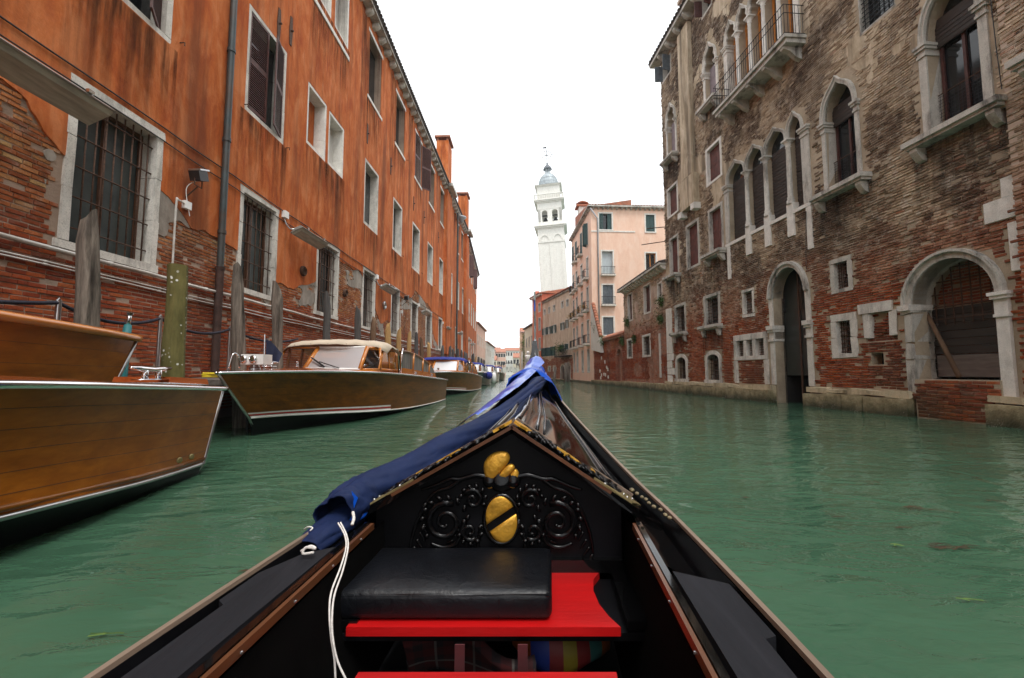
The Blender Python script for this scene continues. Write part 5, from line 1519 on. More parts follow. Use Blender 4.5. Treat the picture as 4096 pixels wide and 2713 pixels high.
for q in (QB(z4(228, 955), z4(272, 945), z4(228, 1122), z4(273, 1115)), QB(z4(356, 925), z4(425, 905), z4(355, 1108), z4(425, 1100))):
    wn, o = stone_window(BB, WB, q, fw=.13, sill=.12, depth=.22, mat='stone', proud=.03); opB.append(o); blB.append(q); grille(WB, o, -.08, 5, 6, MT['iron_rust'], wn, .012)
facade(WB, 0, sB, -1.5, HB, opB, MT['brickwork'], BB, 'wall', .24)
body(WB, 0, sB, -1.5, HB, 9, MT['brickwork'], BB)
def okB(S, Z):
    return (openfield(S, Z, blB) > 0) & (vfbm(S * .7, Z * .9, 77, 4) < .12)
bricks(WB, .1, sB, .6, HB - .4, okB, MT['brick_far'], BB, ind=0, pitch=.078, L=.27, dlo=.0, dhi=.035)
corbels(WB, .2, sB - .1, .55, HB - .32, MT['stone_white'], BB, size=(.24, .34, .26))
MB().wbox(WB, 0, sB + .25, 0, .45, HB - .06, HB + .06).build('gutter_stone', MT['stone_dirty'], BB)
tile_roof(WB, 0, sB + .25, HB + .12, .42, 6, 1.6, MT['tile_dark'], BB)
plinth(WB, 0, sB, .35, .4, BB, top=False)
s, z = WB.hit(*z4(507, 1100)); MB().wbox(WB, s - .12, s + .12, 0, .05, .75, 3.3, .01).build('stone_strip', MT['stone'], BB)

# garden wall, bending towards the canal
pA = WB.P(sB, 0, 0); pC = at_Y(2376, 1400, 40.6)
WG = Wall((pA.x, pA.y), (pC.x - pA.x, pC.y - pA.y), -1)
LG = (Vector((pC.x, pC.y)) - Vector((pA.x, pA.y))).length
GW = thing('garden_wall', 'red brick garden wall with tiled coping and a narrow arched doorway', 'wall', WG.P(LG / 2, 0, 0))
hg = 3.75
da = WG.hit(2466, 1480)[0]; db = WG.hit(2488, 1480)[0]; da, db = min(da, db), max(da, db)
if db - da < .9: db = da + .95
pts = arch_pts('round', da, db, 2.2, 2.85); arG = [((da, db, .35, 2.85), pts)]
facade(WG, 0, LG, -1.5, hg, [], MT['brickwork_x'], GW, 'wall', .3, arches=arG)
body(WG, 0, LG, -1.5, hg, .45, MT['brickwork_x'], GW)
MB().wbox(WG, da - .02, db + .02, -.26, -.22, .3, 2.9).build('door', MT['brickwork_x'], GW)
def okG(S, Z): return (archfield(S, Z, arG) > 0) & (vfbm(S * .8, Z * .9, 78, 4) < .2)
bricks(WG, 0, LG, .45, hg, okG, MT['brick_left'], GW, ind=0, pitch=.078, L=.27, dlo=.0, dhi=.03)
mb = MB(); cop = []
nT = int(LG * .62 / .22)
MB().hexa([WG.P(0, .18, hg), WG.P(LG * .62, .18, hg), WG.P(LG * .62, -.3, hg), WG.P(0, -.3, hg), WG.P(0, .16, hg + .1), WG.P(LG * .62, .16, hg + .1), WG.P(LG * .62, -.28, hg + .42), WG.P(0, -.28, hg + .42)]).build('coping', MT['tile'], GW)
for i in range(nT):
    s = .1 + i * .22
    MB().tube([WG.P(s, .2, hg + .11), WG.P(s, -.28, hg + .45)], [.1, .085], 7).build('coping_tile', MT['tile'], GW, True)
for (px, py) in ((2421, 1448), (2433, 1478), (2428, 1470), (2401, 1485), (2407, 1500), (2417, 1498), (2423, 1500), (2434, 1509), (2404, 1512), (2407, 1433)):
    s, z = WG.hit(px, py); MB().wbox(WG, s - .12, s + .12, 0, .05, z - .13, z + .13, .03).build('patch_stone', MT['stone_white'], GW)
plinth(WG, 0, LG, .3, .35, GW, top=False)
# weeds on top
for k, (px, py, r) in enumerate(((2416, 1362, .5), (2494, 1365, .4), (2516, 1290, .35), (2380, 1298, .4), (2391, 1313, .45), (2652, 1205, .4), (2650, 1275, .3), (2545, 1355, .25))):
    W_ = WG if px < 2500 else WB
    s, z = W_.hit(px, py); p = W_.P(s, .12, z)
    o = leaves(p, (r * .6, r * .6, r), 260, .12, MT['leaf'], 'wall_weed', None, .3, 50 + k)
    lab = ('round green bush where tiled coping meets white wall end', 'small green weed hanging at the right end of the garden wall', 'green tuft under the leftmost upper window of low brick house', 'upper green tuft on the sloping white wall end', 'lower green tuft on the sloping white wall end', 'green weed high on wall near the palace corner', 'green weed hanging beside the palace corner strip', 'tiny weed above the lower barred window of low brick house')[k]
    setp(o, lab, 'weed', 'weeds growing on the old walls')
# white sloping end piece with its own tile ridge
e0_ = WG.P(LG * .62, 0, 0); SE = thing('wall_end', 'whitewashed sloping wall end capped with orange ridge tiles', 'wall', e0_)
poly = [(LG * .62, hg - 1.0), (LG - .1, hg - .6), (LG - .1, hg + 3.6), (LG - .7, hg + 3.4), (LG * .66, hg + .3)]
mb = MB(); mb.prism(poly, lambda u, v, h: WG.P(u, h, v), .03, .3); mb.build('white_gable', MT['far_white'], SE)
a_, b_ = Vector((LG * .66, hg + .4)), Vector((LG - .5, hg + 3.7))
for i in range(12):
    q0 = a_.lerp(b_, i / 12); q1 = a_.lerp(b_, (i + 1.12) / 12)
    MB().tube([WG.P(q0.x, .16, q0.y), WG.P(q1.x, .16, q1.y)], [.2, .16], 8).build('ridge_tile', MT['tile'], SE, True)

# ------------------------------------------------------------------ tall pink house
pc = at_Y(2371, 1400, 40.8); HP = 17.0
PF = Wall((pc.x, pc.y), (1, 0.055), 1)           # front facing the viewer
PS = Wall((pc.x, pc.y), (-0.033, 1), -1)         # canal side
LF = 8.6; LS = PS.hit(2290, 1300)[0]
PK = thing('pink_house', 'tall pink plastered house with green shutters and small iron balconies', 'building', (pc.x + 4, pc.y + 6, 0))
opF = []
def QP(x0, y0, x1, y1, fn): 
    a, b = fn(x0, y0), fn(x1, y1)
    return PF.quad((a[0], a[1]), (b[0], a[1]), (a[0], b[1]), (b[0], b[1]))
def v4(x, y): return (2100 + x / 4, 1130 + y / 4)
for q, kind in ((QP(565, 398, 808, 694, y4), 'g_open'), (QP(1312, 418, 1496, 730, y4), 'green'), (QP(612, 1000, 826, 1400, y4), 'curtain'), (QP(1312, 1030, 1515, 1345, y4), 'orange'), (QP(1222, 20, 1432, 360, v4), 'grey'), (QP(1228, 535, 1438, 862, v4), 'grey')):
    wn, o = stone_window(PK, PF, q, fw=.13, sill=.12, depth=.25, mat='stone_white', proud=.03, pane='curtain' if kind == 'curtain' else 'glass_dark', sash={'orange': 'sash_orange'}.get(kind), sill_out=.04)
    opF.append(o); hw = (o[1] - o[0]) / 2
    if kind in ('green', 'grey'):
        for sh, sg in ((o[0], 1), (o[1], -1)): leaf(PF, sh, sg, hw - .01, o[2], o[3], -.12, 0, False).build('shutter', MT['shutter_' + kind], wn)
    if kind == 'g_open':
        leaf(PF, o[0], 1, hw * .6, o[2], o[3], 0, .1).build('shutter', MT['shutter_green'], wn); leaf(PF, o[1], -1, hw * .7, o[2], o[3], -.1, .1, False).build('shutter', MT['shutter_green'], wn)
    if kind in ('curtain',) or q[3] < 12 and q[3] > 8.6 and kind == 'grey':
        m2 = MB(); z = q[2]
        for s in np.arange(q[0], q[1] + .01, .14): m2.tube([PF.P(s, .34, z), PF.P(s, .34, z + .75)], .014, 5)
        for zz in (.05, .75): m2.tube([PF.P(q[0], 0, z + zz), PF.P(q[0], .34, z + zz), PF.P(q[1], .34, z + zz), PF.P(q[1], 0, z + zz)], .02, 5)
        m2.build('balcony_rail', MT['iron'], wn); MB().wbox(PF, q[0] - .05, q[1] + .05, 0, .4, z - .14, z - .001).build('balcony_slab', MT['stone'], wn)
opS = []
cols = [PS.hit(px, 1300)[0] for px in (2357, 2333, 2312, 2299)]
for k, c in enumerate(cols):
    for j, (z0, z1, sh) in enumerate(((1.0, 3.4, None), (3.9, 6.3, None), (7.2, 9.6, None), (10.4, 12.6, None), (13.6, 16.0, 'shutter_green'))):
        q = (c - .1, c + 1.05, z0, z1); wn, o = simple_window(PK, PS, q, shut=None, mat='stone_white' if j == 3 else 'stone'); opS.append(o)
        if sh:
            for s_, sg in ((o[0], 1), (o[1], -1)): leaf(PS, s_, sg, .45, o[2], o[3], .02, .2 if k else 1.0, False).build('shutter', MT[sh], wn)
        if j in (1, 2, 3) or (j == 4 and k in (1, 2)):
            m2 = MB()
            for s in np.arange(q[0], q[1] + .01, .19): m2.tube([PS.P(s, .42, z0), PS.P(s, .42, z0 + .8)], .016, 5)
            for zz in (.05, .8): m2.tube([PS.P(q[0], 0, z0 + zz), PS.P(q[0], .42, z0 + zz), PS.P(q[1], .42, z0 + zz), PS.P(q[1], 0, z0 + zz)], .022, 5)
            m2.build('balcony_rail', MT['iron'], wn); MB().wbox(PS, q[0] - .05, q[1] + .05, 0, .5, z0 - .2, z0 - .001).build('balcony_slab', MT['stone'], wn)
            if j == 2: leaves(PS.P(c + .45, .4, z0 + .35), (.45, .3, .25), 120, .12, MT['leaf_flower'], 'flower_box', wn, 0, 60 + k)['kind'] = 'stuff'
facade(PF, 0, LF, -1.5, HP, opF, MT['plaster_pink'], PK, 'wall', .27)
facade(PS, 0, LS, -1.5, HP, opS, MT['plaster_pink'], PK, 'canal_wall', .27)
mb = MB(); c_ = [PF.P(0, -.02, 0), PF.P(LF, 0, 0), PF.P(LF, 0, 0) + Vector((0, LS, 0)), PS.P(LS, 0, 0)]
for a, b in ((c_[1], c_[2]), (c_[2], c_[3])): mb.add([a + Vector((0, 0, -1.5)), b + Vector((0, 0, -1.5)), b + Vector((0, 0, HP)), a + Vector((0, 0, HP))], [(0, 1, 2, 3)])
mb.build('back_wall', MT['plaster_pink'], PK)
for W_, L_ in ((PF, LF), (PS, LS)):
    corbels(W_, .25, L_ - .1, .46, HP - .28, MT['stone_dirty'], PK, size=(.13, .26, .2))
    MB().wbox(W_, -.3, L_, -.02, .36, HP - .06, HP + .08).build('cornice', MT['stone_dirty'], PK)
tile_roof(PF, -.3, LF, HP + .12, .32, 6, 1.0, MT['tile'], PK, tile=.28)
tile_roof(PS, .1, LS, HP + .1, .32, 4, .7, MT['tile'], PK, tile=.28)
s, z = PS.hit(2330, 760); cy = at_Y(2330, 860, 47); ch = MB().box(cy.x - .45, cy.x + .45, 46.5, 47.6, HP - .2, HP + 2.3).build('chimney', MT['far_white'], PK)
mb = MB(); mb.box(cy.x - .75, cy.x + .75, 46.3, 47.8, HP + 2.3, HP + 2.45); mb.lathe([(.7, HP + 2.7), (.75, HP + 2.78), (.3, HP + 3.05), (.05, HP + 3.15)], (cy.x, 47.05, 0), 8)
for dx in (-.45, .45): mb.box(cy.x + dx - .1, cy.x + dx + .1, 46.9, 47.2, HP + 2.45, HP + 2.7)
mb.build('chimney_cap', MT['tile'], ch)
s, z = PF.hit(2390, 900)
m2 = MB(); m2.tube([PF.P(s - .75, .25, HP - .2), PF.P(s, .1, HP - 1.2), PF.P(s, .1, 5.0)], .07, 8); m2.build('drainpipe', MT['pipe_grey'], PK, True)
s0, z = PF.hit(2370, 923); s1_, z = PF.hit(2540, 928); MB().wbox(PF, 0, s1_, 0, .05, z - .07, z + .07).build('string_course', MT['stone_white'], PK)
plinth(PS, 0, LS, .25, .2, PK, top=False)

# ------------------------------------------------------------------ houses further along the right bank
pb = PS.P(LS, 0, 0)
WH = Wall((pb.x, pb.y), (-0.2455, 1), -1); LH = 11.6; HH = 11.25
wl = []
def u4(x, y): return (1850 + x / 4, 1200 + y / 4)
def QH(x0, y0, x1, y1, W=None):
    W = W or WH; a, b = u4(x0, y0), u4(x1, y1); r = W.quad((a[0], a[1]), (b[0], a[1]), (a[0], b[1]), (b[0], b[1])); return r
rows = [[(1300, 140, 1328, 245), (1373, 105, 1402, 222), (1450, 75, 1483, 190), (1580, 10, 1618, 138), (1660, -20, 1700, 110)],
        [(1300, 440, 1335, 570), (1370, 415, 1408, 555), (1450, 390, 1490, 540), (1590, 350, 1625, 490), (1665, 300, 1690, 460), (1725, 265, 1780, 425)],
        [(1297, 760, 1328, 918), (1368, 750, 1408, 912), (1447, 735, 1487, 905), (1590, 710, 1630, 830), (1665, 690, 1695, 800), (1730, 660, 1760, 850)],
        [(1372, 1055, 1408, 1148), (1452, 1048, 1487, 1142)]]
HS = thing('beige_house', 'beige weathered house with green shutters and two water doors', 'building', WH.P(LH / 2, 0, 0))
opH = []; arH = []
for j, row in enumerate(rows):
    for r in row:
        q = QH(*r); q = (q[0] - .08, q[1] + .08, q[2], q[3])
        if q[1] > LH - .1 or q[0] < .1: continue
        wn, o = simple_window(HS, WH, q, shut=None); opH.append(o)
        if j in (1, 2): 
            for s_, sg in ((o[0], 1), (o[1], -1)): leaf(WH, s_, sg, (o[1] - o[0]) * .5, o[2], o[3], .03, 2.9 if j == 1 else 1.2, False).build('shutter', MT['shutter_green'], wn)
for (x0, y0, x1, y1) in ((1568, 1028, 1642, 1310), (1680, 1000, 1735, 1310)):
    q = QH(x0, y0, x1, y1); q = (q[0], max(q[1], q[0] + 1.3), .2, q[3]); pts = arch_pts('round', q[0] + .15, q[1] - .15, q[3] - .8, q[3] - .15)
    arH.append(((q[0] + .15, q[1] - .15, .2, q[3] - .15), pts)); P = lambda u, v, h: WH.P(u, h, v)
    m2 = MB(); m2.ribbon(arch_pts('round', q[0], q[1], q[3] - .8, q[3]), pts, P, -.2, .05); m2.wbox(WH, q[0], q[0] + .15, -.2, .05, .2, q[3] - .8); m2.wbox(WH, q[1] - .15, q[1], -.2, .05, .2, q[3] - .8); dw = m2.build('door_arch', MT['stone'], HS)
    MB().wbox(WH, q[0] + .1, q[1] - .1, -.27, -.22, .0, q[3]).build('door', MT['plank_grey'], dw)
facade(WH, 0, LH, -1.5, HH, opH, MT['plaster_beige'], HS, 'wall', .25, arches=arH)
body(WH, 0, LH, -1.5, HH, 8, MT['plaster_beige'], HS)
def okH(S, Z): return (openfield(S, Z, [(o[0] - .15, o[1] + .15, o[2] - .15, o[3] + .15) for o in opH]) > 0) & (archfield(S, Z, arH) > 0) & (Z < 3.0 + 1.6 * vfbm(S * .6, Z * .6, 12, 4))
bricks(WH, 0, LH, .3, 4.2, okH, MT['brick_far'], HS, ind=0, pitch=.085, L=.28, dlo=.0, dhi=.03)
corbels(WH, .2, LH - .1, .42, HH - .25, MT['stone_dirty'], HS, size=(.15, .25, .18))
tile_roof(WH, 0, LH, HH + .08, .32, 6, 1.3, MT['tile'], HS, tile=.3)
plinth(WH, 0, LH, .25, .15, HS, top=False)
for k, (px, py) in enumerate(((2192, 1310), (2250, 1305))): pass
s0 = QH(1560, 770, 1770, 900); bx = MB().wbox(WH, max(.2, s0[0]), s0[1], 0, .8, s0[2] - .1, s0[2] + .05).build('balcony', MT['iron'], HS)
m2 = MB()
for s in np.arange(max(.2, s0[0]), s0[1], .2): m2.tube([WH.P(s, .78, s0[2]), WH.P(s, .78, s0[2] + .9)], .02, 5)
m2.tube([WH.P(max(.2, s0[0]), .78, s0[2] + .9), WH.P(s0[1], .78, s0[2] + .9)], .025, 5); m2.build('balcony_rail', MT['iron'], bx)
bp = WH.P((max(.2, s0[0]) + s0[1]) / 2, .7, s0[2] + .9)
setp(leaves(bp, (1.0, .6, .8), 700, .16, MT['leaf'], 'balcony_plant', None, .3, 91), 'bushy dark green plants overflowing the beige house balcony', 'plant')
# mooring posts before the doors
for k, (px0, py0, px1, py1, lab) in enumerate(((2222, 1467, 2213, 1528, 'leaning grey mooring post left of the water doors'), (2263, 1452, 2262, 1530, 'tall grey mooring post between the two water doors'), (2270, 1450, 2277, 1526, 'second grey mooring post close beside the right water door'))):
    a, b = at_Y(px0, py0, 49), at_Y(px1, py1, 49); b.z = -.8
    setp(MB().tube([b, a], [.19, .15], 9).build('mooring_post', MT['pile_grey'], None, True), lab, 'post', 'mooring posts by the beige house')

pr = WH.P(LH, .1, 0)
WRd = Wall((pr.x, pr.y), (-0.25, 1), -1); LR = 4.9; HRd = 12.6
RD = thing('salmon_house', 'narrow salmon red house rising behind the beige house', 'building', WRd.P(LR / 2, 0, 0))
opd = []
for k in range(2):
    for (z0, z1) in ((1.2, 2.9), (4.2, 6.2), (7.2, 9.2), (10.0, 11.4)):
        q = (.6 + k * 2.3, 1.7 + k * 2.3, z0, z1); wn, o = simple_window(RD, WRd, q); opd.append(o)
facade(WRd, 0, LR, -1.5, HRd, opd, MT['plaster_red'], RD, 'wall', .25)
body(WRd, 0, LR, -1.5, HRd, 9, MT['plaster_red'], RD)
MB().wbox(WRd, -.1, LR + .1, 0, .4, HRd - .25, HRd, .0).build('cornice', MT['stone'], RD)
tile_roof(WRd, -.3, LR + .2, HRd + .05, .5, 6, 1.3, MT['tile'], RD, tile=.3)
c2 = at_Y(2146, 1180, 70); MB().box(c2.x - .4, c2.x + .4, 69.6, 70.4, HRd, HRd + 1.6).build('chimney', MT['plaster_red'], RD)
# block behind with red gable roof
bk = at_Y(2262, 1160, 68); MB().box(bk.x - 1.5, bk.x + 5, 67, 74, 8, 13.9).build('rear_block', MT['plaster_red'], RD)
m2 = MB(); m2.add([(bk.x - 4.5, 66.8, 12.8), (bk.x + 5, 66.8, 14.6), (bk.x + 5, 72, 15.6), (bk.x - 4.5, 72, 13.6)], [(0, 1, 2, 3)]); m2.build('rear_roof', MT['tile'], RD)

p5 = WRd.P(LR, -.2, 0)
W5 = Wall((p5.x, p5.y), (-0.13, 1), -1)
box_house('cream_house', 'small cream house with stone balcony past the salmon house', W5, 9, 8.6, 8, 'plaster_cream', [(1 + k * 2.6, 2.1 + k * 2.6, z, z + 1.8) for k in range(3) for z in (1.2, 5.2)], 'tile_dark')
# peach house facing the viewer, with vine
q5 = at_Y(2081, 1400, 86)
W6 = Wall((q5.x, 86), (1, 0.0), 1)
PH = box_house('peach_house', 'peach house facing the canal bend with dark shutters and green vine', W6, 5.2, 9.0, 9, 'plaster_peach', [(1.7, 3.0, 5.1, 7.3, 'shutter_grey'), (1.3, 2.4, .9, 3.2)], 'tile', 1.8)
for k in range(1): pass
for k in range(5):
    p = at_Y(2108 + k * 2 - 6 * (k % 2), 1352 + k * 28, 85.4)
    o = leaves(p, (1.0, .5, 1.6), 420, .3, MT['leaf'], 'vine', PH, .5, 70 + k); o['kind'] = 'stuff'

# ------------------------------------------------------------------ leaning bell tower
TB = at_Y(2242, 1490, 102)
TW = thing('bell_tower', 'white leaning stone bell tower with lead dome and iron cross', 'tower', (TB.x, 102, 0), 0, local=True)
TW.rotation_euler = (math.radians(0), math.radians(-3.1), math.radians(-9))
hw = 3.05
def tbox(mb, h, z0, z1): mb.box(-h, h, -h, h, z0, z1); return mb
zA = 31.6    # top of shaft
tbox(MB(), hw, -1, zA - 3.0).build('shaft', MT['stone_tower'], TW)
for sgn in (0, 1):
    for k in range(3):
        x0 = -hw + k * (2 * hw - .9) / 2
        m2 = MB()
        if sgn == 0: m2.box(x0, x0 + .9, -hw - .14, -hw - .002, -1, zA - 3.2)
        else: m2.box(-hw - .14, -hw - .002, x0, x0 + .9, -1, zA - 3.2)
        m2.build('lesene', MT['stone_tower'], TW)
mb = MB(); tbox(mb, hw + .18, zA - 3.0, zA - 2.6); mb.build('string_course', MT['stone_tower'], TW)
tbox(MB(), hw + .05, zA - 2.6, zA).build('frieze', MT['stone_tower'], TW)
for k in range(2):
    cx_ = -hw * .5 + k * hw
    m2 = MB(); m2.ribbon(arch_pts('round', cx_ - 1.15, cx_ + 1.15, zA - 2.5, zA - 1.2), arch_pts('round', cx_ - .9, cx_ + .9, zA - 2.5, zA - 1.45), lambda u, v, h: (u, h, v), -hw - .2, -hw - .02); m2.build('blind_arch', MT['stone_tower'], TW)
mb = MB(); tbox(mb, hw + .2, zA, zA + .35); tbox(mb, hw + .5, zA + .352, zA + .75); tbox(mb, hw + .75, zA + .752, zA + 1.05); mb.build('cornice', MT['stone_tower'], TW)
# belfry with open arches
zb_ = zA + 1.05; hb_ = hw - .25; zt_ = zb_ + 8.0
tbox(MB(), hb_ + .1, zb_, zb_ + 1.4).build('belfry_base', MT['stone_tower'], TW)
for face in range(4):
    R = Matrix.Rotation(face * math.pi / 2, 3, 'Z')
    Pf = lambda u, v, h: R @ Vector((u, -hb_ + h, v))
    z0, zs_, zt2 = zb_ + 1.4, zb_ + 4.6, zb_ + 5.6
    m2 = MB()
    for a, b in ((-hb_, -1.85), (-.55, .55), (1.85, hb_)):
        m2.hexa([Pf(a, z0, 0), Pf(b, z0, 0), Pf(b, z0, .6), Pf(a, z0, .6), Pf(a, zs_, 0), Pf(b, zs_, 0), Pf(b, zs_, .6), Pf(a, zs_, .6)])
    for c in (-1.2, 1.2):
        ap = arch_pts('round', c - .65, c + .65, zs_, zs_ + .65)
        m2.ribbon([(c - .65 + 1.3 * i / (len(ap) - 1), zt2) for i in range(len(ap))], ap, lambda u, v, h: Pf(u, v, h), 0, .6)
    for a, b in ((-hb_, -1.85), (-.55, .55), (1.85, hb_)):
        m2.hexa([Pf(a, zs_, 0), Pf(b, zs_, 0), Pf(b, zs_, .6), Pf(a, zs_, .6), Pf(a, zt2, 0), Pf(b, zt2, 0), Pf(b, zt2, .6), Pf(a, zt2, .6)])
    m2.build('belfry_wall', MT['stone_tower'], TW)
mb = MB(); mb.box(-hb_ + .7, hb_ - .7, -.25, .25, zb_ + 4.6, zb_ + 4.9); 
for c in (-1.2, 1.2): mb.lathe([(.75, zb_ + 2.6), (.6, zb_ + 2.9), (.4, zb_ + 3.6), (.3, zb_ + 4.0), (.05, zb_ + 4.2)], (c, 0, 0), 12)
mb.build('bell_frame', MT['iron'], TW)
tbox(MB(), hb_ + .05, zb_ + 5.6, zt_ - .3).build('entablature', MT['stone_tower'], TW)
mb = MB(); tbox(mb, hb_ + .25, zt_ - .3, zt_); tbox(mb, hb_ + .55, zt_ + .002, zt_ + .35); tbox(mb, hb_ + .75, zt_ + .352, zt_ + .6); mb.build('upper_cornice', MT['stone_tower'], TW)
m2 = MB(); zr = zt_ + .6; hr = hb_ + .55
for face in range(4):
    R = Matrix.Rotation(face * math.pi / 2, 3, 'Z')
    for i in range(13):
        x = -hr + .15 + i * (2 * hr - .3) / 12; p = R @ Vector((x, -hr, zr)); m2.tube([p, p + Vector((0, 0, 1.5))], .11, 6)
    a, b = R @ Vector((-hr, -hr, zr + 1.6)), R @ Vector((hr, -hr, zr + 1.6)); m2.tube([a, b], .16, 5); m2.tube([a - Vector((0, 0, 1.5)), b - Vector((0, 0, 1.5))], .14, 5)
m2.build('balustrade', MT['stone_tower'], TW)
zd = zr + 5.4; h2 = hb_ - .1
tbox(MB(), h2, zr, zd - .9).build('attic', MT['stone_tower'], TW)
mb = MB(); tbox(mb, h2 + .1, zd - .9, zd - .6); tbox(mb, h2 + .35, zd - .598, zd - .3); tbox(mb, h2 + .5, zd - .298, zd); mb.build('attic_cornice', MT['stone_tower'], TW)
prof = [(2.75, zd), (2.75, zd + .6), (2.75, zd + 1.8), (2.6, zd + 2.9), (2.2, zd + 4.1), (1.6, zd + 5.1), (1.0, zd + 5.6), (.95, zd + 5.9)]
dm = MB().lathe(prof, (0, 0, 0), 24).build('dome', MT['lead'], TW, True)
m2 = MB()
for k in range(24):
    a = 2 * math.pi * (k + .5) / 24; m2.tube([(r * math.cos(a) * 1.005, r * math.sin(a) * 1.005, z) for r, z in prof[:-1]], .06, 4)
for z, r in ((zd + 1.7, 2.76), (zd + 3.2, 2.55)): m2.tube([(r * math.cos(t), r * math.sin(t), z) for t in np.linspace(0, 6.2832, 30)], .05, 4)
m2.build('dome_seams', MT['lead'], dm)
m2 = MB()
for k in range(6):
    a = math.pi / 3 * k; m2.tube([(.7 * math.cos(a), .7 * math.sin(a), zd + 5.9), (.7 * math.cos(a), .7 * math.sin(a), zd + 7.6)], .13, 6)
m2.lathe([(.5, zd + 5.9), (.35, zd + 6.2), (.35, zd + 7.6)], (0, 0, 0), 8); m2.build('lantern', MT['lead'], TW)
MB().lathe([(1.3, zd + 7.6), (1.2, zd + 7.9), (1.0, zd + 8.6), (.5, zd + 9.3), (.2, zd + 9.9), (.3, zd + 10.2), (.1, zd + 10.5)], (0, 0, 0), 16).build('lantern_cap', MT['lead_dark'], TW, True)
m2 = MB(); zc = zd + 10.5; m2.tube([(0, 0, zc), (0, 0, zc + 6.6)], .09, 6); m2.tube([(-1.6, 0, zc + 3.0), (1.6, 0, zc + 3.0)], .08, 6)
for x, z in ((-1.6, 3), (1.6, 3), (-1.2, 3.8), (1.2, 3.8), (-1.2, 2.2), (1.2, 2.2), (-.6, 4.6), (.6, 4.6), (-.6, 1.5), (.6, 1.5)): m2.sphere((x, 0, zc + z), .18, 6, 4)
for x, z in ((1.2, .8), (-1.2, .8), (1.2, -.8), (-1.2, -.8)): m2.tube([(0, 0, zc + 3.0), (x, 0, zc + 3 + z)], .05, 4)
for x in (-.6, .6):
    for z in (4.6, 1.5): m2.tube([(0, 0, zc + z), (x, 0, zc + z)], .05, 4)
m2.box(-.9, 0, -.03, .03, zc + 5.9, zc + 6.5); m2.build('cross', MT['iron'], TW)

for o_ in TW.children_recursive:
    for v in o_.data.vertices:
        z = v.co.z
        if z <= zA: v.co.z = z * (34.7 / zA) if z > 0 else z
        elif z <= zd: v.co.z = 34.7 + (z - zA) * .735
        else:
            v.co.z = 34.7 + (zd - zA) * .735 + (z - zd) * .62; v.co.x *= .84; v.co.y *= .84
# ------------------------------------------------------------------ far end: bridge and palaces
def far_front(name, label, x0, x1, top, Y, mat, rows, cols, roof=True, ww=.9):
    a, b = at_Y(x0, 1490, Y), at_Y(x1, 1490, Y); W = Wall((a.x, Y), (1, 0), 1); L_ = b.x - a.x
    h = CAMZ + (1490 - top) / F * Y
    wins = [(L_ * (c + .5) / cols - ww / 2, L_ * (c + .5) / cols + ww / 2, h * (r + .35) / rows, h * (r + .35) / rows + h / rows * .5) for r in range(rows) for c in range(cols)]
    return box_house(name, label, W, L_, h, 10, mat, wins, 'tile', 1.8 if roof else .4, .3)
far_front('far_palace', 'pink palace with white quoins far behind the bridge', 1982, 2022, 1410, 150, 'far_pink', 3, 4)
far_front('far_palace', 'white arched palace far behind the bridge on the right', 2018, 2084, 1404, 175, 'far_white', 3, 6)
far_front('far_palace', 'low cream house far behind the bridge, left of pink palace', 1940, 1984, 1442, 140, 'plaster_cream', 2, 4)
far_front('far_palace', 'pinkish house with big tiled roof behind the cream house', 1935, 2000, 1402, 185, 'far_pink', 3, 6)
far_front('far_palace', 'small yellowish house at the right foot of the bridge', 2052, 2090, 1432, 132, 'plaster_cream', 2, 3)
BRY = 118
b0, b1 = at_Y(1985, 1500, BRY), at_Y(2092, 1500, BRY)
BR = thing('stone_bridge', 'small arched stone bridge crossing the canal in the far distance', 'bridge', ((b0.x + b1.x) / 2, BRY, 0))
n = 24; top = []; low = []
for i in range(n + 1):
    x = b0.x + (b1.x - b0.x) * i / n; t = i / n
    top.append((x, 1.4 + 1.25 * math.sin(math.pi * min(1, max(0, t)))))
    low.append((x, 1.4 * math.sin(math.pi * min(1, max(0, (t - .12) / .76))) if .12 < t < .88 else -.5))
MB().ribbon(top, low, lambda u, v, h: (u, BRY + h, v), 0, 4).build('span', MT['stone'], BR)
m2 = MB(); m2.tube([(x, BRY + .1, z + 1.0) for x, z in top], .07, 5)
for x, z in top[::1]: m2.tube([(x, BRY + .1, z), (x, BRY + .1, z + 1.0)], .03, 4)
m2.build('railing', MT['iron'], BR)
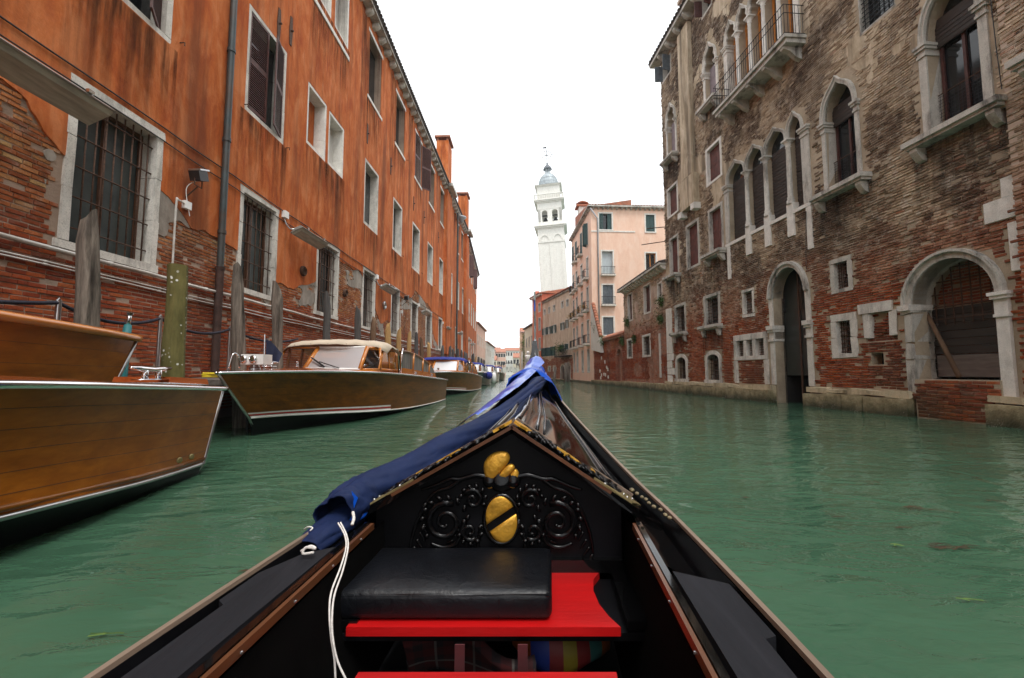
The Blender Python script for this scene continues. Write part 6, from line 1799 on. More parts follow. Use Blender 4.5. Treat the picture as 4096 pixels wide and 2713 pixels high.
def person(name, label, loc, hgt, mat, rz=0):
    o = bpy.data.objects.new(name, bpy.data.meshes.new(name)); COL.objects.link(o); LOC[o] = Vector((0, 0, 0))
    me = o.data; k = hgt / 1.75
    V = [(0, 0, .95), (0, 0, 1.2), (0, 0, 1.42), (0, 0, 1.52), (0, 0, 1.66), (.1, 0, .85), (.12, .03, .48), (.12, 0, .06), (.12, -.12, .03), (-.1, 0, .85), (-.12, -.03, .48), (-.12, 0, .06), (-.12, -.12, .03),
         (.2, 0, 1.4), (.27, 0, 1.13), (.24, -.14, .92), (-.2, 0, 1.4), (-.27, 0, 1.13), (-.24, -.14, .92)]
    E = [(0, 1), (1, 2), (2, 3), (3, 4), (0, 5), (5, 6), (6, 7), (7, 8), (0, 9), (9, 10), (10, 11), (11, 12), (2, 13), (13, 14), (14, 15), (2, 16), (16, 17), (17, 18)]
    R_ = [.15, .15, .14, .06, .1, .1, .07, .05, .04, .1, .07, .05, .04, .07, .05, .04, .07, .05, .04]
    me.from_pydata([tuple(c * k for c in v) for v in V], E, []); me.materials.append(mat)
    m = o.modifiers.new('skin', 'SKIN')
    for i, r in enumerate(R_): me.skin_vertices[0].data[i].radius = (r * k, r * k * .8)
    me.skin_vertices[0].data[0].use_root = True
    o.modifiers.new('sub', 'SUBSURF').levels = 1
    o.location = loc; o.rotation_euler = (0, 0, rz)
    return setp(o, label, 'person', 'people on the far bridge')
if not hasattr(bpy.types.Mesh, 'skin_vertices'): pass
for k, (px, m, lab) in enumerate(((2006, 'cloth_dark', 'left of two people in dark coats standing on the bridge'), (2014, 'cloth_dark', 'right of two people in dark coats standing on the bridge'), (1982, 'cloth_red', 'person in red at the left end of the bridge'), (2068, 'cloth_dark', 'dark figure on the right slope of the bridge'), (2076, 'cloth_dark', 'last dark figure at the right foot of the bridge'))):
    p = at_Y(px, 1480, BRY + 1.5); t = min(1, max(0, (p.x - b0.x) / (b1.x - b0.x)))
    try: person('person', lab, (p.x, BRY + 1.5, 1.4 + 1.25 * math.sin(math.pi * t)), 1.75, MT[m], U(0, 6))
    except Exception as ex: print('person', ex)
# globe street lamp on the right bank
lp = at_Y(2112, 1440, 62); SLm = thing('street_lamp', 'white globe street lamp standing on the right bank', 'lamp', (lp.x, 62, 0))
MB().lathe([(.16, -.5), (.14, .4), (.07, .8), (.06, 2.3), (.1, 2.35)], (lp.x, 62, 0), 10).build('lamp_post', MT['iron'], SLm, True)
MB().lathe([(.1, 2.35), (.35, 2.45), (.42, 2.95), (.5, 3.35), (.42, 3.45), (.1, 3.6)], (lp.x, 62, 0), 8).build('lantern', MT['white_paint'], SLm, True)
MB().sphere((lp.x, 62, 3.85), .26, 12, 8).build('globe', MT['white_paint'], SLm, True)
m2 = MB()
pb_ = at_Y(2088, 1460, 70); setp(MB().tube([(pb_.x, 70, -1), (pb_.x, 70, 4.4)], .14, 8).build('striped_pole', MT['far_white'], None, True), 'white mooring pole at the right bank beside the lamp', 'pole')

# ------------------------------------------------------------------ things on the left wall
def strip_lamp(px, py, d, label, ln=1.5, wd=.36, box=True, tilt=-.45):
    s, z = WL.hit(px, py, d)
    t = thing('wall_lamp', label, 'lamp', WL.P(s, 0, z), group='strip lamps on the orange building')
    g = lambda a, b, c: WL.P(s + a, d + b, z + c - b * tilt)
    mb = MB()
    mb.hexa([g(-ln / 2, -wd / 2, 0), g(ln / 2, -wd / 2, 0), g(ln / 2, wd / 2, 0), g(-ln / 2, wd / 2, 0), g(-ln / 2 + .04, -wd / 2 + .09, .11), g(ln / 2 - .04, -wd / 2 + .09, .11), g(ln / 2 - .04, wd / 2 - .09, .11), g(-ln / 2 + .04, wd / 2 - .09, .11)])
    mb.build('hood', MT['lamp_hood'], t)
    mb = MB(); mb.hexa([g(-ln / 2 + .05, -wd / 2 + .06, -.07), g(ln / 2 - .05, -wd / 2 + .06, -.07), g(ln / 2 - .05, wd / 2 - .06, -.07), g(-ln / 2 + .05, wd / 2 - .06, -.07), g(-ln / 2 + .02, -wd / 2 + .03, -.004), g(ln / 2 - .02, -wd / 2 + .03, -.004), g(ln / 2 - .02, wd / 2 - .03, -.004), g(-ln / 2 + .02, wd / 2 - .03, -.004)])
    mb.build('lens', MT['lamp_lens'], t)
    mb = MB()
    mb.tube(spline([WL.P(s - ln / 2 - .15, .04, z + .35), WL.P(s - ln / 2 - .1, .12, z + .1), WL.P(s - ln / 2, .2, z + .02), g(-ln / 2 + .1, 0, .1)], 5), .018, 6)
    mb.tube([WL.P(s - ln * .2, .03, z + .12), g(-ln * .2, -wd / 2 + .08, .1)], .02, 6)
    mb.build('arm', MT['steel'], t, True)
    if box: MB().wbox(WL, s - ln / 2 - .25, s - ln / 2 - .05, .035, .14, z + .3, z + .5).build('junction_box', MT['white_paint'], t)
    for k in (-.3, .3): MB().cbox(g(k * ln, wd / 2 - .02, .07), .05, .09, .05).build('clip', MT['chrome'], t)
    return t
strip_lamp(120, 300, .45, 'large strip lamp hood above the brick patch at far left', 2.0, .45)
strip_lamp(1243, 955, .35, 'strip lamp over the third barred window from the left', 1.7, .38)
strip_lamp(1556, 1158, .35, 'strip lamp above the barred window beside the steel round vent', 1.7, .38)
strip_lamp(1705, 1253, .35, 'strip lamp over the brick patch with two stone-framed doors', 1.6, .38)
strip_lamp(1792, 1315, .35, 'square strip lamp near the second drainpipe', 1.5, .38)
strip_lamp(1842, 1335, .35, 'strip lamp just past the second drainpipe', 1.5, .38)
strip_lamp(1876, 1362, .35, 'far strip lamp, first of the distant pair', 1.5, .38)
strip_lamp(1890, 1378, .35, 'farthest strip lamp on the orange wall', 1.5, .38)
# floodlights
for (px, py, px2, py2, sc, lab) in ((795, 705, 748, 822, 1.0, 'black floodlight on a bracket between drainpipe and big barred window'), (1626, 1192, 1608, 1248, 1.0, 'small black floodlight farther along the orange wall')):
    s, z = WL.hit(px, py, .3)
    t = thing('floodlight', lab, 'floodlight', WL.P(s, 0, z), group='floodlights on the orange building')
    R = Matrix.Rotation(math.radians(20), 3, 'X')
    MB().cbox(WL.P(s, .3, z), .22, .26, .2, R).build('housing', MT['plastic_black'], t)
    MB().cbox(WL.P(s, .3, z + .13), .25, .28, .03, R).build('top_cover', MT['steel'], t)
    mb = MB(); mb.tube([WL.P(s - .1, .3, z - .05), WL.P(s - .1, .3, z - .22), WL.P(s + .1, .3, z - .22), WL.P(s + .1, .3, z - .05)], .012, 6); mb.tube([WL.P(s, .3, z - .22), WL.P(s, .04, z - .45)], .014, 6); mb.build('bracket', MT['iron_rust'], t)
    s2, z2_ = WL.hit(px2, py2, .08)
    MB().wbox(WL, s2 - .08, s2 + .08, .035, .12, z2_ - .08, z2_ + .08).build('junction_box', MT['white_paint'], t)
    MB().tube(spline([WL.P(s, .25, z - .1), WL.P(s - .06, .1, z - .3), WL.P(s2 + .06, .1, z2_ - .2), WL.P(s2, .1, z2_)], 6), .008, 5).build('wire', MT['white_paint'], t)
    MB().tube(spline([WL.P(s2 - .02, .08, z2_), WL.P(s2 - .22, .08, z2_ + .02), WL.P(s2 - .27, .08, z2_ - .1), WL.P(s2 - .27, .08, z2_ - 1.6)], 5), .02, 7).build('conduit', MT['pipe_white'], t, True)
mbx = WL.hit(1140, 880)

# ------------------------------------------------------------------ dock, rope rail, piles
DK = thing('dock', 'narrow wooden landing stage along the foot of the orange building', 'dock', WL.P(8, .6, .9))
zD = .93
for i in range(64):
    s = .5 + i * .3
    MB().wbox(WL, s + .006, s + .29, .05, 1.35 + U(-.02, .02), zD - .05, zD + U(-.004, .004), .004).build('plank', MT['plank_grey'], DK)
for d_ in (.3, 1.25): MB().wbox(WL, .4, 19.8, d_ - .06, d_ + .06, zD - .22, zD - .056).build('beam', MT['plank_dark'], DK)
MB().wbox(WL, 19.9, 60, .05, 1.1, zD - .2, zD).build('far_stage', MT['plank_dark'], DK)
for s in np.arange(1, 20, 2.2): MB().tube([WL.P(s, 1.25, -1), WL.P(s, 1.25, zD - .22)], .1, 8).build('support', MT['pile_dark'], DK)
posts = []
for k, (px, lab) in enumerate(((228, 'leftmost steel rope post behind the near boat'), (640, 'steel rope post left of the mossy pile'), (921, 'steel rope post beside the drainpipe'))):
    p = at_X(px, 1300, -5.75); p.z = zD
    mb = MB(); mb.tube([p, p + Vector((0, 0, 1.02))], .03, 10); mb.lathe([(.07, 0), (.07, .02), (.03, .03)], p, 12); mb.tube([p + Vector((0, -.03, 1.02)), p + Vector((0, 0, 1.06)), p + Vector((0, .03, 1.02))], .012, 6)
    setp(mb.build('rope_post', MT['steel'], None, 'auto'), lab, 'post', 'steel posts of the rope rail'); posts.append(p + Vector((0, 0, 1.0)))
pp = [posts[0] + Vector((0, -3.2, .05))] + posts + [posts[2] + Vector((.1, 2.6, 0))]
path = []
for a, b in zip(pp[:-1], pp[1:]):
    for k in range(12):
        t = k / 12; q = a.lerp(b, t); q.z -= .16 * 4 * t * (1 - t); path.append(q)
path.append(pp[-1])
setp(MB().tube(path, .025, 8).build('barrier_rope', MT['rope_navy'], None, True), 'thick navy rope slung between steel posts along the brick wall', 'rope')

def pile(px, py, r, X, mat, label, lean=(0, 0), bot=-1.5, flat=False, seed=0, Y=None):
    tp = at_X(px, py, X)
    rr = random.Random(seed); n = 12; rings = []
    base = Vector((tp.x - lean[0], tp.y - lean[1], bot)); H = 14
    ax = tp - base
    for i in range(H + 1):
        t = i / H; c = base + ax * t + Vector((rr.uniform(-.008, .008), rr.uniform(-.008, .008), 0))
        R_ = r * (1.1 - .2 * t) * (1 + .05 * math.sin(t * 9 + seed))
        if not flat and i == H: R_ *= .72
        rings.append([c + Vector(((R_ * (1 + .22 * noise.noise(Vector((math.cos(2 * math.pi * k / n) * 1.8, math.sin(2 * math.pi * k / n) * 1.8, t * 3 + seed))))) * math.cos(2 * math.pi * k / n),
                                   R_ * (1 + .22 * noise.noise(Vector((math.cos(2 * math.pi * k / n) * 1.8, math.sin(2 * math.pi * k / n) * 1.8, t * 3 + seed + 9)))) * math.sin(2 * math.pi * k / n),
                                   (0 if flat else .10 * math.sin(2 * math.pi * k / n + seed) + .03 * math.sin(k * 1.7 + seed)) if i == H else 0)) for k in range(n)])
    mb = MB(); mb.rings(rings)
    L_ = Vector((base.x, base.y, 0))
    mb.v = [(v[0] - L_.x, v[1] - L_.y, v[2]) for v in mb.v]
    o = mb.build('mooring_pile', MT[mat], None, 'auto'); o.location = L_
    return setp(o, label, 'pile', 'wooden mooring piles on the left bank')
pile(355, 868, .125, -5.55, 'pile_grey', 'tall leaning weathered grey pile before the big barred window', (-.22, -.05), seed=1)
pile(714, 1062, .145, -4.95, 'pile_moss', 'thick mossy green pile with white specks on a flat top', (-.02, 0), flat=True, seed=2)
pile(949, 1075, .125, -5.35, 'pile_grey', 'grey brown pile leaning beside the rope post', (-.22, -.1), seed=3)
pile(1108, 1140, .125, -5.35, 'pile_grey', 'grey pile leaning before the second barred window', (-.2, 0), seed=4)
names = [((1310, 1178), .11, 'pile_dark', 'dark slim pile in front of the third barred window'), ((1433, 1235), .11, 'pile_dark', 'dark bluish pile left of the fourth barred window'), ((1495, 1276), .11, 'pile_brown', 'brown pile leaning at the fourth barred window'),
         ((1552, 1300), .13, 'pile_yellow', 'first of three pale yellow piles behind the taxi boat'), ((1597, 1318), .13, 'pile_yellow', 'middle of three pale yellow piles, dark at its tip'), ((1638, 1334), .13, 'pile_yellow', 'last of three pale yellow piles behind the taxi boat'),
         ((1666, 1336), .12, 'pile_dark', 'dark pile right after the three yellow piles'), ((1686, 1354), .12, 'pile_brown', 'brown pile right behind the cabin roof end'), ((1716, 1375), .13, 'pile_yellow', 'lone pale yellow pile before the far lamp-lit door'),
         ((1770, 1386), .13, 'pile_dark', 'dark pile above the left end of the blue canopy'), ((1800, 1386), .13, 'pile_dark', 'dark pile above the middle of the blue canopy'), ((1811, 1400), .12, 'pile_dark', 'short dark pile above the right half of the blue canopy'),
         ((1832, 1399), .14, 'pile_dark', 'dark pile just right of the second drainpipe foot'), ((1846, 1403), .14, 'pile_dark', 'dark pile, first of the close trio behind the blue canopy boat'), ((1859, 1408), .14, 'pile_dark', 'dark pile, second of the close trio'), ((1867, 1415), .13, 'pile_dark', 'dark pile, third of the close trio'),
         ((1892, 1417), .22, 'pile_dark', 'thick round-topped dark pile at the far boats'), ((1903, 1428), .15, 'pile_yellow', 'far yellow pile among the dark ones'), ((1914, 1431), .22, 'pile_dark', 'thick dark pile right of the far yellow pile'), ((1926, 1436), .2, 'pile_dark', 'far dark pile, second last of the row'), ((1936, 1440), .2, 'pile_dark', 'farthest dark pile of the row')]
for k, ((px, py), r, m, lab) in enumerate(names):
    pile(px, py, r, -5.25 + .02 * k, m, lab, (U(-.1, .05), 0), seed=10 + k)
# things on the dock: hose, ladder, teal post
cpt = Vector((-5.2, 7.75, zD + .02)); mb = MB(); pts = []
for k in range(70): a = k * .42; pts.append(cpt + Vector((math.cos(a) * (.22 + .02 * math.sin(k)), math.sin(a) * (.3 + .02 * math.cos(k * 1.3)), .012 + k * .0011)))
setp(mb.tube(pts, .014, 6).build('hose_coil', MT['hose'], None, True), 'yellow hose coiled on the landing stage beside the taxi bow', 'hose')
MB().box(-5.75, -4.75, 7.2, 8.3, zD - .09, zD - .0).build('plank', MT['plank_grey'], DK)
ld = thing('ladder', 'dark iron ladder hanging below the landing stage', 'ladder', (-4.6, 8.0, 0))
for y in (7.75, 8.1): MB().tube([(-4.72, y, zD - .1), (-4.62, y, -.7)], .02, 6).build('rail', MT['iron'], ld)
for z in (.65, .35, .05): MB().tube([(-4.7, 7.75, z), (-4.7, 8.1, z)], .015, 6).build('rung', MT['iron'], ld)
a = at_X(512, 1300, -5.6); b = at_X(478, 1505, -5.6)
tp = thing('teal_post', 'teal painted post with a chrome cap behind the upper orange boat', 'post', (b.x, b.y, zD))
MB().tube([(b.x, b.y, zD), b, a], [.1, .09, .045], 8).build('shaft', MT['teal'], tp, True); MB().tube([a, a + (a - b).normalized() * .16], .03, 8).build('cap', MT['chrome'], tp, True); MB().lathe([(.045, 0), (.045, .03)], a + (a - b).normalized() * .15, 8).build('knob', MT['chrome'], tp)

# ------------------------------------------------------------------ boats
def hull(root, st, mats, lip=.05, stripe=True, kz=-.35, rim='chrome', deckmat='deck_wood', bottom='bottom_black', stripe_to=4, rim_r=.022, trans=True):
    """st: list of (ys,hs,zs, yc,hc,zc) sheer and chine stations from bow to stern; local frame, bow at y~0"""
    side, bot, rows = {1: [], -1: []}, {1: [], -1: []}, 6
    fine = []
    A = np.array(st); t = np.linspace(0, len(st) - 1, (len(st) - 1) * 5 + 1)
    cr = spline([Vector(r[:3]) for r in st], 5); cc = spline([Vector(r[3:]) for r in st], 5)
    for sg in (1, -1):
        R = []; B = []
        for p, c in zip(cr, cc):
            S = Vector((p[1] * sg, p[0], p[2])); C = Vector((c[1] * sg, c[0], c[2]))
            row = []
            for k in range(rows + 1):
                u = k / rows; q = S.lerp(C, u); q.x -= sg * .10 * math.sin(math.pi * u) * min(1, p[1] * 1.4) * max(0, 1 - c[0] / 6.0); row.append(q)
            R.append(row); B.append([C, Vector((C.x * .5, C.y + .1, C.z * .35 + kz * .55)), Vector((0, C.y + .25, kz if C.y > 1.6 else kz * .4))])
        mb = MB(); mb.rings(R, closed=False); mb.build('hull_side', MT[mats], root, True)
        mb = MB(); mb.rings(B, closed=False); mb.build('hull_bottom', MT[bottom], root, True)
        for u_ in (1, 2, 3, 4, 5):
            MB().tube([row[u_] + Vector((sg * .001, 0, 0)) for row in R], .0013, 4).build('plank_seam', MT['bottom_black'], root)
        edge = [Vector((p[1] * sg + sg * .012, p[0], p[2])) for p in cr]
        MB().tube([Vector((0, cr[0][0] - lip, cr[0][2] + .012))] + [e + Vector((sg * lip * .4, 0, .012)) for e in edge], rim_r, 8).build('rub_rail', MT[rim], root, True)
        MB().tube([Vector((c[1] * sg + sg * .008, c[0], c[2])) for c in cc], .018, 6).build('chine_rail', MT['steel' if not stripe else 'white_paint'], root, True)
        if stripe:
            n = int(len(cc) * stripe_to / (len(st) - 1))
            for k, (u0, u1, m) in enumerate(((0.0, .035, 'white_paint'), (.04, .075, 'red_stripe'), (.08, .115, 'white_paint'))):
                m2 = MB(); rr_ = []
                for i in range(n):
                    row = R[i]; C, S = row[-1], row[-2]; d_ = (S - C)
                    l = max(.12, d_.length); nrm = Vector((sg, -.25, 0)).normalized()
                    rr_.append([C + d_ / l * (u0 + .008) + nrm * .01, C + d_ / l * (u1 + .008) + nrm * .01])
                m2.rings(rr_, closed=False); m2.build('stripe', MT[m], root, True)
    # deck with camber
    D = []
    for p in cr:
        D.append([Vector((p[1] * u, p[0], p[2] + .008 + .09 * (1 - u * u) * min(1, p[1]))) for u in np.linspace(-1, 1, 9)])
    MB().rings(D, closed=False).build('deck', MT[deckmat], root, True)
    # stem strip, transom
    p, c = cr[0], cc[0]
    MB().tube([(0, p[0] - .02, p[2]), (0, (p[0] + c[0]) / 2 - .02, (p[2] + c[2]) / 2), (0, c[0] - .02, c[2]), (0, c[0] + .3, kz * .4)], .022, 6).build('stem_band', MT['steel'], root, True)
    if trans:
        p, c = cr[-1], cc[-1]
        MB().add([(-p[1], p[0], p[2]), (p[1], p[0], p[2]), (c[1], c[0], c[2]), (0, c[0], kz), (-c[1], c[0], c[2])], [(0, 1, 2, 3, 4)]).build('transom', MT[mats], root)
    return cr, cc
TAXI = [(.12, .015, 1.03, .88, .015, .30), (.7, .40, 1.045, 1.3, .26, .285), (1.6, .84, 1.05, 2.0, .66, .25), (3.0, 1.18, 1.03, 3.2, 1.03, .17), (5.0, 1.29, .95, 5.0, 1.19, .08), (7.4, 1.28, .83, 7.4, 1.2, .03), (9.2, 1.18, .74, 9.2, 1.12, .02)]
def cleat(root, x, y, z, rz=0, sc=1.0, mat='chrome'):
    R = Matrix.Rotation(rz, 3, 'Z'); c = Vector((x, y, z)); mb = MB()
    for k in (-.05, .05): mb.tube([c + R @ Vector((0, k * sc, 0)), c + R @ Vector((0, k * sc, .05 * sc))], .014 * sc, 8)
    mb.tube([c + R @ Vector((0, v * sc, (.05 + .012 * abs(v) * 6) * sc)) for v in (-.15, -.08, 0, .08, .15)], [.006 * sc, .014 * sc, .016 * sc, .014 * sc, .006 * sc], 8)
    mb.cbox(c + Vector((0, 0, .004)), .06 * sc, .2 * sc, .01, R)
    return mb.build('cleat', MT[mat], root, True)

def taxi(label, loc, rz, hullm, topm, trim, deckm='deck_wood', stripe=True, detail=True, name='taxi_boat', group='water taxis moored along the left bank', bow_gear=True, cabin=True, length=1.16):
    t = thing(name, label, 'boat', loc, rz, group, local=True)
    st = [(a * length, b, c, d * length if i else d, e, f) for i, (a, b, c, d, e, f) in enumerate(TAXI)]
    hull(t, st, hullm, stripe=stripe, deckmat=deckm, stripe_to=3.6)
    k = length
    zdk = lambda y: interp(y, [r[0] for r in st], [r[2] for r in st]) + .06
    hwk = lambda y: interp(y, [r[0] for r in st], [r[1] for r in st])
    # windscreen: centre panel and two raked wings
    y0 = 2.7 * k; y1 = y0 + .46; zb = zdk(y0) + .02; zt_ = 1.62
    fr = MT[trim]
    B0 = [(-1.18, y0 + .14), (-.35, y0), (.89, y0), (1.14, y0 + .45)]; T0 = [(-1.12, y1 + .12), (-.29, y1), (.85, y1), (1.08, y1 + .42)]
    for i in range(3):
        (xa, ya), (xb, yb) = B0[i], B0[i + 1]; (xc, yc), (xd, yd) = T0[i], T0[i + 1]
        q = [Vector((xa, ya, zb + (.02 if i == 1 else .0))), Vector((xb, yb, zb + .0)), Vector((xd, yd, zt_)), Vector((xc, yc, zt_))]
        w_ = MB()
        for a_, b_ in zip(q, q[1:] + q[:1]): w_.tube([a_, b_], .033 if i == 1 else .028, 6)
        ws = w_.build('windscreen_frame', fr if i != 1 else MT['white_paint'] if detail else fr, t, True)
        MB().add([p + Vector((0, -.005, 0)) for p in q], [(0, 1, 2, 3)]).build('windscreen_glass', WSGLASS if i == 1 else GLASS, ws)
        if i == 1:
            MB().tube([q[0], q[3]], .05, 6).build('windscreen_post', fr, t, True); MB().tube([q[1], q[2]], .05, 6).build('windscreen_post', fr, t, True)
    MB().hexa([(-.40, y0 - .06, zdk(y0) - .08), (.94, y0 - .06, zdk(y0) - .08), (1.17, y0 + .45, zdk(y0) - .08), (-1.21, y0 + .14, zdk(y0) - .08), (-.37, y0 - .01, zb + .02), (.91, y0 - .01, zb + .02), (1.15, y0 + .47, zb + .02), (-1.19, y0 + .16, zb + .02)]).build('windscreen_base', fr, t)
    if detail:
        m2 = MB(); m2.tube([(.45, y0 - .06, zb + .03), (-.05, y0 + .05, zb + .17)], .012, 5); m2.tube([(.1, y0 - .02, zb + .06), (-.27, y0 + .12, zb + .26)], .02, 5); m2.build('wiper', MT['plastic_black'], t)
    # canvas / top over the helm
    yb0, yb1 = y1 - .14, y1 + 1.25
    rings = []
    for i in range(9):
        y = yb0 + (yb1 - yb0) * i / 8; u = i / 8
        z = 1.68 + .16 * math.sin(math.pi * (.15 + .75 * u)); hw_ = 1.22 + .01 * u
        row = []
        for j in range(13):
            v = -1 + j / 6; x = hw_ * v; zz = z - .07 * v * v - (.13 + .025 * math.sin(i * 1.9 + j)) * max(0, abs(v) - .82) / .18
            if i == 0: zz -= .06
            if i == 8: zz -= .05
            row.append(Vector((x, y + (.45 if v > 0 else .12) * v * v * (1 - u), zz + .008 * math.sin(3 * j + i))))
        rings.append(row)
    c_ = MB().rings(rings, closed=False)
    o = c_.build('canopy', MT[topm], t, True)
    sm = o.modifiers.new('thick', 'SOLIDIFY'); sm.thickness = .012
    m2 = MB()
    for i in range(0, 13, 2): m2.sphere(rings[0][i] + Vector((0, -.012, .015)), .011, 6, 4)
    m2.build('canopy_studs', MT['chrome'], t, kind='stuff')
    for sx in (-1.16, 1.16): MB().tube([(sx, yb1 - .05, 1.66), (sx, yb1 + .15, zdk(yb1))], .014, 6).build('canopy_strut', MT['chrome'], t)
    # helm side windows
    for sg in (-1, 1):
        xs = 1.14 * sg; ya, yb_ = y0 + .6, yb1
        m2 = MB()
        for y in (ya, (ya + yb_) / 2, yb_): m2.tube([(xs, y, zb - .1), (xs * .95, y + .05, 1.62)], .03, 6)
        m2.tube([(xs, ya, zb), (xs * 1.0, yb_, zb - .02)], .03, 6)
        m2.build('side_frame', fr, t, True)
        MB().add([(xs, ya, zb), (xs, yb_, zb), (xs * .95, yb_ + .05, 1.6), (xs * .95, ya + .05, 1.6)], [(0, 1, 2, 3)]).build('side_glass', GLASS, t)
        MB().add([(xs * 1.0, ya - .1, zdk(ya) - .2), (xs, yb_, zdk(yb_) - .2), (xs, yb_, zb - .02), (xs, ya - .1, zb - .02)], [(0, 1, 2, 3)]).build('coaming', fr, t)
    # seat / dash seen through the glass
    MB().box(-.8, .8, yb1 - .2, yb1 - .12, .75, 1.42).build('bulkhead', MT['varnish_dark'], t)
    MB().box(.1, .35, y1 + .7, y1 + .8, .9, 1.32).build('seat_back', MT['canvas'], t)
    # saloon cabin
    ya, yb_ = yb1 + .3, 7.8 * k
    prof = [(ya, 1.62), (ya + .6, 1.64), (ya + 1.5, 1.58), (ya + 2.4, 1.45), (yb_ - .4, 1.20), (yb_, zdk(yb_))]
    prof = [(p.x, p.y) for p in spline([Vector((a_, b_, 0)) for a_, b_ in prof], 4)]
    R2 = []
    for y, z in prof: R2.append([Vector((1.15 * v * (1 if z > 1.3 else .97), y, z + .06 * (1 - v * v))) for v in np.linspace(-1, 1, 9)])
    o = MB().rings(R2, closed=False).build('cabin_roof', MT['varnish_dark'], t, True); sm = o.modifiers.new('thick', 'SOLIDIFY'); sm.thickness = .05
    for sg in (-1, 1):
        x = 1.13 * sg
        low = [(y, zdk(y) + .14) for y, z in prof]
        m2 = MB(); m2.add([(x, y, zdk(y) - .15) for y, z in prof] + [(x, y, min(z, b)) for (y, z), (y2, b) in zip(prof, low)], [(i, i + 1, len(prof) + i + 1, len(prof) + i) for i in range(len(prof) - 1)]); m2.build('cabin_side', fr, t)
        m2 = MB(); n_ = len(prof)
        m2.add([(x * .995, y, b) for y, b in low] + [(x * .995, y, max(z - .04, b)) for (y, z), (y2, b) in zip(prof, low)], [(i, i + 1, n_ + i + 1, n_ + i) for i in range(n_ - 1)]); m2.build('cabin_glass', CURTAIN_GLASS, t)
        for y in (ya, ya + 1.1, ya + 2.1, ya + 2.9):
            z = float(np.interp(y, [p[0] for p in prof], [p[1] for p in prof]))
            MB().tube([(x * 1.005, y, zdk(y) + .1), (x * 1.005, y + .06, z - .02)], .032, 6).build('cabin_post', MT['varnish_bright'] if detail else fr, t, True)
        MB().tube([(x * 1.03, ya - .05, zdk(ya)), (x * 1.03, ya - .02, 1.5), (x * 1.02, ya + .1, 1.68), (x * .9, ya + .4, 1.72)], .018, 8).build('grab_rail', MT['chrome'], t, True)
    MB().box(-1.05, -.35, ya - .02, ya + .02, .8, 1.58).build('cabin_door', MT['varnish_bright'], t)
    MB().box(.55, 1.05, ya - .02, ya + .02, .8, 1.58).build('cabin_door', MT['varnish_bright'], t)
    MB().box(-1.1, 1.1, yb_ - .15, yb_, .4, zdk(yb_) + .1).build('cabin_back', MT['varnish_dark'], t)
    cleat(t, .28, 1.5 * k, zdk(1.5) + .05, .5, 1.4); cleat(t, -.28, 1.5 * k, zdk(1.5) + .05, -.5, 1.4); cleat(t, 1.15, 5.6 * k, zdk(5.6) - .02, 0); cleat(t, 1.16, 7.2 * k, zdk(7.2) - .02, 0)
    MB().lathe([(.05, 0), (.05, .05), (.11, .07), (.11, .1), (.03, .12)], (.78, 3.1 * k, zdk(3.1) + .03), 12).build('deck_vent', MT['chrome'], t, True)
    if bow_gear:
        z = zdk(.9) - .03
        sl_ = MB().lathe([(.09, z), (.09, z + .05), (.07, z + .07), (.07, z + .1)], (0, .95, 0), 14).build('searchlight', MT['steel'], t, 'auto')
        MB().cbox((.03, .95, z + .19), .36, .30, .17, Matrix.Rotation(.12, 3, 'Z')).build('housing', MT['white_paint'], sl_)
        m2 = MB()
        for x in (-.085, .085): m2.lathe([(.06, 0), (.065, .03), (.03, .035)], (x - .0, .79, z + .19), 12, Matrix.Rotation(math.pi / 2, 3, 'X'))
        m2.build('lamp_glass', MT['chrome'], sl_, True)
        MB().cbox((.01, .81, z + .19), .34, .02, .14, Matrix.Rotation(.12, 3, 'Z')).build('bezel', MT['plastic_black'], sl_)
        f0 = Vector((-.10, 1.35, zdk(1.35)))
        MB().tube([f0, f0 + Vector((0, -.02, .62))], .012, 6).build('flagstaff', MT['chrome'], t)
        fl = []
        for i in range(7):
            u = i / 6; fl.append([f0 + Vector((.02 + .27 * u, .04 * math.sin(u * 5) + .1 * u * (1 - v), .54 - .36 * v * (1 - .55 * u) - .26 * u)) for v in (0, .25, .5, .75, 1)])
        MB().rings(fl, closed=False).build('flag', MT['navy'], t, True)
        MB().tube(spline([Vector((.02, .55, zdk(.55) + .02)), Vector((.02, .52, zdk(.5) + .2)), Vector((.0, .42, zdk(.4) + .24)), Vector((-.02, .36, zdk(.4) + .02))], 5), .014, 6).build('bow_handle', MT['chrome'], t, True)
    return t

m = NT('boat_glass')
g_ = m.n('ShaderNodeBsdfGlossy'); g_.inputs['Roughness'].default_value = .02; g_.inputs['Color'].default_value = (.9, .95, 1, 1)
tr = m.n('ShaderNodeBsdfTransparent'); tr.inputs['Color'].default_value = (.86, .9, .92, 1)
ms = m.n('ShaderNodeMixShader'); fz = m.n('ShaderNodeFresnel'); fz.inputs[0].default_value = 1.5
m.l(m.math('ADD', m.math('MULTIPLY', fz.outputs[0], 1.6), .06, True), ms.inputs[0]); m.l(tr.outputs[0], ms.inputs[1]); m.l(g_.outputs[0], ms.inputs[2]); m.l(ms.outputs[0], m.out.inputs[0])
GLASS = m.m
WSGLASS = m.m.copy(); WSGLASS.name = 'windscreen_sky_sheen'  # sky sheen and slight fogging built in as a pale, blurred gloss
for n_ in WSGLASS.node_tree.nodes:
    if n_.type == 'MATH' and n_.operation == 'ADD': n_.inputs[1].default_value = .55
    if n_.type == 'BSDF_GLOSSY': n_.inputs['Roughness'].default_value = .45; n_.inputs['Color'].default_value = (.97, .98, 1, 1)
CURTAIN_GLASS = simple('curtained_cabin_glass', (0.17, 0.18, 0.175), 0.12, var=.5, scale=3, stretch=(1, 3, .3), spec=.5)

